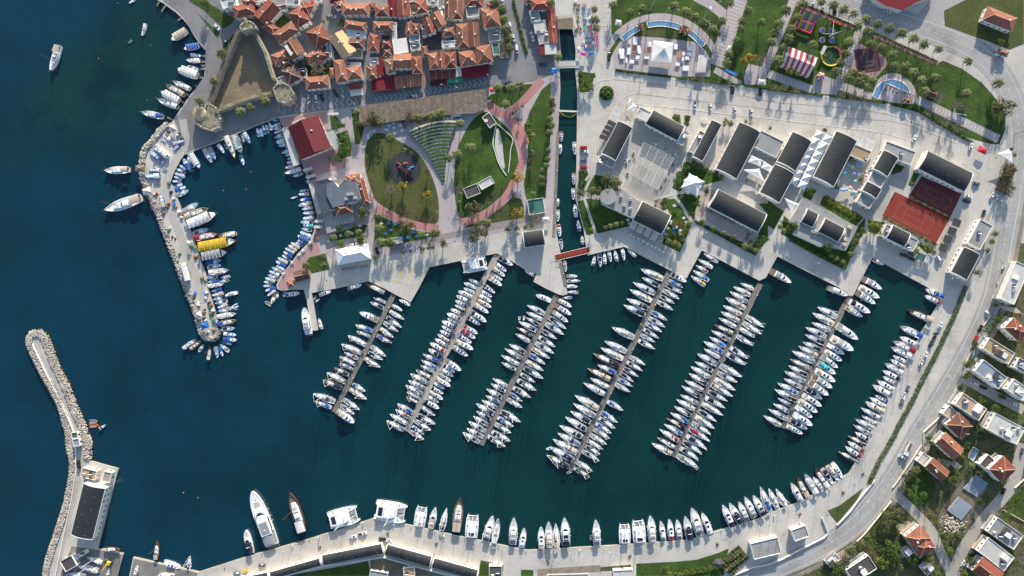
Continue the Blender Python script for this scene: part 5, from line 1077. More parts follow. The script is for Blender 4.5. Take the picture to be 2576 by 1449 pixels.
# garden shrubs and ground cover among the houses at lower right
r = random.Random(21); mb = MB(); LN = [smooth(T(s), 2) for s in ("32:1800,860 1950,890 2200,1040 2576,1230", "33:1170,600 1290,630 1500,830 1660,1000 1720,1180 1820,1380 1860,1500", "33:2576,120 2520,300 2480,520 2330,700 2150,900 1980,1150 1900,1300 1880,1500")]; LN.append(RD)
plot = T("33:1700,860 1830,640 2050,410 2240,520 2120,680 2180,800 2030,950 1740,980")
def nearpl(x, y, pl, d):
    for (x0, y0), (x1, y1) in zip(pl, pl[1:]):
        l2 = (x1-x0)**2+(y1-y0)**2 or 1; t = max(0, min(1, ((x-x0)*(x1-x0)+(y-y0)*(y1-y0))/l2))
        if (x-x0-t*(x1-x0))**2+(y-y0-t*(y1-y0))**2 < d*d: return True
for _ in range(8200):
    x, y = r.uniform(1880, 2576), r.uniform(700, 1449)
    if not inside(x, y, RES) or (inside(x, y, plot) and r.random() < .85): continue
    if any(nearpl(x, y, pl, 38 if pl is RD else 17) for pl in LN): continue
    p = P(x, y); bad = False
    for cx, cy, L, W, rz in FOOT:
        u = (p.x-cx)*math.cos(rz)+(p.y-cy)*math.sin(rz); v = -(p.x-cx)*math.sin(rz)+(p.y-cy)*math.cos(rz)
        if abs(u) < L/2+.6 and abs(v) < W/2+.6: bad = True; break
    if bad: continue
    k = math.sin(x*.09)+math.cos(y*.11)+math.sin((x+y)*.045); s0 = r.uniform(.4, 1.5)*(1.25 if k > .3 else .8)
    if k < -.9 and r.random() < .75: continue
    mi = r.choice((0, 0, 1, 2, 3, 4)) if k > 0 else r.choice((0, 1, 1, 3, 3, 5))
    for _ in range(15):
        v = Vector((r.gauss(0, .5), r.gauss(0, .5), abs(r.gauss(0, .35))))*s0; s = .42*r.uniform(.6, 1.5); n = Vector((r.uniform(-.7,.7), r.uniform(-.7,.7), 1)).normalized(); u = n.orthogonal().normalized()*s; w = n.cross(u)*.8; q = p+v+Vector((0,0,.15))
        mb.add([q-u*.5, q+w*.5, q+u*.5, q-w*.5], [(0,1,2,3)], mi)
o = struct('garden_shrubs', mb, [L_GREEN[0], L_GREEN[1], L_LIME[0], L_OLIVE[0], L_LIME[1], L_RED[0]], 'stuff'); tag(o, "low shrubs and weeds filling the gardens between the houses", 'shrubs')
PT = mat('patio_paving', 'a79c8e', .9, .12, .6, fine=.15, fscale=1.5)
for s in ("33:1280,945 1400,885 1490,955 1385,1060", "33:1335,1150 1440,1130 1430,1230 1350,1270", "33:1530,130 1630,150 1610,215 1530,185", "33:1710,260 1850,300 1800,375 1700,310", "33:1870,280 1960,345 1900,395 1830,310", "33:580,1290 760,1180 860,1255 700,1350", "32:2290,170 2500,200 2576,270 2400,230", "32:2080,560 2150,500 2200,520 2150,620", "33:2120,1120 2200,1060 2260,1100 2150,1190", "33:2210,850 2300,840 2260,960 2190,1000", "32:1700,1290 1790,1190 1850,1230 1760,1380", "33:1990,1330 2070,1260 2140,1290 2050,1400", "32:2170,1330 2250,1230 2310,1260 2230,1380"):
    LZ[0] += 1; sheet('patio', T(s), .06+LZ[0]*.0012, PT)
r = random.Random(31); mb = MB(); c0 = P(*Q(3,3,1870,940))
for _ in range(150):
    k = r.randrange(5); p = (r.gauss(0, 3.6), r.gauss(0, 2.2)); s = r.uniform(.25, .75); a = r.uniform(0, 6.28); ca, sa = math.cos(a)*s, math.sin(a)*s; o = len(mb.v)
    for vx, vy, vz in RK[k].v: mb.v.append((p[0]+vx*ca-vy*sa, p[1]+vx*sa+vy*ca, .2+vz*s))
    for f_ in RK[k].f: mb.f.append(tuple(i+o for i in f_)); mb.m.append(0)
o = mb.build('rubble_heap', M_rock); o.location = c0; o.rotation_euler.z = -.4; tag(o, "heap of pale rubble stones below the two bare foundation slabs", 'rubble heap')
# ---------------------------------------------------------------- boats
# every boat mesh: bow at x=+.5, stern at x=-.5, beam y=-.5..+.5, heights in metres of a 12 m boat above the water
def bm(n, c, rough=.35, var=.05, **k): return mat(n, c, rough, var, 2, space='o', **k)
M_gel = bm('white_gelcoat', 'e2e2e1', .25, .03, rnd=.04); M_deck = bm('pale_deck', 'd9d9d7', .6, .04, rnd=.06); M_teak = bm('teak_deck', (.21,.155,.115), .75, .12, rnd=.15)
M_wood = bm('varnished_wood', (.12,.062,.038), .45, .15, rnd=.15); M_grey = bm('grey_hull', '6f757c', .4); M_alu = bm('mast_aluminium', 'cfcfcb', .4, .04); M_tint = bm('tinted_window', (.012,.016,.022), .12, .05, spec=.6); M_hole = bm('dark_cockpit', (.07,.065,.06), .8, .15)
CV = {'n': bm('navy_canvas', (.012,.016,.04), .85, .12), 'b': bm('blue_canvas', (.02,.085,.32), .85, .12), 't': bm('beige_canvas', (.46,.39,.31), .9, .08), 'w': bm('white_canvas_cover', 'd2d0cb', .85, .05), 'r': bm('red_canvas_cover', (.26,.02,.03), .85, .1),
      'g': bm('green_canvas', (.02,.09,.06), .85, .1), 'k': bm('grey_canvas', (.25,.26,.27), .85, .1), 'y': bm('yellow_canvas', (.55,.36,.03), .85, .08), 'q': bm('teal_canvas', (.03,.36,.36), .8, .08), 'o': bm('brown_canvas', (.2,.12,.07), .85, .1), 'l': bm('bright_blue_canvas', (.03,.25,.62), .8, .08)}
CN = {'n': 'navy', 'b': 'blue', 't': 'beige', 'w': 'white', 'r': 'red', 'g': 'green', 'k': 'grey', 'y': 'yellow', 'q': 'teal', 'o': 'brown', 'l': 'bright blue'}
M_hullb = bm('blue_painted_hull', (.03,.16,.45), .45, .1, rnd=.2); M_inb = bm('pale_blue_inside', (.22,.42,.62), .6, .12, rnd=.15)
HULLC = {'w': M_gel, 'b': M_hullb, 'q': bm('teal_painted_hull', (.05,.45,.45), .45, .08), 'o': M_wood, 'r': bm('red_painted_hull', (.38,.02,.03), .4, .08), 'y': bm('yellow_painted_hull', (.6,.4,.03), .4, .06), 'g': bm('green_painted_hull', (.04,.16,.09), .5, .1), 'k': M_grey, 'n': bm('navy_painted_hull', (.012,.02,.06), .35, .1), 't': bm('cream_painted_hull', (.6,.5,.36), .5, .06)}
def hull(st, zs, mats, rim=.9, z0=-.35, din=.06, name='hull', wl=.82):
    mb = MB(); n = len(st); L = []
    for sx, k, dz in (('w', wl, None), ('s', 1, 0), ('i', rim, 0), ('d', rim, -din)):
        for sd in (-1, 1):
            for i, (x, h) in enumerate(st):
                xx = x*(.96 if sx == 'w' else 1)*(1 if sx in 'ws' else .985); L.append((xx, sd*h*k, z0 if sx == 'w' else zs[i]+dz))
    mb.v = L; R0 = lambda lv, sd: (lv*2+sd)*n
    def quad(a, b, flip, mi):
        for i in range(n-1):
            f = (a+i, a+i+1, b+i+1, b+i); mb.f.append(f[::-1] if flip else f); mb.m.append(mi)
    for sd in (0, 1):
        quad(R0(0,sd), R0(1,sd), sd == 1, 0); quad(R0(1,sd), R0(2,sd), sd == 1, 0); quad(R0(2,sd), R0(3,sd), sd == 1, 0)
    for i in range(n-1): mb.f.append((R0(3,0)+i, R0(3,0)+i+1, R0(3,1)+i+1, R0(3,1)+i)); mb.m.append(1)
    for lv in (0, 1, 2): mb.f.append((R0(lv,1), R0(lv,0), R0(lv+1,0), R0(lv+1,1)) if lv == 0 else (R0(lv,0), R0(lv+1,0), R0(lv+1,1), R0(lv,1))); mb.m.append(0)
    return mb.mesh(name, mats)
def blk(name, poly, z0, z1, m, top=.86, mtop=None):
    mb = MB(); mb.prism(poly, z0, z1, 0, top, 1 if mtop else None); return mb.mesh(name, [m]+([mtop] if mtop else []))
def sym(pts): return [(x, -y) for x, y in pts]+[(x, y) for x, y in pts[::-1]]
def dome(name, x0, x1, hw, z0, z1, m, n=6):
    mb = MB(); mb.arch(x0, x1, -hw, hw, z0, z1-z0, 0, n, .06); return mb.mesh(name, [m])
def bar(name, a, b, r, m, r1=None, n=5, ex=()):
    mb = MB(); mb.tube(a, b, r, r1, n)
    for e in ex: mb.tube(*e, n=4)
    return mb.mesh(name, [m])
ST_S = [(-.5,.34),(-.38,.43),(-.2,.49),(-.02,.5),(.13,.43),(.26,.31),(.37,.18),(.46,.065),(.5,.01)]; ZS = [1.0,1.0,1.0,1.02,1.06,1.12,1.18,1.24,1.28]
ST_M = [(-.5,.43),(-.35,.48),(-.1,.5),(.1,.49),(.25,.42),(.36,.31),(.44,.18),(.49,.05),(.5,.01)]; ZM = [1.1,1.1,1.15,1.25,1.4,1.5,1.6,1.68,1.7]
ST_F = [(-.5,.3),(-.4,.42),(-.2,.49),(.05,.5),(.22,.43),(.35,.3),(.44,.16),(.49,.04),(.5,.01)]; ZF = [.85,.8,.72,.72,.8,.95,1.1,1.3,1.35]
ST_G = [(-.5,.3),(-.44,.38),(-.25,.47),(0,.5),(.18,.45),(.3,.34),(.4,.2),(.48,.05),(.5,.01)]; ZG = [1.7,1.6,1.35,1.25,1.3,1.45,1.65,1.95,2.0]
PARTS = {}
def part(key, fn):
    if key not in PARTS: PARTS[key] = fn()
    return PARTS[key]
HAT = None
def add(t, key, fn, parent=None, loc=None, rz=0):
    me = part(key, fn); o = link(me.name.split('.')[0], me, parent or t)
    if loc: o.location = loc
    if rz: o.rotation_euler.z = rz
    return o
def fender(t, rr, z=.75):
    for _ in range(rr.choice((2, 3, 4))):
        sd = rr.choice((-1, 1)); o = add(t, 'fender', lambda: bar('fender', (0,0,-.4), (0,0,.3), .17, M_gel, n=6), loc=(rr.uniform(-.3,.12), sd*.53, z)); o.scale = (1/t.scale[0], 1/t.scale[1], 1)
def hatches(t, h, xs, z):
    for x in xs: o = add(t, 'hatch', lambda: blk('hatch', [(-.3,-.3),(.3,-.3),(.3,.3),(-.3,.3)], 0, .07, M_tint, .9), h, (x, 0, z)); o.scale = (1/t.scale[0], 1/t.scale[1], 1)
def mast(t, x, h, spr=3, col=None, boom=.36, z0=1.3, r=.16):
    o = add(t, ('mast', x, h, spr), lambda: bar('mast', (x,0,z0), (x,0,h), r, M_alu, r*.7, 6))
    o.scale = (1, 1, 1)
    return o
def slim(mesh_fn, L, W):  # tubes must stay round although hulls are scaled in x and y
    pass
def sailboat(t, c, L, W, rr):
    wood = c[0] == 'o'; cc = c[-1] if not wood else rr.choice('tn'); k = rr.randrange(3)
    hm, dm = (M_wood, M_teak) if wood else (M_gel, M_teak if (rr.random() < .05) else M_deck)
    hl = add(t, ('sh', wood, dm.name), lambda: hull(ST_S, ZS, [hm, dm], .93)); hatches(t, hl, (.33, .24), 1.12)
    cr = add(t, ('roof', k, wood), lambda: blk('coachroof', sym([(-.14,.26),(.08,.28),(.2,.2),(.26+.02*k,.09)]), 1.0, 1.5, M_gel if not wood else M_deck, .8))
    for sd in (-1, 1): add(t, ('cw', sd), lambda: blk('cabin_window', [(-.1,sd*.285),(.1,sd*.285),(.1,sd*.2),(-.1,sd*.225)], 1.2, 1.38, M_tint, .96), cr)
    ck = add(t, ('cockpit', k), lambda: blk('cockpit', sym([(-.47,.2),(-.15,.26)]), .96, 1.03, [M_hole, M_deck, CV['k']][k], 1))
    add(t, 'wheel', lambda: blk('steering_wheel', [(-.005,-.14),(.005,-.14),(.005,.14),(-.005,.14)], 1.05, 1.7, M_alu, 1), ck, (-.36, 0, 0))
    if cc != 'v':
        add(t, ('spray', cc), lambda: dome('sprayhood', -.19, -.1, .29, 1.35, 1.95, CV[cc]))
        if k != 2 or cc in 'bl': add(t, ('bim', cc, k), lambda: dome('bimini', -.42+.03*k, -.23, .33, 2.6, 2.95, CV[cc]))
    H = L*rr.uniform(1.18, 1.38); tz = 12/L
    # mast, spreaders, boom with sail cover, furled headsail: built in metres, the empty's scale undone on each
    inv = (1/L, 1/W, 1/t.scale[2])
    key = ('mast', round(H)); mx = .08
    def mk():
        Hh = round(H); mb = MB(); mb.tube((0,0,1.0), (0,0,Hh), .13, .09, 6)
        for f in (.38, .62, .83): mb.tube((-.12,-1.25*(1.2-f),Hh*f), (-.12,1.25*(1.2-f),Hh*f), .05, n=4)
        return mb.mesh('mast', [M_alu])
    o = add(t, key, mk, loc=(mx, 0, 0)); o.scale = inv
    cov = rr.choice('wwwtnb') if cc in 'wk' else (cc if rr.random() < .6 else 'w')
    b = add(t, ('boom', cov, round(L)), lambda: bar('boom', (0,0,2.1), (-.38*round(L),0,2.0), .19, CV[cov], .13), loc=(mx-.01, 0, 0)); b.scale = inv
    fc = rr.choice('wwwwwtrbgn') if rr.random() < .5 else 'w'
    g = add(t, ('jib', fc, round(H), round(L)), lambda: bar('furled_headsail', (.485*round(L),0,1.6), (.09*round(L),0,round(H)*.95), .09, CV[fc], .035, 5)); g.scale = inv
    fender(t, rr)
def motoryacht(t, c, L, W, rr):
    hc = c[0] if c[0] in 'oryk' and len(c) > 1 else 'w'; cc = c[-1]; k = rr.randrange(3); big = L > 15
    hm = HULLC[hc] if hc != 'w' else M_gel
    hl = add(t, ('mh', hc, k == 1), lambda: hull(ST_M, ZM, [hm, M_deck if k != 1 else M_gel], .9)); hatches(t, hl, (.33,) if k else (.36, .24), 1.36)
    add(t, 'bath', lambda: blk('bathing_platform', sym([(-.56,.36),(-.5,.4)]), .3, .5, M_teak, 1))
    add(t, ('mck', k), lambda: blk('cockpit', sym([(-.48,.36),(-.26,.4)]), 1.0, 1.11, [M_teak, M_deck, CV['k']][k], 1))
    cb = add(t, ('cab', k), lambda: blk('cabin', sym([(-.26,.4),(.02,.4),(.14,.34),(.26-.03*k,.2)]), 1.1, 2.3, M_gel, .84))
    ws = add(t, ('ws', k), lambda: blk('windscreen', sym([(.0,.34),(.07,.32),(.13-.02*k,.22),(.155-.02*k,.1)]), 1.9, 2.38, M_tint, .8), cb)
    for sd in (-1, 1): add(t, ('mw', sd), lambda: blk('cabin_window', [(-.22,sd*.41),(.0,sd*.41),(.0,sd*.34),(-.22,sd*.34)], 1.55, 2.0, M_tint, .97), cb)
    if k == 0 or big:
        fb = add(t, 'fly', lambda: blk('flybridge', sym([(-.3,.34),(-.02,.34),(.06,.2)]), 2.35, 2.85, M_gel, .95)); add(t, ('seat', cc), lambda: blk('flybridge_seats', sym([(-.27,.27),(-.06,.27)]), 2.84, 2.95, CV[cc] if cc in 'ktnob' else CV['k'], .95), fb)
    elif k == 1:
        ht = add(t, 'hard', lambda: dome('hardtop', -.3, .02, .36, 2.35, 2.6, M_gel)); add(t, 'sunroof', lambda: blk('sunroof', sym([(-.16,.15),(-.06,.15)]), 2.5, 2.62, M_tint, .95), ht)
    else: add(t, ('mcov', cc), lambda: dome('cockpit_cover', -.32, .0, .37, 2.2, 2.75, CV[cc]))
    if cc in 'nbtroqlgk' : add(t, ('mcan', cc), lambda: dome('stern_canopy', -.46, -.27, .4, 2.3, 2.7, CV[cc]))
    add(t, ('pad', k), lambda: blk('sun_pad', sym([(.19,.2),(.3,.14)]), 1.38, 1.5, CV['t'] if k == 2 else CV['w'], .95))
    o = add(t, 'radar', lambda: bar('radar_arch', (0,-1.2,0), (0,1.2,0), .1, M_gel, ex=(((0,0,0),(0,0,.8),.12),)), loc=(-.2, 0, 2.95)); o.scale = (1/L, 1/W, 1)
    fender(t, rr, .8)
def fishing(t, c, L, W, rr):
    hc = c[0]; cc = c[1] if len(c) > 1 else None; k = rr.randrange(3); hm = HULLC.get(hc, M_gel)
    add(t, ('fh', hc), lambda: hull(ST_F, ZF, [hm, M_inb if hc in 'bq' else M_deck], .86, -.3, .25))
    add(t, ('thw', k), lambda: blk('engine_box', sym([(-.12,.2),(.06,.2)]), .5, 1.0, M_gel if k else M_inb, .9))
    if L > 5: 
        add(t, ('wh', k), lambda: blk('wheelhouse', sym([(-.05+.05*k,.25),(.16,.24)]), .5, 1.9, M_gel, .88)); 
    add(t, ('fd', hc), lambda: blk('foredeck', sym([(.22,.36),(.36,.22),(.44,.1)]), .75, 1.05, M_gel if hc != 'w' else M_inb, .9))
    if cc: add(t, ('fc', cc, k), lambda: dome('canopy', -.46, -.02-.08*k if cc != 'b' else .02, .42, 1.9, 2.2, CV[cc]))
    else: add(t, 'floor', lambda: blk('floorboards', sym([(-.4,.28),(-.14,.34)]), .5, .56, M_teak, 1))
    o = add(t, 'fpole', lambda: bar('mast', (0,0,.5), (0,0,3.4), .06, M_wood), loc=(.19, 0, 0)); o.scale = (1/L, 1/W, 1)
def gulet(t, c, L, W, rr):
    hc = c[0]; cc = c[1] if len(c) > 1 else 'w'; hm = HULLC.get(hc, M_gel); inv = (1/L, 1/W, 1/t.scale[2])
    add(t, ('gh', hc), lambda: hull(ST_G, ZG, [hm if hc != 'w' else M_gel, M_teak if hc in 'ot' else M_deck], .88, -.4, .3))
    add(t, ('gr', hc), lambda: blk('cabin', sym([(-.22,.3),(.1,.3),(.24,.18)]), 1.1, 2.0, M_gel, .9))
    ph = add(t, 'gph', lambda: blk('wheelhouse', sym([(-.12,.24),(.0,.24)]), 1.9, 2.7, M_gel, .9)); add(t, 'gws', lambda: blk('windscreen', sym([(.0,.22),(.02,.2)]), 2.1, 2.5, M_tint, .95), ph)
    add(t, ('gaw', cc), lambda: dome('stern_awning', -.47, -.2, .37, 2.9, 3.15, CV[cc]))
    add(t, 'gpad', lambda: blk('sun_pad', sym([(.1,.26),(.26,.17)]), 1.9, 2.1, CV['w'], .95))
    add(t, 'gtab', lambda: blk('deck_bench', sym([(-.46,.3),(-.42,.3)]), 1.5, 1.9, M_wood, .95))
    o = add(t, ('gbs', round(L)), lambda: bar('bowsprit', (.49*round(L),0,2.0), (.58*round(L),0,2.5), .2, M_wood, .08)); o.scale = inv
    o = add(t, ('gm', round(L)), lambda: bar('mast', (0,0,1), (0,0,round(L)*.95), .15, M_wood, .09), loc=(.12, 0, 0)); o.scale = inv
def tourboat(t, c, L, W, rr):
    hc = c[0]; cc = c[1] if len(c) > 1 else c[0]; hm = HULLC.get(hc, M_gel)
    add(t, ('th', hc), lambda: hull(ST_F, [1.2]*9, [hm, M_teak], .9, -.4, .2))
    cn = add(t, ('tc', cc), lambda: dome('canopy', -.49, .28, .46, 2.7, 3.2, CV[cc]))
    for i in range(6): add(t, ('tr', i, cc == 'y'), lambda: blk('canopy_rib', [(-.48+i*.148,-.44),(-.47+i*.148,-.44),(-.47+i*.148,.44),(-.48+i*.148,.44)], 2.75, 3.23, CV[cc if cc in 'y' else 'w'], 1), cn)
    for x in (-.45, .22):
        for sd in (-1, 1): o = add(t, 'tp', lambda: bar('post', (0,0,1), (0,0,2.75), .06, M_alu), loc=(x, sd*.4, 0)); o.scale = (1/L, 1/W, 1)
    add(t, 'tfd', lambda: blk('foredeck', sym([(.28,.38),(.38,.24),(.45,.1)]), 1.1, 1.3, M_gel, .9))
    o = add(t, ('tbs', round(L)), lambda: bar('bowsprit', (.48*round(L),0,1.3), (.58*round(L),0,1.7), .12, M_wood, .06)); o.scale = (1/L, 1/W, 1)
def catamaran(t, c, L, W, rr):
    inv = (1/L, 1/W, 1/t.scale[2]); cc = c[-1]
    for sd in (-1, 1):
        add(t, ('kh', sd), lambda: hull([(-.5,.1),(-.3,.13),(0,.14),(.25,.12),(.42,.06),(.5,.008)], [1.1,1.3,1.5,1.5,1.5,1.5], [M_gel, M_gel], .95), loc=(0, sd*.36, 0))
        h = add(t, ('kn', sd), lambda: blk('trampoline', [(.2,sd*.02),(.42,sd*.02),(.42,sd*.28),(.2,sd*.26)], 1.3, 1.36, CV['k'], 1))
        for x in (-.3, .0, .25): o = add(t, 'hatch', lambda: blk('hatch', [(-.3,-.3),(.3,-.3),(.3,.3),(-.3,.3)], 0, .07, M_tint, .9), None, (x, sd*.36, 1.46)); o.scale = (1/L, 1/W, 1)
    add(t, 'kb', lambda: blk('bridge_deck', sym([(-.44,.34),(.2,.34)]), .9, 1.45, M_gel, 1)); add(t, 'kbeam', lambda: blk('cross_beam', sym([(.42,.36),(.44,.36)]), 1.2, 1.5, M_gel, 1))
    cb = add(t, 'kc', lambda: blk('cabin', sym([(-.22,.33),(.04,.32),(.15,.2)]), 1.45, 2.5, M_gel, .86)); add(t, 'kw', lambda: blk('windscreen', sym([(.02,.3),(.08,.27),(.12,.18)]), 1.85, 2.3, M_tint, .93), cb)
    add(t, ('kcan', cc), lambda: blk('cockpit_roof', sym([(-.44,.3),(-.2,.32)]), 2.5, 2.75, M_gel, .95)); add(t, ('kck', cc), lambda: blk('roof_hatch', sym([(-.38,.2),(-.24,.22)]), 2.74, 2.82, CV['n'] if cc in 'wn' else CV[cc], .95))
    H = L*1.4; o = add(t, ('km', round(H)), lambda: bar('mast', (0,0,1.5), (0,0,round(H)), .18, M_alu, .12, 6, ex=(((0,-1.4,H*.5),(0,1.4,H*.5),.06),)), loc=(.03, 0, 0)); o.scale = inv
    o = add(t, ('kbm', round(L)), lambda: bar('boom', (0,0,3.4), (-.4*round(L),0,3.4), .3, CV['w'], .2), loc=(.02, 0, 0)); o.scale = inv
    o = add(t, ('kj', round(L)), lambda: bar('furled_headsail', (.43*round(L),0,1.6), (.04*round(L),0,round(H)*.9), .12, CV['w'], .05)); o.scale = inv
def dinghy(t, c, L, W, rr):
    m = {'k': CV['k'], 'w': M_gel, 'r': bm('orange_rubber', (.6,.1,.02), .6, .06), 'g': HULLC['g'], 'b': M_hullb}.get(c[0], CV['k'])
    def tub():
        mb = MB()
        for sd in (-1, 1): mb.tube((-.5,sd*.38,.35), (.2,sd*.38,.38), .12, n=6); mb.tube((.2,sd*.38,.38), (.48,sd*.04,.5), .12, .1, 6)
        return mb.mesh('inflatable_tube', [m])
    add(t, ('dt', c[0]), tub); add(t, 'df', lambda: blk('floor', sym([(-.46,.3),(.2,.3),(.4,.05)]), .05, .2, CV['k'], 1)); o = add(t, 'dm', lambda: blk('outboard_motor', sym([(-.2,.15),(.2,.15)]), .3, .9, M_dark, .8), loc=(-.5, 0, 0)); o.scale = (1/L, 1/W, 1)
BUILD = {'s': sailboat, 'm': motoryacht, 'f': fishing, 'u': gulet, 't': tourboat, 'c': catamaran, 'd': dinghy}
RATIO = {'s': .275, 'm': .315, 'f': .36, 'u': .3, 't': .4, 'c': .56, 'd': .5}
def look(k, c):
    cc = c[-1]
    if k == 's': return "varnished wooden sailing yacht" if c[0] == 'o' else f"white sailing yacht with {CN[cc]} canvas" if cc in CN else "white sailing yacht"
    if k == 'm': return ("brown hulled motor yacht" if c[0] == 'o' and len(c) > 1 else "yellow motorboat" if c[0] == 'y' else "red hulled motorboat" if c[0] == 'r' and len(c) > 1 else f"white motor yacht with {CN[cc]} covers" if cc != 'w' else "white motor yacht")
    hn = {'w': 'white', 'b': 'blue', 'q': 'teal', 'o': 'brown', 'r': 'red', 'y': 'yellow', 'g': 'green', 'k': 'grey', 'n': 'dark', 't': 'cream'}[c[0]]
    if k == 'f': return f"small {hn} fishing boat"+(f" with {CN[c[1]]} canopy" if len(c) > 1 else "")
    if k == 'u': return f"{hn} wooden gulet"+(f" with {CN[c[1]]} awning" if len(c) > 1 else "")
    if k == 't': return f"{hn} tour boat under {CN[c[-1]]} canopy"
    if k == 'c': return "white sailing catamaran"
    return {'k': 'grey', 'w': 'white', 'r': 'orange', 'g': 'green', 'b': 'blue'}.get(c[0], 'grey')+" dinghy"
NAME = {'s': 'sailing_yacht', 'm': 'motor_yacht', 'f': 'fishing_boat', 'u': 'gulet', 't': 'tour_boat', 'c': 'catamaran', 'd': 'dinghy'}
RB = random.Random(11); NBOAT = 0
def boats(c, r, phrase, s, end='shore', order=1, z=WL):
    """kind+colours bow_x,bow_y,stern_x,stern_y[,width] in the plan of one tile, listed from one end of the row"""
    global NBOAT
    es = re.findall(r'([smfutcd])([a-z]*)(-?\d+),(-?\d+),(-?\d+),(-?\d+)(?:,(\d+))?', s); looks = [look(e[0], e[1] or 'w') for e in es]; cnt = {}; tot = {}
    for l in looks: tot[l] = tot.get(l, 0)+1
    for e, l in zip(es, looks):
        k, col = e[0], e[1] or 'w'; B = P(*Q(c, r, float(e[2]), float(e[3])), z+1.1); A = P(*Q(c, r, float(e[4]), float(e[5])), z+1.1)
        L = (B-A).length; W = (float(e[6])/4*S if e[6] else L*RATIO[k]*RB.uniform(.95, 1.06)); M = (A+B)/2
        i = cnt.get(l, 0); cnt[l] = i+1
        lab = f"{l} {phrase}" if tot[l] == 1 else f"{l} {phrase}, {ordn(i)} from {end}"
        zs = (max(.45, min(1.25, L/12))*(1.2 if k in 'mc' else 1)) if k != 'd' else .8
        t = thing(NAME[k], lab, {'s':'sailing boat','m':'motorboat','f':'fishing boat','u':'gulet','t':'tour boat','c':'catamaran','d':'dinghy'}[k], (M.x, M.y, z), math.atan2(B.y-A.y, B.x-A.x), 'boats '+phrase, (L, W, zs))
        BUILD[k](t, col, L, W, RB); NBOAT += 1
PN = ["leftmost pontoon", "second pontoon", "third pontoon", "fourth pontoon", "fifth pontoon", "rightmost pontoon"]
boats(1,2,"left of leftmost pontoon","st1185,95,1305,150 sn1150,140,1285,205 mw1045,243,1228,325 sb1000,368,1175,435 sw1015,432,1148,490 sw925,475,1105,575 st860,562,1058,655 sr885,645,1025,710 sw840,688,995,768 sk842,755,972,822 sn790,805,938,878 st715,850,900,950 sn672,925,862,1008 sn575,1062,795,1145 sb600,1140,760,1205")
boats(1,2,"right of leftmost pontoon","mw1440,118,1550,170 mt1472,228,1370,175 st1490,318,1345,230 sn1465,400,1315,290 sn1430,440,1285,345 st1385,500,1250,405 sb1365,555,1215,475 sw1308,690,1155,585 sn1278,725,1130,645 st1250,800,1090,705 sb1100,1040,970,965 st1112,1120,940,1015 sk1040,1225,878,1120 sn990,1270,845,1175 mt990,1355,818,1230")
boats(1,2,"left of second pontoon","mw2140,-87,2240,-44 mw2090,-54,2215,0 mw2090,0,2195,48 mt2035,30,2175,90 mw2015,75,2145,138 mn2005,125,2125,185 mt2000,170,2105,220 mw1958,210,2078,268 mw1920,255,2062,315 mw1925,305,2035,355 mn1870,330,2015,405 mw1868,380,1990,445 mn1850,425,1970,490 mt1828,465,1942,535 mw1800,510,1922,580 mr1750,550,1900,635 mn1735,612,1875,695 sb1678,665,1840,740 sb1660,725,1812,805 sk1655,780,1790,840 sw1610,825,1758,900 sk1555,862,1725,955 sk1535,930,1695,1010 sn1505,978,1672,1065 sw1520,1045,1648,1110 sw1515,1095,1630,1155 sb1425,1165,1578,1260 sr1405,1222,1548,1310 sw1345,1270,1518,1365 st1315,1335,1488,1430")
boats(1,2,"right of second pontoon","mn2586,-230,2440,-309 mw2520,-169,2405,-249 mt2505,-119,2385,-204 mw2480,-79,2370,-139 mw2475,-24,2335,-114 mn2405,50,2290,-30 mw2375,90,2270,30 mw2370,140,2250,70 mot2370,195,2230,120 mt2340,250,2200,160 mn2320,340,2165,240 mn2258,370,2125,290 mr2232,460,2095,380 mr2210,505,2065,420 mb2170,552,2040,475 mt2188,618,2010,530 mk2132,682,1985,590 mw2065,830,1910,735 mn2003,850,1885,775 mw1985,888,1858,815 mk1962,938,1842,865 mt1958,988,1812,905 mw1898,1018,1795,950 mn1885,1062,1765,1000 mt1882,1120,1745,1040 mw1838,1150,1718,1085 mn1843,1212,1700,1130 sw1803,1283,1665,1195 sn1803,1370,1625,1275 sn1760,1432,1600,1335 sb1690,1470,1572,1390 sr1690,1525,1545,1440")
boats(2,2,"left of third pontoon","mw240,68,392,130 sn150,172,330,260 sw140,240,303,318 sn143,297,275,375 sn65,335,248,430 so45,395,215,480 st30,458,182,540 sn-31,565,132,650 sg-75,608,97,705 sw-110,675,67,768 sn-105,748,40,822 sw-196,910,-44,990 sn-214,962,-64,1040 sn-258,1015,-94,1105 sb-266,1082,-126,1150 sw-306,1130,-151,1205 sn-364,1165,-184,1265 sn-356,1240,-214,1320 sn-391,1290,-241,1380 sn-436,1345,-268,1440 sn-456,1412,-291,1500 sn-496,1454,-326,1554")
boats(2,2,"right of third pontoon","mt600,190,470,122 mow598,270,438,175 mow565,342,408,235 sn548,412,375,295 sn525,470,340,355 sn455,515,305,428 sn442,597,272,490 sn428,660,240,552 st385,710,208,608 sb338,768,178,668 st322,835,142,735 sn318,912,122,800 sg235,950,85,862 sn245,1032,52,925 sn190,1105,12,1000 sb105,1140,-20,1060 st105,1203,-50,1115 sn90,1350,-111,1240 sb20,1395,-144,1300 sn-6,1460,-171,1365 sn-16,1539,-206,1444 sn-66,1594,-246,1489")
boats(2,2,"moored off third pontoon","dw72,325,76,285 dw118,325,124,280"); boats(2,2,"on the canal mouth's right quay","mw660,-119,552,-119 sw690,-74,552,-69 mw660,-14,555,-19 mw560,40,665,45 sb500,100,608,95",'canal')
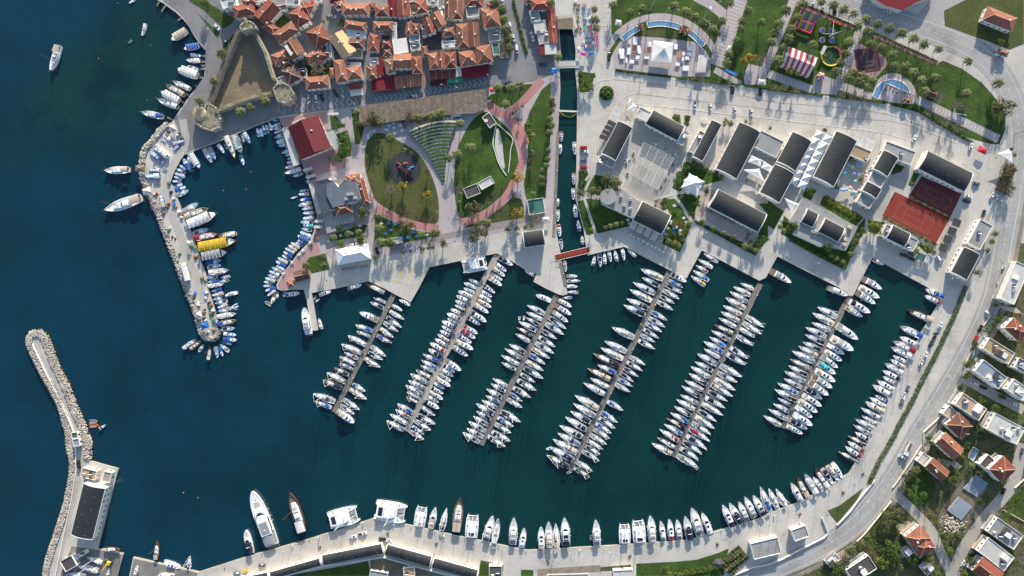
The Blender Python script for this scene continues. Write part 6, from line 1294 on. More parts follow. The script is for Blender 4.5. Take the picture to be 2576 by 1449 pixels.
boats(2,2,"left of fourth pontoon","st1290,-194,1520,-89 sn1305,-109,1480,-19 sn1215,-58,1438,55 st1180,12,1405,130 sn1150,105,1368,208 sn1120,168,1340,275 st1000,392,1230,500 sw925,530,1150,640 st890,600,1118,712 so812,655,1080,785 sb860,772,1045,855 so755,805,1000,925 sw785,905,972,1000 sw720,955,938,1070 st632,1080,870,1215 st615,1162,835,1290 sn588,1240,790,1350 sn535,1298,755,1430 sn478,1385,710,1500 sn460,1461,680,1579 st410,1524,655,1659 sn375,1599,615,1729 sn350,1684,570,1799")
boats(2,2,"right of fourth pontoon","mn1755,-64,1600,-139 sl1720,-4,1580,-79 sn1712,52,1550,-34 st1685,112,1520,20 sn1640,158,1492,80 sn1622,222,1462,135 sb1562,325,1405,240 sn1543,395,1378,300 sb1515,443,1350,355 sn1478,507,1322,412 sw1440,545,1297,470 sn1440,615,1270,525 sn1345,775,1185,690 sn1318,835,1155,742 sn1275,893,1125,805 sn1225,945,1095,858 sb1212,990,1072,915 st1192,1048,1040,965 sb1122,1232,958,1140 sb1062,1352,900,1248 sn1040,1410,872,1305 sb1000,1460,845,1360 st985,1515,825,1420 sw955,1571,785,1474 sw920,1624,760,1534 sn888,1671,740,1591 sn880,1737,708,1639 sw810,1839,645,1749 sg785,1899,622,1811")
boats(2,3,"at fourth pontoon's outer end","dw345,173,392,172 dw550,420,600,395")
boats(2,2,"left of fifth pontoon","st2300,-50,2435,15 st2225,-15,2402,75 sw2190,35,2368,140 st2145,95,2345,205 st2120,175,2312,270 st2100,237,2288,335 sw2080,300,2255,395 so2030,365,2225,460 sn2005,428,2192,525 sl1985,490,2148,588 sb1925,535,2125,650 sw1930,610,2090,700 sn1860,658,2062,770 sn1838,740,2020,835 st1795,788,1990,900 sn1778,858,1965,970 st1738,928,1922,1030 sn1705,985,1898,1095 sw1695,1075,1868,1162 st1655,1122,1838,1222 sn1632,1190,1800,1285 sb1592,1255,1772,1350 so1555,1310,1742,1405 sb1530,1370,1710,1470 sr1485,1424,1680,1539 sw1465,1509,1640,1604 st1405,1564,1612,1669")
boats(2,2,"right of fifth pontoon","st2535,395,2355,285 sw2512,465,2328,350 sw2448,500,2295,405 sn2428,580,2262,480 sn2375,710,2195,598 sn2350,775,2160,660 st2312,895,2095,780 sn2268,950,2068,850 st2248,1030,2040,915 st2222,1092,2005,970 sn2165,1135,1978,1040 sn2142,1205,1945,1100 st2125,1282,1912,1160 sn2058,1342,1880,1235 st2040,1415,1845,1290 sn2000,1470,1815,1355 sr1990,1538,1785,1415 sn1960,1619,1755,1484 sn1908,1659,1722,1544 sn1875,1719,1692,1609 st1875,1804,1662,1684")
boats(3,2,"left of rightmost pontoon","sn495,190,695,290 st445,250,660,365 sw440,347,628,430 sn375,395,585,490 sn370,465,568,560 sn350,542,530,625 st305,582,500,690 sw238,632,465,745 st220,715,432,818 sn205,780,395,880 st160,835,372,942 sn158,910,342,1000 sb92,955,298,1060 sn65,1020,290,1130 sn100,1108,240,1185 sb52,1165,215,1245 sn5,1220,200,1320 st-45,1285,132,1385")
boats(3,2,"right of rightmost pontoon","mow1140,11,940,-99 mt1112,98,915,-10 mow1075,158,885,40 mn1020,248,815,135 mt945,290,785,190 mw895,515,690,375 mt852,625,632,500 mw762,665,600,565 mt738,732,572,635 mw698,800,540,690 mq675,862,505,755 mt670,940,475,825 mw638,1002,448,885 mw600,1075,410,945 mn538,1115,375,1005 mow535,1188,340,1070 mt490,1248,310,1130 mw440,1300,280,1190 mw440,1380,255,1265 mn388,1415,220,1325 mt345,1465,190,1385")
boats(3,2,"along the right quay","mb1585,10,1760,90 mr1580,75,1725,150 uot1400,220,1640,330 uwb1330,385,1540,490 mw1330,492,1500,580 uwr1262,535,1470,640 uw1240,595,1430,690 mw1260,680,1390,750 mt1240,720,1372,805 uw1178,760,1345,855 mn1158,832,1312,915 mw1160,890,1288,970 mt1105,935,1258,1025 mw1058,980,1235,1085 mb1085,1080,1200,1145 mt1030,1105,1178,1195 mt985,1150,1160,1245 sw935,1205,1118,1310 sw945,1285,1092,1365 st880,1320,1068,1415 sn860,1378,1030,1470 mn880,1454,1005,1524 so800,1487,990,1579 mr805,1547,948,1639 mr780,1599,925,1694 so705,1644,890,1739", 'top')
boats(3,3,"in the bottom right corner row","mw745,460,650,315 mt705,485,600,345 mn650,520,550,375 uow475,360,590,550 mw460,455,550,590 uw370,420,480,615 uot295,450,390,650 mw235,515,335,705 sw80,570,180,745 sw5,565,100,780 sb-80,545,20,800",'right')
boats(2,3,"along the bottom quay","mn2430,640,2530,835 mw2345,655,2440,860 mw2285,705,2365,890 mn2190,720,2300,915 mn2120,735,2215,945 mow1905,800,2000,1025 mw1810,765,1895,1040 mn1745,850,1790,1080 mw1665,885,1685,1085 mr1585,880,1605,1085 mw1500,900,1525,1090 mt1395,845,1410,1100 cw1265,875,1285,1110 cn1130,915,1135,1120 mw845,885,855,1140 mn528,865,545,1140 st440,915,450,1165 mt368,905,375,1160 mt292,955,297,1170 mw125,970,95,1165 mw20,865,5,1130 mw-191,845,-271,1100 uw-136,870,-181,1110 cw-391,820,-411,1060 uot-521,650,-561,1000 sn-656,760,-711,995 mt-771,760,-816,970 ct-901,740,-936,950",'right')
boats(2,3,"moored beside a white motor yacht","dk797,1040,800,1095")
boats(1,3,"lying along the bottom quay bend","cw1515,825,1200,775,205 cw1035,815,735,890,185",'right'); boats(1,3,"with two masts, near the bottom left megayacht","uow345,610,475,1005,115")
boats(0,3,"very large, at the bottom left","mk2540,590,2746,1135,158"); boats(0,3,"at the bottom left quay","mn2475,985,2530,1215 uot1578,1100,1575,1280 mw1815,1365,1650,1310 sn1905,1250,1895,1390",'right')
boats(0,3,"stored ashore in the boatyard","mw1375,1350,1355,1449 mt1090,1375,1080,1449 sw870,1265,1020,1320 st780,1350,985,1400 sw680,1430,860,1449 mw1590,1440,1750,1460 uot1200,1185,1040,1180",'right', z=.35)
boats(0,0,"anchored in the upper left bay","uwt515,712,602,460 uw1430,357,1465,238",'left'); boats(0,0,"floating green in the shallows","dg1283,432,1325,393"); boats(0,0,"at the top edge of the bay","fb1290,28,1365,-15")
boats(0,0,"along the curved promenade","twt1720,402,1882,310 tb1845,490,2010,462 fbw2025,560,1912,550 ftw1868,600,2012,610 tw1785,690,1995,768,95 fw2000,700,1880,668 uw1745,820,1920,900 utt1675,855,1865,962 tw1620,920,1810,1025,88 uw1590,1000,1800,1085 uwb1430,1130,1650,1180",'top')
boats(0,1,"drawn up on the mole","fw1745,-15,1650,-110 fw1660,-25,1610,-60 fbt1850,-40,1740,0 uw1540,10,1690,130 fb1505,65,1640,185 fb1740,60,1810,-10 fbw1490,255,1605,265 fbw1450,320,1610,322 fr1540,380,1608,395 fbt1610,500,1640,640",'top', z=.2)
boats(0,1,"moored on the mole's outer side","uwt1060,270,1310,260 uwt1060,668,1430,540,115",'top')
boats(0,1,"in the harbour's upper left corner","fwb1835,140,1905,255 fb1880,125,1950,235 tbw2010,245,1920,95 fbk1790,200,1865,262 fb1755,240,1862,292 dg1895,268,1942,265 fbt1740,285,1858,330 fb1740,325,1828,352 fb1722,372,1822,378 fb1838,400,1740,430 fbb1872,425,1755,470 fwk1895,465,1765,520",'top')
boats(0,1,"along the harbour's upper quay","fwk2130,185,2050,40 fbk2165,155,2105,25 fbw2255,95,2190,0 fb2285,55,2255,-5 uyw2365,135,2285,-80 tw2425,90,2365,-85 fb2450,215,2415,105 fbt2420,-104,2455,-20 fbw2515,-5,2455,-120 fb2581,-165,2601,-75 fqw2616,-165,2636,-75 fb2636,-195,2671,-100 fb2671,-200,2696,-110 fw2701,-225,2726,-145",'left')
boats(1,1,"below the maroon restaurant","fb160,-237,222,-244 fw155,-174,240,-209 fw165,-149,245,-169 fbt175,-109,270,-144 fw185,-64,290,-104 fbt195,-19,325,-64 fb200,-9,330,-29 fw225,20,330,-15 fb290,40,358,10 fwk260,90,375,55 fbw290,115,375,100 fb310,150,400,130 fbw300,190,420,165 fr290,240,425,205 uw290,295,460,250 fbk365,325,470,295",'top')
boats(1,1,"beside the harbour restaurants","fb430,475,528,462 fbt420,505,538,503 fn345,548,415,525 fbb435,565,550,545 fwt425,620,555,590 fbt455,655,572,640 fbt465,695,585,690 fbt462,748,590,740 fw445,785,578,792 fqq468,815,578,828 fw455,850,560,870 fbw435,880,555,935 tb412,920,530,970 fb410,965,505,1000 fb395,985,470,1030",'top')
boats(1,1,"along the brick promenade","ftt345,990,435,1045 ftt320,1015,408,1075 fbt285,1045,388,1100 fbb268,1080,362,1140 fn255,1115,338,1172 fbt212,1140,318,1200 fbb192,1175,298,1235 fbw198,1220,285,1268 fwk155,1240,258,1295 fbw125,1275,235,1325 fw118,1315,222,1365 fqt85,1345,190,1385 ft72,1385,162,1400 fb65,1430,172,1425 fbb85,1479,195,1444 ftw110,1529,195,1469 fy150,1609,190,1509 fw210,1554,215,1489 dk85,1589,150,1624",'top')
boats(1,2,"by the small concrete pier","dk275,90,285,30 mb440,50,300,70 mw485,195,535,465 mow630,300,660,415 mt755,30,635,72 dk580,120,600,75 fgg640,105,585,150",'left')
boats(1,1,"at the helipad quay","mw1065,1415,925,1452 uok1115,1410,1300,1500",'left'); boats(1,1,"moored below the helipad plaza","cw2070,1240,2315,1190,150"); boats(1,1,"behind the plaza catamaran","dw2312,1220,2300,1170")
boats(2,1,"below the left canal plaza","my130,1272,235,1325")
boats(2,1,"on the canal's left bank","mr495,-24,500,-124 mw485,100,487,0 mw460,630,465,550 mw460,780,462,665 mr482,930,468,810 mn500,1065,490,960 mt540,1285,528,1175",'top')
boats(2,1,"on the canal's right bank","mw632,105,628,-20 mw620,410,622,295 mw617,560,615,445 mw632,605,645,735 mb662,765,680,875 mk705,920,712,1010",'top')
boats(2,1,"at the quay right of the red bridge","mw835,1125,812,1225 mn890,1235,880,1105 mw930,1095,935,1205 mw995,1185,975,1075 mw1035,1070,1055,1180 mw1130,1170,1110,1055 mk1165,1065,1248,1135",'left')
boats(2,1,"in the corner right of fourth pontoon","sr1930,1100,2075,1185 sw1872,1160,2020,1245 sr1850,1220,1972,1290 sb1820,1270,1980,1375 sy1800,1325,1945,1425",'top')
boats(3,1,"alone near the fifth pontoon's root","mow230,1395,20,1275"); boats(3,1,"in the top corner of the right basin","mr1165,1215,1060,1165"); boats(3,2,"left of the rightmost pontoon's root","mow800,75,605,0")
boats(0,1,"on the mole's harbour side","fwk1990,595,1835,690 utt2095,645,1870,740 tw2175,695,1905,815,98 fw2095,855,1935,905 urr2195,905,1955,955 utw2200,930,2380,900 tyy2375,970,2010,1040,105 twk2280,1085,2045,1135,92 fwb2220,1170,2070,1195 fw2220,1220,2080,1245 uw2300,1270,2105,1295 fw2065,1345,2185,1335 fwt2215,1350,2310,1330 fbb2085,1390,2205,1375 fw2210,1380,2300,1370 uw2255,1405,2095,1430 fbb2125,1484,2230,1459 fot2125,1524,2250,1499 mw2265,1524,2385,1494 fwn2145,1564,2275,1534 fw2160,1604,2285,1574 fbt2180,1649,2290,1614 fwk2195,1684,2320,1654 dw2325,1649,2390,1619 db2330,1659,2390,1657 uw2375,1709,2190,1739 utb2375,1774,2195,1814 fw2360,1854,2225,1864 fbw2380,1924,2245,1909 fbb2385,1974,2240,1964 fb2330,2019,2240,1994 fw2210,2019,2300,2089 fbb2240,2139,2195,2044 fwk2185,2154,2165,2039 uow2110,2039,2100,2174 fw2045,2019,1995,2089 utt2015,1984,1915,2064 uw1965,1969,1845,2059",'top')
boats(0,2,"beside the breakwater","dr980,1385,890,1390 dk970,1345,890,1348 mn1055,1380,990,1425",'top')
# pontoons and gangways
M_plank = mat('pontoon_planks', (.185,.165,.145), .9, .25, 6, fine=.25, fscale=2.5)
def pontoon(label, a, b, w, m, h=.55):
    A, B = P(*a, WL+h), P(*b, WL+h); C = (A+B)/2; L = (B-A).length; W = w/4*S; t = thing('pontoon', label, 'pontoon', (C.x, C.y, WL), math.atan2(B.y-A.y, B.x-A.x))
    mb = MB(); mb.box(-L/2, L/2, -W/2, W/2, h-.25, h); mb.build('walkway', m, t)
    n = int(L/14)
    for i in range(n):
        f = MB(); x = -L/2+(i+.5)*L/n; f.box(x-1.6, x+1.6, -W/2+.1, W/2-.1, -.4, h-.26); f.build('float', M_grey, t)
        p = MB(); p.box(x-.2, x+.2, W/2-.5, W/2-.15, h, h+1.0, 0, .1); p.build('power_post', M_frame, t)
        q = MB(); y = -W/2+.1 if i % 2 else W/2-.1; q.cyl(x+3, y, -1.5, 1.6, .16, 8); q.build('pile', M_dark, t)
    mb = MB()
    for sd in (-1, 1): mb.box(-L/2, L/2, sd*(W/2+.06)-.06, sd*(W/2+.06)+.06, h-.2, h+.06)
    mb.build('edge_beam', mat('pale_timber', (.3,.26,.2), .9, .15, 3), t); return t
for nm, a, b, m in (("leftmost brown planked pontoon", Q(1,2,1385,70), Q(1,2,785,1250), M_plank), ("pale concrete second pontoon", Q(1,1,2425,1110), Q(1,2,1510,1440), mat('pontoon_concrete', '9b948a', .9, .1, 1)), ("third planked pontoon from the left, below the canal plaza", Q(2,2,450,75), Q(1,3,2262,130), M_plank),
                    ("fourth planked pontoon from the left", Q(2,1,1590,1275), Q(2,3,585,380), M_plank), ("fifth planked pontoon from the left", Q(2,1,2500,1405), Q(2,3,1625,250), M_plank), ("rightmost planked pontoon in the basin", Q(3,2,825,75), Q(3,2,155,1412), M_plank)):
    pontoon(nm, a, b, 46 if 'leftmost' in nm else 52, m)
pontoon("plank boardwalk along the canal's left bank", Q(2,0,463,1320), Q(2,1,420,930), 26, M_plank, 1.5); pontoon("plank walkway from canal bridge to the plaza tip", Q(2,1,488,1190), Q(2,1,540,1425), 26, M_plank, 1.5)
for i, (x0, y0, x1, y1) in enumerate(((1600,15,1580,60),(1668,50,1625,115),(1830,175,1788,205),(2070,565,2035,562),(2062,620,2025,620),(2058,660,2025,662),(2055,695,2018,692),(2048,780,2005,778),(1985,870,1955,850),(1910,970,1870,945),(1850,1040,1825,1018),(1750,1210,1680,1180))):
    A, B = P(*Q(0,0,x0,y0)), P(*Q(0,0,x1,y1)); mb = MB(); L = (B-A).length; mb.box(0, L, -.55, .55, -.35, -.1)
    for k in range(5): mb.box(L*k/5, L*k/5+.12, -.6, .6, -.1, -.04)
    for y in (-.4, .4): mb.cyl(L-.3, y, WL-1, -.35, .12, 6)
    o = mb.build('jetty', M_plank); o.location = A; o.rotation_euler.z = math.atan2(B.y-A.y, B.x-A.x); tag(o, f"small plank jetty on the curved promenade, {ordn(i)} from top", 'jetty', 'small plank jetties')
# ---------------------------------------------------------------- vehicles
def paint(n, c): return mat(n, c, .3, .04, 2, space='o', spec=.5)
CARC = {'w': paint('white_car_paint', 'd9d9d7'), 'k': paint('black_car_paint', (.015,.016,.018)), 'g': paint('grey_car_paint', (.13,.14,.15)), 'r': paint('red_car_paint', (.42,.015,.02)), 'b': paint('dark_blue_car_paint', (.02,.04,.09)), 's': paint('blue_grey_car_paint', (.12,.18,.25)), 'e': paint('green_car_paint', (.03,.09,.07))}
CARN = {'w': 'white', 'k': 'black', 'g': 'grey', 'r': 'red', 'b': 'dark blue', 's': 'blue grey', 'e': 'dark green'}
M_tyre = mat('tyre_rubber', (.015,.015,.016), .9, .1, 3)
def body_mesh(kind):
    mb = MB(); l = {'c': 2.2, 'v': 2.45, 'p': 2.6}[kind]
    pts = sym([(-l,.78),(-l+.15,.86),(l-.5,.86),(l-.12,.74),(l,.5)]); mb.prism(pts, .28, .62, 0, 1.0); mb.prism(pts, .621, .9, 0, .965)
    return mb
def car_parts(col, kind):
    m = CARC[col]; out = []
    out.append(('body', part(('cb', col, kind), lambda: body_mesh(kind).mesh('body', [m]))))
    if kind == 'c': gx = sym([(-1.75,.68),(.75,.7),(1.05,.6)]); rx = sym([(-1.25,.56),(.1,.57),(.25,.5)])
    elif kind == 'v': gx = sym([(-2.3,.74),(1.3,.72),(1.6,.6)]); rx = sym([(-2.15,.66),(.85,.64),(.95,.55)])
    else: gx = sym([(-.5,.7),(1.15,.7),(1.4,.6)]); rx = sym([(-.3,.58),(.6,.57),(.7,.5)])
    def gl():
        mb = MB(); n = len(gx); zt = 1.85 if kind == 'v' else 1.42
        mb.add([(x, y, .9) for x, y in gx]+[(x, y, zt) for x, y in rx], [(i, (i+1) % n, n+(i+1) % n, n+i) for i in range(n)]); return mb.mesh('windows', [M_tint])
    out.append(('windows', part(('cg', kind), gl))); zt = 1.85 if kind == 'v' else 1.42
    out.append(('car_roof', part(('cr', col, kind), lambda: blk('car_roof', rx, zt, zt+.06, m, .94))))
    if kind == 'p': out.append(('cargo_bed', part(('cbed',), lambda: blk('cargo_bed', sym([(-2.45,.7),(-.6,.7)]), .9, .94, M_dark, 1))))
    return out
WHEEL = None
def car(c, r, x, y, ang, col, kind, label, group, z=0.08):
    global WHEEL
    if WHEEL is None: w = MB(); w.tube((0,-.11,0), (0,.11,0), .33, n=10); WHEEL = w.mesh('wheel', [M_tyre])
    t = thing({'c': 'parked_car', 'v': 'parked_van', 'p': 'pickup_truck'}[kind], label, {'c': 'car', 'v': 'van', 'p': 'pickup'}[kind], P(*Q(c, r, x, y), z), R(-ang), group)
    for n, me in car_parts(col, kind): link(n, me, t)
    for sx in (-1.4, 1.4):
        for sy in (-.78, .78): o = link('wheel', WHEEL, t); o.location = (sx, sy, .33)
        for sy in (-.55, .55):
            o = link('headlight' if sx > 0 else 'tail_light', part('hl' if sx > 0 else 'tl', lambda: blk('light', [(-.06,-.16),(.06,-.16),(.06,.16),(-.06,.16)], .6, .72, M_frame if sx > 0 else CARC['r'], 1)), t); o.location = ((2.1 if kind == 'c' else 2.35 if kind == 'v' else 2.5)*(1 if sx > 0 else -1)*1.0, sy, 0)
    return t
def cars(c, r, phrase, s, end='left', axis=0):
    es = [(a, float(x), float(y), float(g)) for a, x, y, g in re.findall(r'([a-z]{2})(-?\d+),(-?\d+),(-?\d+)', s)]; es.sort(key=lambda e: e[1+axis]); cnt = {}
    lk = [CARN[e[0][0]]+' '+{'c': 'car', 'v': 'van', 'p': 'pickup truck'}[e[0][1]] for e in es]
    for e, l in zip(es, lk):
        i = cnt.get(l, 0); cnt[l] = i+1; n = lk.count(l)
        car(c, r, e[1], e[2], e[3], e[0][0], e[0][1], f"{l} parked {phrase}"+("" if n == 1 else f", {ordn(i)} from {end}"), 'cars parked '+phrase)
cars(0,0,"on the road above the castle","wc2187,275,50 bc2270,430,-60")
cars(1,0,"in the old town streets","wc775,165,10 wp1290,190,0 wc1862,90,-35 wc1885,200,85 wv1872,155,85")
cars(1,0,"on the zigzag paving","wc535,1000,85 wv612,998,82 kc665,985,62 kp803,940,62 wp1582,972,-8")
cars(1,0,"on the canal street","wc2480,20,80 gc2502,80,80 wv2557,270,82 bc2540,842,-15 wc2591,385,80",'top',1)
cars(2,0,"near the canal bridge","wv48,500,85 ep310,650,0 kv975,575,88")
cars(2,0,"on the parking boulevard","kv2215,905,84 kc2495,930,86 wp1838,1065,90 wc1992,1075,88 wc2240,1110,86 wc2405,1130,84")
cars(3,0,"in the upper right streets","wc450,30,-72 wc548,65,-80 kc668,110,85 wc1195,124,12 wc1468,1395,-68")
cars(2,1,"in the bays beside the canal","rc720,37,0 wp728,78,0 sc720,160,0 rc720,238,4",'top',1)
cars(3,1,"near the red courts","wc2015,530,15 kc1992,575,22 wc2250,520,-65 wc2290,545,-65 bc2165,700,-75 kc1362,1118,22 kc1438,1155,22 gc1440,1105,20 wc2038,25,-70 gc2090,400,15 wv1710,1160,62")
cars(3,1,"on the verge of the main road","wc2385,1255,18 wc2335,1405,12",'top',1)
cars(3,2,"along the right quay","wc1730,375,-65 kc1675,482,-65 bc1635,560,-65 wc1582,675,-66 wc1537,750,-68 sc1400,1012,-66 wv1362,1085,-66",'top',1)
cars(3,2,"beside the houses at right","wc2203,265,70 rc2085,510,-62 kc2132,405,-62 gc2060,590,-65 wc2070,960,20 kc2163,1000,20 kc2353,1097,20 wc2465,1165,20",'top',1)
cars(3,3,"in the lower right lanes","wc1345,250,25 kc2362,595,-60 wc1960,1320,-58 gc2060,1195,-55 gc2300,850,-68 gc2550,190,-75",'top',1)
cars(1,3,"on the bottom quay","wc978,1050,-12 wp1075,1018,-12 wc1335,1088,6 kc1272,1075,4 gc65,1338,-5")
cars(0,3,"on the breakwater quay and slipway","kv800,325,84 sc2388,1420,-6",'left'); cars(1,1,"beside the coast guard building","wc985,1010,-12 kc1220,1075,72")
def truck(label, c, r, x, y, ang, L, boxm, bedm=None):
    t = thing('lorry', label, 'truck', P(*Q(c, r, x, y), .08), R(-ang)); car_parts('w', 'v')
    link('cab', blk('cab', sym([(L/2-1.9,1.15),(L/2-.2,1.15),(L/2,1)]), .5, 2.6, CARC['w'], .95), t); link('windscreen', blk('windscreen', sym([(L/2-.3,.95),(L/2-.05,.9)]), 1.6, 2.45, M_tint, .95), t)
    link('cargo_body', blk('cargo_body', sym([(-L/2,1.2),(L/2-2.2,1.2)]), .8, 3.2 if not bedm else 2.0, boxm, 1), t)
    if bedm: link('load', blk('load', sym([(-L/2+.3,1.0),(L/2-2.5,1.0)]), 2.0, 2.15, bedm, .8), t)
    for sx in (-L/2+1.2, L/2-1.2):
        for sy in (-1.0, 1.0): o = link('wheel', WHEEL, t); o.location = (sx, sy, .45); o.scale = (1.35, 1.5, 1.35)
truck("white dump truck carrying earth on the main road", 3, 3, 1400, 165, 115, 8.5, CARC['w'], M_dirt)
truck("large white box lorry parked on the mole", 0, 1, 1882, 1285, -105, 11, CARC['w'])
t = thing('excavator', "small yellow crane arm machine in the boatyard", 'excavator', P(*Q(0,3,1105,1310))); link('tracks', blk('tracks', sym([(-1.5,1.1),(1.5,1.1)]), 0, .8, M_dark, 1), t); link('cab', blk('cab', sym([(-1.2,1),(1,1)]), .8, 2.4, HULLC['y'], .9), t); link('boom', bar('boom', (0,0,2), (1.2,4,3.4), .25, HULLC['y'], ex=(((1.2,4,3.4),(.2,6,1),.2),)), t); t.rotation_euler.z = 2.8
t = thing('service_cart', "yellow service cart on the quay at bottom left", 'cart', P(*Q(0,3,2470,1390), .05), .2); link('body', blk('body', sym([(-1.5,.8),(1.5,.8)]), .3, 1.1, HULLC['y'], .9), t); link('canopy', blk('canopy', sym([(-1.1,.7),(.8,.7)]), 1.8, 1.9, HULLC['y'], 1), t)
for sx in (-1, 1): link('wheel', WHEEL, t).location = (sx, .7, .33); link('wheel', WHEEL, t).location = (sx, -.7, .33)
# ---------------------------------------------------------------- bridges, lamps, furniture
def deck(label, name, a, b, w, m, h, rails=None, cat='bridge', rise=0):
    A, B = P(*a), P(*b); C = (A+B)/2; L = (B-A).length; W = w/4*S; t = thing(name, label, cat, (C.x, C.y, 0), math.atan2(B.y-A.y, B.x-A.x)); mb = MB(); n = 8
    for i in range(n):
        x0, x1 = -L/2+L*i/n, -L/2+L*(i+1)/n; z = [h+rise*(1-(2*(i+k)/n-1)**2) for k in (0, 1)]
        mb.add([(x0,-W/2,z[0]),(x1,-W/2,z[1]),(x1,W/2,z[1]),(x0,W/2,z[0]),(x0,-W/2,z[0]-.4),(x1,-W/2,z[1]-.4),(x1,W/2,z[1]-.4),(x0,W/2,z[0]-.4)], [(0,1,2,3),(4,7,6,5),(0,4,5,1),(2,6,7,3)])
    mb.build('deck', m, t)
    for sd in (-1, 1):
        r = MB(); 
        for i in range(n):
            x0, x1 = -L/2+L*i/n, -L/2+L*(i+1)/n; z = [h+1+rise*(1-(2*(i+k)/n-1)**2) for k in (0, 1)]
            r.tube((x0,sd*W/2,z[0]), (x1,sd*W/2,z[1]), .09, n=4); r.tube((x0,sd*W/2,z[0]-1), (x0,sd*W/2,z[0]), .06, n=4)
        r.build('railing', rails or M_frame, t)
    return t
deck("stone footbridge with curled pattern over the upper canal", 'stone_bridge', Q(2,0,440,658), Q(2,0,680,652), 68, M_conc, .35, mat('turquoise_rail', '8fb3b5', .6, .08, 1), rise=.6)
deck("red decked footbridge at the canal mouth", 'red_bridge', Q(2,1,440,1145), Q(2,1,775,1065), 62, mat('red_deck', (.23,.035,.025), .8, .12, 1), .3, M_frame)
deck("thin pale pipe bridge across the canal", 'pipe_bridge', Q(2,0,470,1118), Q(2,0,660,1125), 10, M_frame, .2)
t = thing('float_line', "string of yellow floats sagging across the canal", 'float line', P(*Q(2,0,570,1150), WL))
for i in range(15):
    f = i/14; p = P(*Q(2,0,487+168*f, 1130+45*4*f*(1-f)*.95+8*f), WL)-t.location; o = link('float', part('flt', lambda: (lambda m: (m.cyl(0,0,-.2,.25,.42,8,0,.3), m.mesh('float', [HULLC['y']]))[1])(MB())), t); o.location = p
def lamps(phrase, s, h=7, end='left', axis=0, arm=1.6):
    pts = T(s); pts.sort(key=lambda p: p[axis])
    for i, (x, y) in enumerate(pts):
        t = thing('street_lamp', f"grey street lamp {phrase}, {ordn(i)} from {end}", 'street lamp', P(x, y), (i*2.4) % 6.28, 'street lamps '+phrase)
        link('pole', part(('lp', h), lambda: bar('pole', (0,0,0), (0,0,h), .11, M_metal, .06, 6)), t); link('arm', part(('la', h), lambda: bar('arm', (0,0,h), (arm,0,h+.25), .05, M_metal)), t); link('lamp_head', part(('lh', h), lambda: blk('lamp_head', [(arm-.3,-.14),(arm+.5,-.14),(arm+.5,.14),(arm-.3,.14)], h+.18, h+.36, M_frame, .9)), t)
lamps("on the curved promenade", "00:2110,330 2130,745 2120,1080 1900,1215 2490,1150", end='top', axis=1)
lamps("on the waterfront street", "10:530,1075 925,1020 1010,1050 1495,935 1905,880 2345,815 2010,900")
lamps("in the west park", "11:1090,310 1170,815 735,985 1500,60 2000,330 2030,600 1840,720 1060,400 21:230,100 10:965,1390")
lamps("along the parking boulevard", "20:1255,940 1310,1045 1440,1070 1540,1080 1640,1090 1890,1130 2010,1140 2210,1160 2310,1170 2480,1200 30:440,1260 600,1270 690,1285 860,1310 1140,1330 1220,1345", h=6)
lamps("on the main road's left kerb", "30:1500,470 1710,570 1810,580 2160,790 2330,965 31:2400,690 2330,860 2140,1070 32:1850,430 1610,910 1430,1370 33:1140,410 950,640 860,790 590,1065", h=9, end='top', axis=1)
lamps("on the right quay", "31:1520,1390 32:1720,190 1640,350 1560,510 1410,800 1360,890 1280,1010 1200,1150 33:990,170 930,260 730,480", h=5, end='top', axis=1)
lamps("on the bottom quay", "13:280,1170 460,1110 640,1050 720,1020 1080,920 1480,960 1900,1040 2200,1100 2480,1160 23:600,1190 680,1190 920,1165 1000,1165 1320,1150 33:310,560 210,770 620,570", h=5)
lamps("around the market square", "20:1530,160 1620,140 2030,80 1275,210 1960,320 1160,300 1330,450 1560,250 1990,600 2100,500 30:1060,1350 1130,1410 830,1310", h=8)
lamps("on the mall quays", "21:1910,920 915,1040 1900,1000 400,1180 31:80,1080 1045,1090 440,1190 1800,1330", h=6)
for i, (a, b) in enumerate((((1385,105),(1425,15)), ((1890,230),(1985,80)))):
    t = thing('floodlight_mast', f"tall grey floodlight mast near the curved pools, {['left','right'][i]} one", 'floodlight mast', P(*Q(2,0,*a))); link('pole', bar('pole', (0,0,0), (0,0,22), .28, M_metal, .14, 8), t); link('lamp_head', blk('lamp_head', sym([(-.8,.8),(.8,.8)]), 21.6, 22.5, M_frame, .9), t)
t = thing('power_pole', "yellowish utility pole with crossarms near the courts", 'pole', P(*Q(3,0,2480,1350))); link('pole', bar('pole', (0,0,0), (0,0,9), .16, M_wood), t); link('crossarm', bar('crossarm', (-1,0,8.5), (1,0,8.5), .08, M_wood), t)
# lobed quay furniture: pedestals and bollards
def smalls(name, label, cat, group, s, fn, end='left', axis=0, z=0.05, rz=None):
    pts = T(s); pts.sort(key=lambda p: p[axis]); me = fn()
    for i, (x, y) in enumerate(pts):
        o = link(name, me); o.location = P(x, y, z); o.rotation_euler.z = (i*1.7) % 6.28 if rz is None else rz; tag(o, f"{label}, {ordn(i)} from {end}", cat, group)
def ped():
    mb = MB(); mb.box(-.25,.25,-.2,.2,0,1.1,0,.1); mb.box(-.3,.3,-.25,.25,1.1,1.2); return mb.mesh('quay_pedestal', [M_frame])
def bol():
    mb = MB(); mb.cyl(0,0,0,.45,.22,8,0,.16); mb.cyl(0,0,.45,.6,.3,8,0,.25); return mb.mesh('bollard', [M_dark])
smalls('quay_pedestal', "white service pedestal on the bottom quay", 'pedestal', 'quay service pedestals', "13:370,1140 630,1060 1075,910 1390,930 1650,980 1890,1045 2360,1130 23:290,1200 680,1185 1160,1140 1570,1125 1950,1060 2240,960 2420,900 33:60,840 290,740 470,640 620,575", ped)
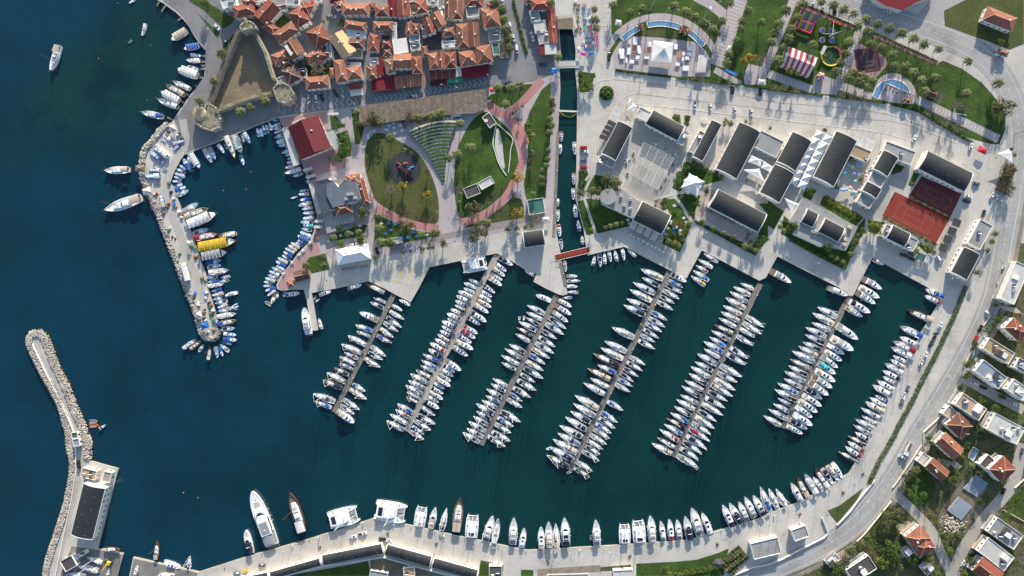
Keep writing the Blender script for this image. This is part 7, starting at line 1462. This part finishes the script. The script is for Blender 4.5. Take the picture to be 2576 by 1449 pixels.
smalls('bollard', "dark iron bollard on the bottom quay edge", 'bollard', 'bollards on the bottom quay', "03:2480,1290 2260,1370 13:60,1225 540,1085 890,975 1200,905 1560,965 1800,1010 2100,1075 2440,1150 23:140,1205 420,1190 800,1165 1250,1140 1500,1125 1800,1095 2100,995 2330,930 33:150,775 420,650", bol)
def kart():
    mb = MB(); mb.box(-.9,.9,-.5,.5,.1,.35); mb.box(-.5,.5,-.3,.3,.35,.8,0,.2); mb.tube((-.8,-.4,.3),(-.8,-.4,1.2),.07); mb.tube((.8,.4,.3),(.8,.4,1.2),.07); return mb.mesh('lamp_base', [mat('rusty_iron', (.16,.09,.05), .9, .2, 4)])
smalls('mooring_cleat', "rusty iron fire hydrant box on the quay roadway", 'hydrant', 'rusty boxes on the quay roadway', "13:640,1155 1325,1018 1815,1120 23:365,1300 1185,1248 2065,1125 33:320,825 755,605 955,420 32:1330,1170", kart)
# cafe tables and chairs
def chairm(m):
    mb = MB(); mb.box(-.55,.55,-.55,.55,.62,.72); 
    for x in (-.45,.45):
        for y in (-.45,.45): mb.tube((x,y,0),(x,y,.62),.05,n=4)
    for a in range(4): c, s = math.cos(a*math.pi/2), math.sin(a*math.pi/2); q = lambda x, y: (x*c-y*s, x*s+y*c); mb.prism([q(.75,-.25),q(1.2,-.25),q(1.2,.25),q(.75,.25)], .4, .46); mb.prism([q(1.15,-.25),q(1.22,-.25),q(1.22,.25),q(1.15,.25)], .46, .95)
    return mb
CHC = {'white': M_gel, 'blue': mat('blue_plastic', (.03,.2,.6), .5, .05, 1), 'pink': mat('pink_plastic', (.6,.08,.25), .5, .05, 1), 'red': mat('red_plastic', (.5,.03,.04), .5, .05, 1), 'teal': mat('teal_plastic', (.05,.4,.4), .5, .05, 1), 'brown': M_wood}
def cafe(phrase, c, r, s, end='left'):
    d = {}
    for k, x, y in re.findall(r'([a-z]+)(-?\d+),(-?\d+)', s): d.setdefault(k, []).append((float(x), float(y)))
    for k, l in d.items():
        l.sort(); me = part(('cafe', k), lambda: chairm(CHC[k]).mesh('cafe_set', [CHC[k]]))
        for i, (x, y) in enumerate(l):
            o = link('cafe_set', me); o.location = P(*Q(c, r, x, y), .1); o.rotation_euler.z = i*.9; tag(o, f"{k} cafe table with chairs {phrase}"+("" if len(l) == 1 else f", {ordn(i)} from {end}"), 'cafe table', f"{k} cafe tables "+phrase)
cafe("on the canal promenade",2,0,"teal715,60 pink735,60 blue718,105 blue775,105 teal730,155 blue735,210 white745,185 white785,180 blue790,225 teal735,275 white770,245 red790,275 blue750,340 pink805,345 white780,355 pink855,330 pink858,375 blue755,395 pink815,400 white780,405 pink765,455 blue735,490 teal795,490 pink860,415 white815,435 pink862,470 white745,470 white720,420 brown655,235 brown660,275 brown640,320 brown690,295 brown665,180 brown660,100 brown670,60 brown630,60 white640,10 white205,375 white195,335 white215,410")
cafe("below the reed pergola",1,0,"white1385,1240 white1340,1270 white1300,1305 white1325,1310 white1455,1265 white1470,1315 white1390,1290 white1395,1340 white1190,1320 white1130,1360 white1155,1335 white1130,1385 blue2040,1185 white1895,1200 white1930,1200 white1970,1195 brown1480,1230 brown1500,1270 brown1560,1225 brown1830,1205 brown1790,1205 brown1700,1215 brown1720,1175")
cafe("on the blue chair lawn",1,1,"blue1345,795 blue1405,805 blue1360,865 blue1300,900 blue1590,890 blue1530,940 blue1480,950 blue1620,930 blue1515,1045 blue1600,1040 white1265,800 white1280,970 white1720,915")
cafe("in the cafe garden by the quay",2,1,"red1660,800 red1685,820 red1640,970 blue1635,850 blue1620,890 white1725,745 white1750,790 white1580,770 white1600,800 white1565,850 white1545,910 white1510,940 white1690,870 white1690,905 white1655,835 white1630,620 brown1450,580 brown1490,600 brown1440,630 brown1520,575")
cafe("under the quayside restaurant",2,1,"white1190,915 white1225,935 white1270,955 white1320,980 white1360,1005 white1405,1030 white1440,1045 white1480,1065 white1520,1085 white1385,955 white1500,975 white1165,765 white1180,800 white1600,780")
cafe("on the long hall's terrace",2,1,"brown2005,670 brown2055,690 brown2105,720 brown2150,745 brown2200,770 brown2240,790 brown2375,910 brown2360,950 brown2400,980 brown2470,955 brown2450,1000 brown2020,530 brown1960,640")
cafe("by the harbour restaurants",1,1,"white745,355 white795,350 white510,265 brown560,350 brown590,340 brown545,300 white525,380 brown620,860 white545,990 white480,1070 white435,1110 brown600,940 brown560,1020 white365,1190 white855,920 white970,900 white805,940 white1048,825 white280,1300")
# pastel parasols
PAS = [mat(n, c, .85, .04, 1) for n, c in (('pastel_blue', (.16,.42,.68)), ('pastel_teal', (.2,.55,.55)), ('pastel_yellow', (.68,.62,.3)), ('pastel_pink', (.66,.36,.42)), ('pastel_violet', (.45,.33,.6)), ('pale_green', (.4,.62,.5)))]; PSN = ['blue', 'teal', 'yellow', 'pink', 'violet', 'pale green']
ps = [(0,880,208,17),(1,793,215,18),(2,832,240,18),(4,905,185,15),(1,750,293,20),(4,850,303,17),(5,900,315,22),(2,933,308,16),(3,966,288,18),(3,970,325,17),(3,889,365,17),(1,860,382,17),(2,690,385,18),(0,675,415,15),(0,716,465,16),(4,747,468,18),(1,778,462,17),(3,808,447,22),(2,803,480,16),(1,842,490,17),(2,868,492,16),(3,896,470,18),(1,735,300,12)]
cnt = {}
for k, x, y, r in sorted(ps, key=lambda p: p[1]):
    i = cnt.get(k, 0); cnt[k] = i+1; n = sum(1 for p in ps if p[0] == k); rm = r/4*S
    t = thing('parasol', f"{PSN[k]} round parasol in the mall court"+("" if n == 1 else f", {ordn(i)} from left"), 'parasol', P(*Q(3,1,x,y)), 0, 'pastel parasols in the mall court')
    mb = MB(); mb.cyl(0,0,2.3,2.75,rm,14,0,.08); mb.build('canopy', PAS[k], t); mb = MB(); mb.tube((0,0,0),(0,0,2.4),.05); mb.build('pole', M_frame, t)
# funfair
def poly_thing(name, label, cat, c, r, x, y): return thing(name, label, cat, P(*Q(c, r, x, y)))
t = poly_thing('striped_tent', "large red and white striped fairground tent", 'tent', 3, 0, 320, 600); C0 = t.location
a, b, c_, d = [P(*Q(3,0,*v),4)-C0 for v in ((195,455),(505,578),(415,768),(140,655))]
for i in range(11):
    f, g = i/11, (i+1)/11; p, q, r_, s_ = a.lerp(b,f), a.lerp(b,g), d.lerp(c_,g), d.lerp(c_,f); m2 = MB(); h1, h2 = p.lerp(s_,.5), q.lerp(r_,.5)
    for v in (p,q,r_,s_): v.z = 3.4
    h1.z = h2.z = 5.2
    m2.add([p,q,h2,h1,s_,r_], [(0,3,2,1),(3,4,5,2)]); m2.add([p,q,r_,s_,(*p.xy,0),(*q.xy,0),(*r_.xy,0),(*s_.xy,0)], [(0,1,5,4),(2,3,7,6)]+([(3,0,4,7)] if i == 0 else [(1,2,6,5)] if i == 10 else []))
    m2.build('tent_panel', mat('tent_white', 'c2b8b0', .8, .03, 1) if i % 2 == 0 else mat('tent_red', (.30,.045,.075), .8, .06, 1), t)
t = poly_thing('inflatable_slide', "striped blue and yellow inflatable slide with red rim", 'inflatable', 3, 0, 385, 225); C0 = t.location
a, b, c_, d = [P(*Q(3,0,*v),2)-C0 for v in ((335,105),(500,165),(430,335),(270,275))]
for row_ in range(2):
    f0, f1 = row_*.52, row_*.52+.46
    for i in range(7):
        A, B = a.lerp(b,i/7), a.lerp(b,(i+1)/7); D, E = d.lerp(c_,i/7), d.lerp(c_,(i+1)/7); q = [A.lerp(D,f0),B.lerp(E,f0),B.lerp(E,f1),A.lerp(D,f1)]; m2 = MB(); zz = (2.8,2.8,.6,.6) if row_ == 0 else (2.2,2.2,.6,.6)
        m2.add([(v.x,v.y,z) for v, z in zip(q,zz)]+[(v.x,v.y,0) for v in q], [(3,2,1,0),(0,1,5,4),(2,3,7,6),(1,2,6,5),(3,0,4,7)])
        m2.build('slide_lane', (mat('slide_blue',(.05,.17,.36),.6,.05,1), mat('slide_yellow',(.55,.4,.05),.6,.05,1), mat('slide_brown',(.25,.18,.1),.6,.05,1))[i % 3], t)
for A, B in ((a,b),(b,c_),(c_,d),(d,a),(a.lerp(d,.5),b.lerp(c_,.5))): m2 = MB(); m2.tube((A.x,A.y,1.5),(B.x,B.y,1.5),.55,n=8); m2.build('red_rim', CHC['red'], t)
t = poly_thing('fairground_ride', "swing ride with four blue cups on crossed arms", 'ride', 3, 0, 618, 370); C0 = t.location
link('hub', bar('hub', (0,0,0), (0,0,4.5), .5, M_frame, .2, 8), t)
for x, y in ((540,315),(628,325),(535,410),(632,415)):
    p = P(*Q(3,0,x,y))-C0; cup = link('cup', (lambda m: (m.cyl(0,0,.3,1.4,1.55,14,0,1.8), m.mesh('cup', [mat('ochre_panel',(.5,.33,.12),.6,.1,1)]))[1])(MB()), t); cup.location = p; s = link('cup_seat', (lambda m: (m.cyl(0,0,1.41,1.5,1.5,14), m.mesh('cup_seat', [mat('deep_blue_seat',(.02,.06,.25),.6,.08,1)]))[1])(MB()), cup)
for x, y in ((725,330),(635,235),(525,360),(630,410)): p = P(*Q(3,0,x,y))-C0; link('arm', bar('arm', (0,0,4.2), (p.x,p.y,3.4), .14, M_frame), t)
t = poly_thing('round_ride', "round ride with a yellow rim and green spokes", 'ride', 3, 0, 628, 568); mb = MB()
for i in range(32):
    a0, a1 = 2*math.pi*i/32, 2*math.pi*(i+1)/32; mb.add([(r*math.cos(a),r*math.sin(a),z) for a in (a0,a1) for r, z in ((5.3,.7),(6.1,1.0))], [(0,1,3,2)])
    mb.add([(6.1*math.cos(a),6.1*math.sin(a),z) for a in (a0,a1) for z in (0,1)], [(0,2,3,1)])
mb.build('rim', mat('ride_yellow',(.5,.42,.05),.6,.08,1), t)
for i in range(12): a0 = i*math.pi/6; link('spoke', bar('spoke', (0,0,.9), (5.3*math.cos(a0),5.3*math.sin(a0),.7), .06, HULLC['g']), t)
for i in range(8): a0 = -.3+i*.14; p = link('cabin', part('ridecab', lambda: blk('cabin', sym([(-.35,.35),(.35,.35)]), .8, 1.7, CHC['pink'], .8)), t); p.location = (5.7*math.cos(a0+.6),5.7*math.sin(a0+.6),.1)
link('platform', (lambda m: (m.cyl(0,0,0,.12,6.5,32), m.mesh('platform', [mat('ride_floor',(.06,.09,.03),.9,.2,1)]))[1])(MB()), t)
canopy("white ticket canopy beside the round ride", (3,0,565,455,595,470,90), 3, FLAT['w'], 'ticket_canopy', 'canopy')
t = poly_thing('round_tent', "small round red and white striped kiosk tent", 'tent', 3, 0, 515, 778)
for i in range(12): a0, a1 = math.pi*i/6, math.pi*(i+1)/6; m2 = MB(); m2.add([(0,0,4),(2.4*math.cos(a0),2.4*math.sin(a0),2.6),(2.4*math.cos(a1),2.4*math.sin(a1),2.6),(2.3*math.cos(a0),2.3*math.sin(a0),0),(2.3*math.cos(a1),2.3*math.sin(a1),0)], [(0,1,2),(1,3,4,2)]); m2.build('tent_panel', MATS['tent_white'] if i % 2 else MATS['tent_red'], t)
t = poly_thing('sunken_fountain', "dark square stepped fountain on the brick square", 'fountain', 3, 0, 1000, 605)
for k, (h, m) in enumerate(((.25,mat('dark_red_tiles',(.09,.04,.045),.85,.15,1)),(.4,mat('fountain_step',(.075,.05,.055),.85,.15,1)),(.55,mat('dark_basin',(.035,.035,.045),.5,.2,1)))):
    s_ = (9.2, 6.0, 3.0)[k]; pts_ = [(s_*math.cos(a0), s_*math.sin(a0)) for a0 in [R(18-45+90*i) for i in range(4)]]; link('step', blk('step', [(x*1.1,y*1.1) for x, y in pts_], 0.1, h, m, 1), t); 
t.rotation_euler.z = R(-10)
for i, (x, y) in enumerate(((655,222),(685,230),(715,248))): o = link('toy_car', blk('toy_car', sym([(-1.0,.7),(.8,.7),(1.1,.4)]), .1, 1.1, mat('toy_orange',(.5,.1,.02),.6,.06,1), .7)); o.location = P(*Q(3,0,x,y), .06); tag(o, f"orange toy ride car on the funfair lawn, {ordn(i)} from left", 'ride car', 'orange toy ride cars')
# playground set
t = poly_thing('playground_tower', "dark climbing tower with red and blue slides", 'playground', 1, 1, 1520, 235); C0 = t.location
for (x, y, w, m, z) in ((1500,215,3,M_dark,2.2),(1545,270,2.6,M_dark,1.9),(1520,205,1.6,CHC['red'],3)):
    p = P(*Q(1,1,x,y))-C0; o = link('roof', (lambda mm: (mm.cyl(0,0,z,z+.9,w*.6,6,0,.15), mm.mesh('roof', [m]))[1])(MB()), t); o.location = p
for (a, b, m) in (((1550,245),(1585,230),CHC['blue']), ((1525,285),(1505,325),CHC['red']), ((1470,225),(1415,185),M_wood), ((1440,235),(1460,250),CHC['red'])):
    A, B = P(*Q(1,1,*a))-C0, P(*Q(1,1,*b))-C0; link('slide', bar('slide', (A.x,A.y,1.8), (B.x,B.y,.3), .5, m, n=6), t)
for (a, b) in (((1480,215),(1560,290)), ((1560,290),(1590,280)), ((1500,240),(1540,230))): A, B = P(*Q(1,1,*a))-C0, P(*Q(1,1,*b))-C0; link('walkway', bar('walkway', (A.x,A.y,1.4), (B.x,B.y,1.4), .45, M_dark, n=4), t)
# market stalls in front of the pavilion
cnt = 0
for k, x, y, w, h_ in (('w',1238,420,42,80),('w',1180,425,16,45),('w',1275,505,34,80),('w',1172,520,36,70),('w',1100,520,55,50),('w',1105,570,45,50),('w',1203,625,42,36),('w',1260,582,40,36),('w',1352,578,48,40),('w',1385,450,36,50),('w',1645,475,34,56),('w',1782,495,44,44),('w',1722,545,34,36),('w',1775,548,44,36),('w',1760,590,42,36),('w',1715,600,26,36),('w',1663,648,42,40),('w',1150,610,16,50),('w',1745,690,60,50)):
    cnt += 1; t = thing('market_stall', f"white topped market stall on the square, {ordn(cnt-1)} one counted clockwise", 'market stall', P(*Q(2,0,x,y)), R(-8+cnt*5 % 17), 'white market stalls'); W, H = w/4*S, h_/4*S
    link('top', blk('top', [(-W/2,-H/2),(W/2,-H/2),(W/2,H/2),(-W/2,H/2)], 1.0, 1.08, MATS['white_gelcoat'], 1), t)
    for sx in (-1, 1): link('leg', bar('leg', (sx*W*.4,0,.09), (sx*W*.4,0,1), .08, M_metal), t)
STL = sorted([o for o in COL if o.name.startswith('market_stall')], key=lambda o: o.location.x)
for i, o in enumerate(STL): o['label'] = f"white topped market stall on the square, {ordn(i)} from left"
for i, (x, y, w, h_) in enumerate(((1228,515,40,115),(1360,515,34,60),(1685,560,38,100))):
    t = thing('stall_frame', f"rusty red stall frame on the market square, {ordn(i)} from left", 'stall frame', P(*Q(2,0,x,y)), R(-6), 'red stall frames'); W, H = w/4*S, h_/4*S
    for k in range(7): link('rail', bar('rail', (-W/2,-H/2+H*k/6,1.5), (W/2,-H/2+H*k/6,1.5), .1, mat('rust_red_frame',(.3,.09,.05),.8,.15,2)), t)
    for sx in (-1, 0, 1): link('beam', bar('beam', (sx*W/2,-H/2,1.6), (sx*W/2,H/2,1.6), .1, MATS['rust_red_frame']), t)
    for sx in (-1, 1):
        for sy in (-1, 1): link('post', bar('post', (sx*W/2,sy*H/2,.09), (sx*W/2,sy*H/2,1.5), .07, MATS['rust_red_frame']), t)
def tent(label, c, r, x, y, w, d, ang, m, h=2.4, pk=1.0):
    t = thing('small_tent', label, 'tent', P(*Q(c, r, x, y)), R(-ang)); W, D = w/4*S/2, d/4*S/2; mb = MB(); mb.prism([(-W,-D),(W,-D),(W,D),(-W,D)], h, h+pk, 0, .12); mb.build('canopy', m, t)
    for sx in (-1, 1):
        for sy in (-1, 1): link('pole', bar('pole', (sx*W*.95,sy*D*.95,0), (sx*W*.95,sy*D*.95,h), .05, M_frame), t)
tent("bright blue pavilion tent beside the canal bridge",2,0,425,725,58,55,5,CHC['blue']); tent("white kiosk tent at the square's upper left",2,0,1065,245,62,58,10,FLAT['w']); tent("magenta parasol stand by the canal bridge",2,0,715,552,52,40,0,CHC['pink']); tent("blue stall by the canal bridge",2,0,795,548,55,30,5,CHC['blue'])
tent("white lidded stall left of the canal bridge stalls",2,0,668,515,36,60,0,FLAT['w']); tent("white tent van beside the slab path",2,0,2168,503,36,62,20,FLAT['w']); tent("pale tent beside the parking boulevard's hedge",2,0,2500,838,78,55,5,FLAT['w']); tent("white fishermen's canopy on the mole with crossed ribs",0,1,1498,478,85,62,-20,FLAT['w'])
tent("brown reed shade roof on the mole",0,1,1432,252,100,55,2,MATS['reed_brown']); tent("blue tarpaulin shelter near the mole's tip",0,2,2078,375,80,62,-15,M_hullb); tent("white tarpaulin shelter near the mole's tip",0,2,2020,270,55,60,-20,FLAT['w']); tent("pale awning hut at the mole's landward end",0,0,1760,1300,58,75,-25,FLAT['l'])
tent("white tank shed beside the canal boardwalk",2,1,338,762,75,45,-5,FLAT['w']); tent("red and white kiosk at the reed pergola's right end",1,0,2375,920,66,50,-8,CHC['red']); tent("white stacked crates hut on the mole",0,1,1918,1000,40,45,10,FLAT['w']); tent("red and white entrance kiosk by the parking exit",3,1,2130,70,90,62,25,CHC['red'])
# fishing gear heaps on the mole: nets and crates
RG = random.Random(9)
GC = [('white crate', CHC['white']), ('blue crate', CHC['blue']), ('orange net heap', mat('orange_net',(.28,.09,.04),.95,.2,3)), ('dark net heap', mat('dark_net',(.05,.05,.055),.95,.3,3)), ('brown net heap', mat('brown_net',(.2,.14,.09),.95,.25,3)), ('green net heap', mat('green_net',(.05,.16,.08),.95,.2,3))]
def heap(i):
    mb = MB(); r = random.Random(i)
    if i < 2: mb.box(-.7,.7,-.5,.5,0,.6,0,.06); mb.box(-.6,.6,-.4,.4,.6,.66)
    else: mb.prism([(r.uniform(.7,1.1)*math.cos(a*.7), r.uniform(.7,1.1)*math.sin(a*.7)) for a in range(9)], 0, .7, 0, .45)
    return mb
GH = [heap(i).mesh(GC[i][0].split()[0]+'_gear', [GC[i][1]]) for i in range(6)]; gl = {}
for s in ("01:1700,400 1720,480 1740,560 1760,620 1790,690 1820,720 1690,620 1660,700 1700,860 1750,950 1930,1020 1800,1120 2000,1210 2050,1390 1590,640 1500,540 1560,500 1470,420 1900,830 1970,1150 2040,1340", "02:1960,90 2080,60 2100,130 2120,200 2130,270 2050,290 2060,230 2010,160 2150,330 2090,440 2150,420 1990,330 2180,350 2110,180 2070,110 1980,60 2140,240 2060,340", "00:1690,1330 1650,1290 1720,1400 1600,1370 1790,1360 1830,1400"):
    for x, y in T(s):
        for _ in range(2):
            k = RG.choice((0,0,1,2,3,3,4,4,4,5)); gl.setdefault(k, []).append((x+RG.uniform(-4,4), y+RG.uniform(-4,4)))
for k, l in gl.items():
    l.sort(key=lambda p: p[1])
    for i, (x, y) in enumerate(l): o = link('fishing_crate' if k < 2 else 'net_heap', GH[k]); o.location = P(x, y, .08); o.rotation_euler.z = RG.uniform(0, 6); o.scale = [RG.uniform(.8, 1.5)]*3; tag(o, f"{GC[k][0]} lying on the mole, {ordn(i)} from top", GC[k][0].split(' ', 1)[1], GC[k][0]+'s on the mole')
# benches, planters and sculptures in the plaza
for i, (x, y, a) in enumerate(((1160,165,30),(1640,105,70),(1445,8,20))):
    t = thing('star_bench', f"white three armed bench on the plaza, {ordn(i)} from left", 'bench', P(*Q(2,1,x,y)), R(a), 'white three armed benches')
    for k in range(3): o = link('arm', part('starm', lambda: blk('arm', [(0,-.35),(2.2,-.22),(2.2,.22),(0,.35)], .1, .6, M_frame, .95)), t); o.rotation_euler.z = k*2.094
smalls('planter', "round white planter on the plaza", 'planter', 'round white planters', "21:1222,92 1148,195 1160,300 1235,150 1540,48 1460,455 1610,118", lambda: (lambda m: (m.cyl(0,0,0,.7,.75,12,0,.9), m.cyl(0,0,.705,.75,.7,12,1), m.mesh('planter', [M_frame, L_GREEN[0]]))[2])(MB()))
def bench():
    mb = MB(); mb.box(-1,1,-.3,.3,.4,.48); mb.box(-.9,-.8,-.25,.25,0,.4); mb.box(.8,.9,-.25,.25,0,.4); return mb.mesh('bench', [M_wood])
smalls('bench', "brown plank bench at the plaza and mall edge", 'bench', 'brown plank benches', "21:1620,210 1580,285 1545,360 1500,435 1660,290 1630,355 2360,370 31:1250,540 30:1180,900 1260,905 1300,930 1375,935 1230,880", bench, rz=R(60))
C = P(*Q(2,0,1932,1218)); mb = MB(); mb.cyl(0,0,.05,.7,1.8,24); mb.cyl(0,0,.705,.75,1.45,24,1); o = mb.build('round_fountain', [M_frame, FLAT['l']]); o.location = C; tag(o, "round white basin beside the boulevard parking", 'fountain')
mb = MB(); pl = [Q(3,0,x,y) for x, y in ((1880,1090),(1870,1120),(1900,1145),(1950,1150),(1995,1160))]
q = [P(*p, 1.5) for p in pl]
for a, b in zip(q, q[1:]): mb.tube(a, b, .35, n=6)
for v in (q[0], q[-1]): mb.tube((v.x,v.y,0), v, .3)
o = mb.build('curved_sculpture', M_metal); tag(o, "curved grey tubular sculpture on the upper right lawn", 'sculpture')
for i, (x, y, w, h_, a) in enumerate(((2150,715,40,22,25),(2210,745,90,26,25))): o = link('shade_tarp', blk('shade_tarp', sym([(-w/8*S,h_/8*S),(w/8*S,h_/8*S)]), 1.8, 2.0, CHC['blue'], .9)); o.location = P(*Q(2,0,x,y)); o.rotation_euler.z = R(-a); tag(o, f"blue shop tarpaulin below the slab path, {['small','large'][i]} one", 'tarpaulin')
# writing on the ground and roof
def text(label, s, c, r, x, y, ang, size, m, z=.09, name='lettering', kind=True):
    cu = bpy.data.curves.new('lettering', 'FONT'); cu.body = s; cu.size = size; cu.align_x = 'CENTER'; cu.align_y = 'CENTER'; cu.extrude = .01
    o = bpy.data.objects.new('tmp', cu); COL.link(o); dg = bpy.context.evaluated_depsgraph_get(); me = bpy.data.meshes.new_from_object(o.evaluated_get(dg)); COL.unlink(o); bpy.data.objects.remove(o)
    me.materials.clear(); me.materials.append(m); t = link(name, me); t.location = P(*Q(c, r, x, y), z); t.rotation_euler.z = R(ang); tag(t, label, 'lettering')
text("red ground lettering SAHİL GÜVENLİK below the white building", "SAHİL GÜVENLİK", 1, 1, 992, 1243, 171+16-0, 2.1, mat('red_lettering', (.3,.03,.03), .8, .05, 1))
# harbour bits: small buoys
smalls('buoy', "small floating buoy or mooring float", 'buoy', 'small mooring floats', "00:1186,35 1518,457 992,590 1485,1008 01:2525,280 2250,468 2478,455 03:1990,662 1848,612", lambda: (lambda m: (m.cyl(0,0,-.3,.3,.38,8,0,.2), m.mesh('buoy', [mat('orange_float',(.6,.3,.15),.6,.1,1)]))[1])(MB()), z=WL)
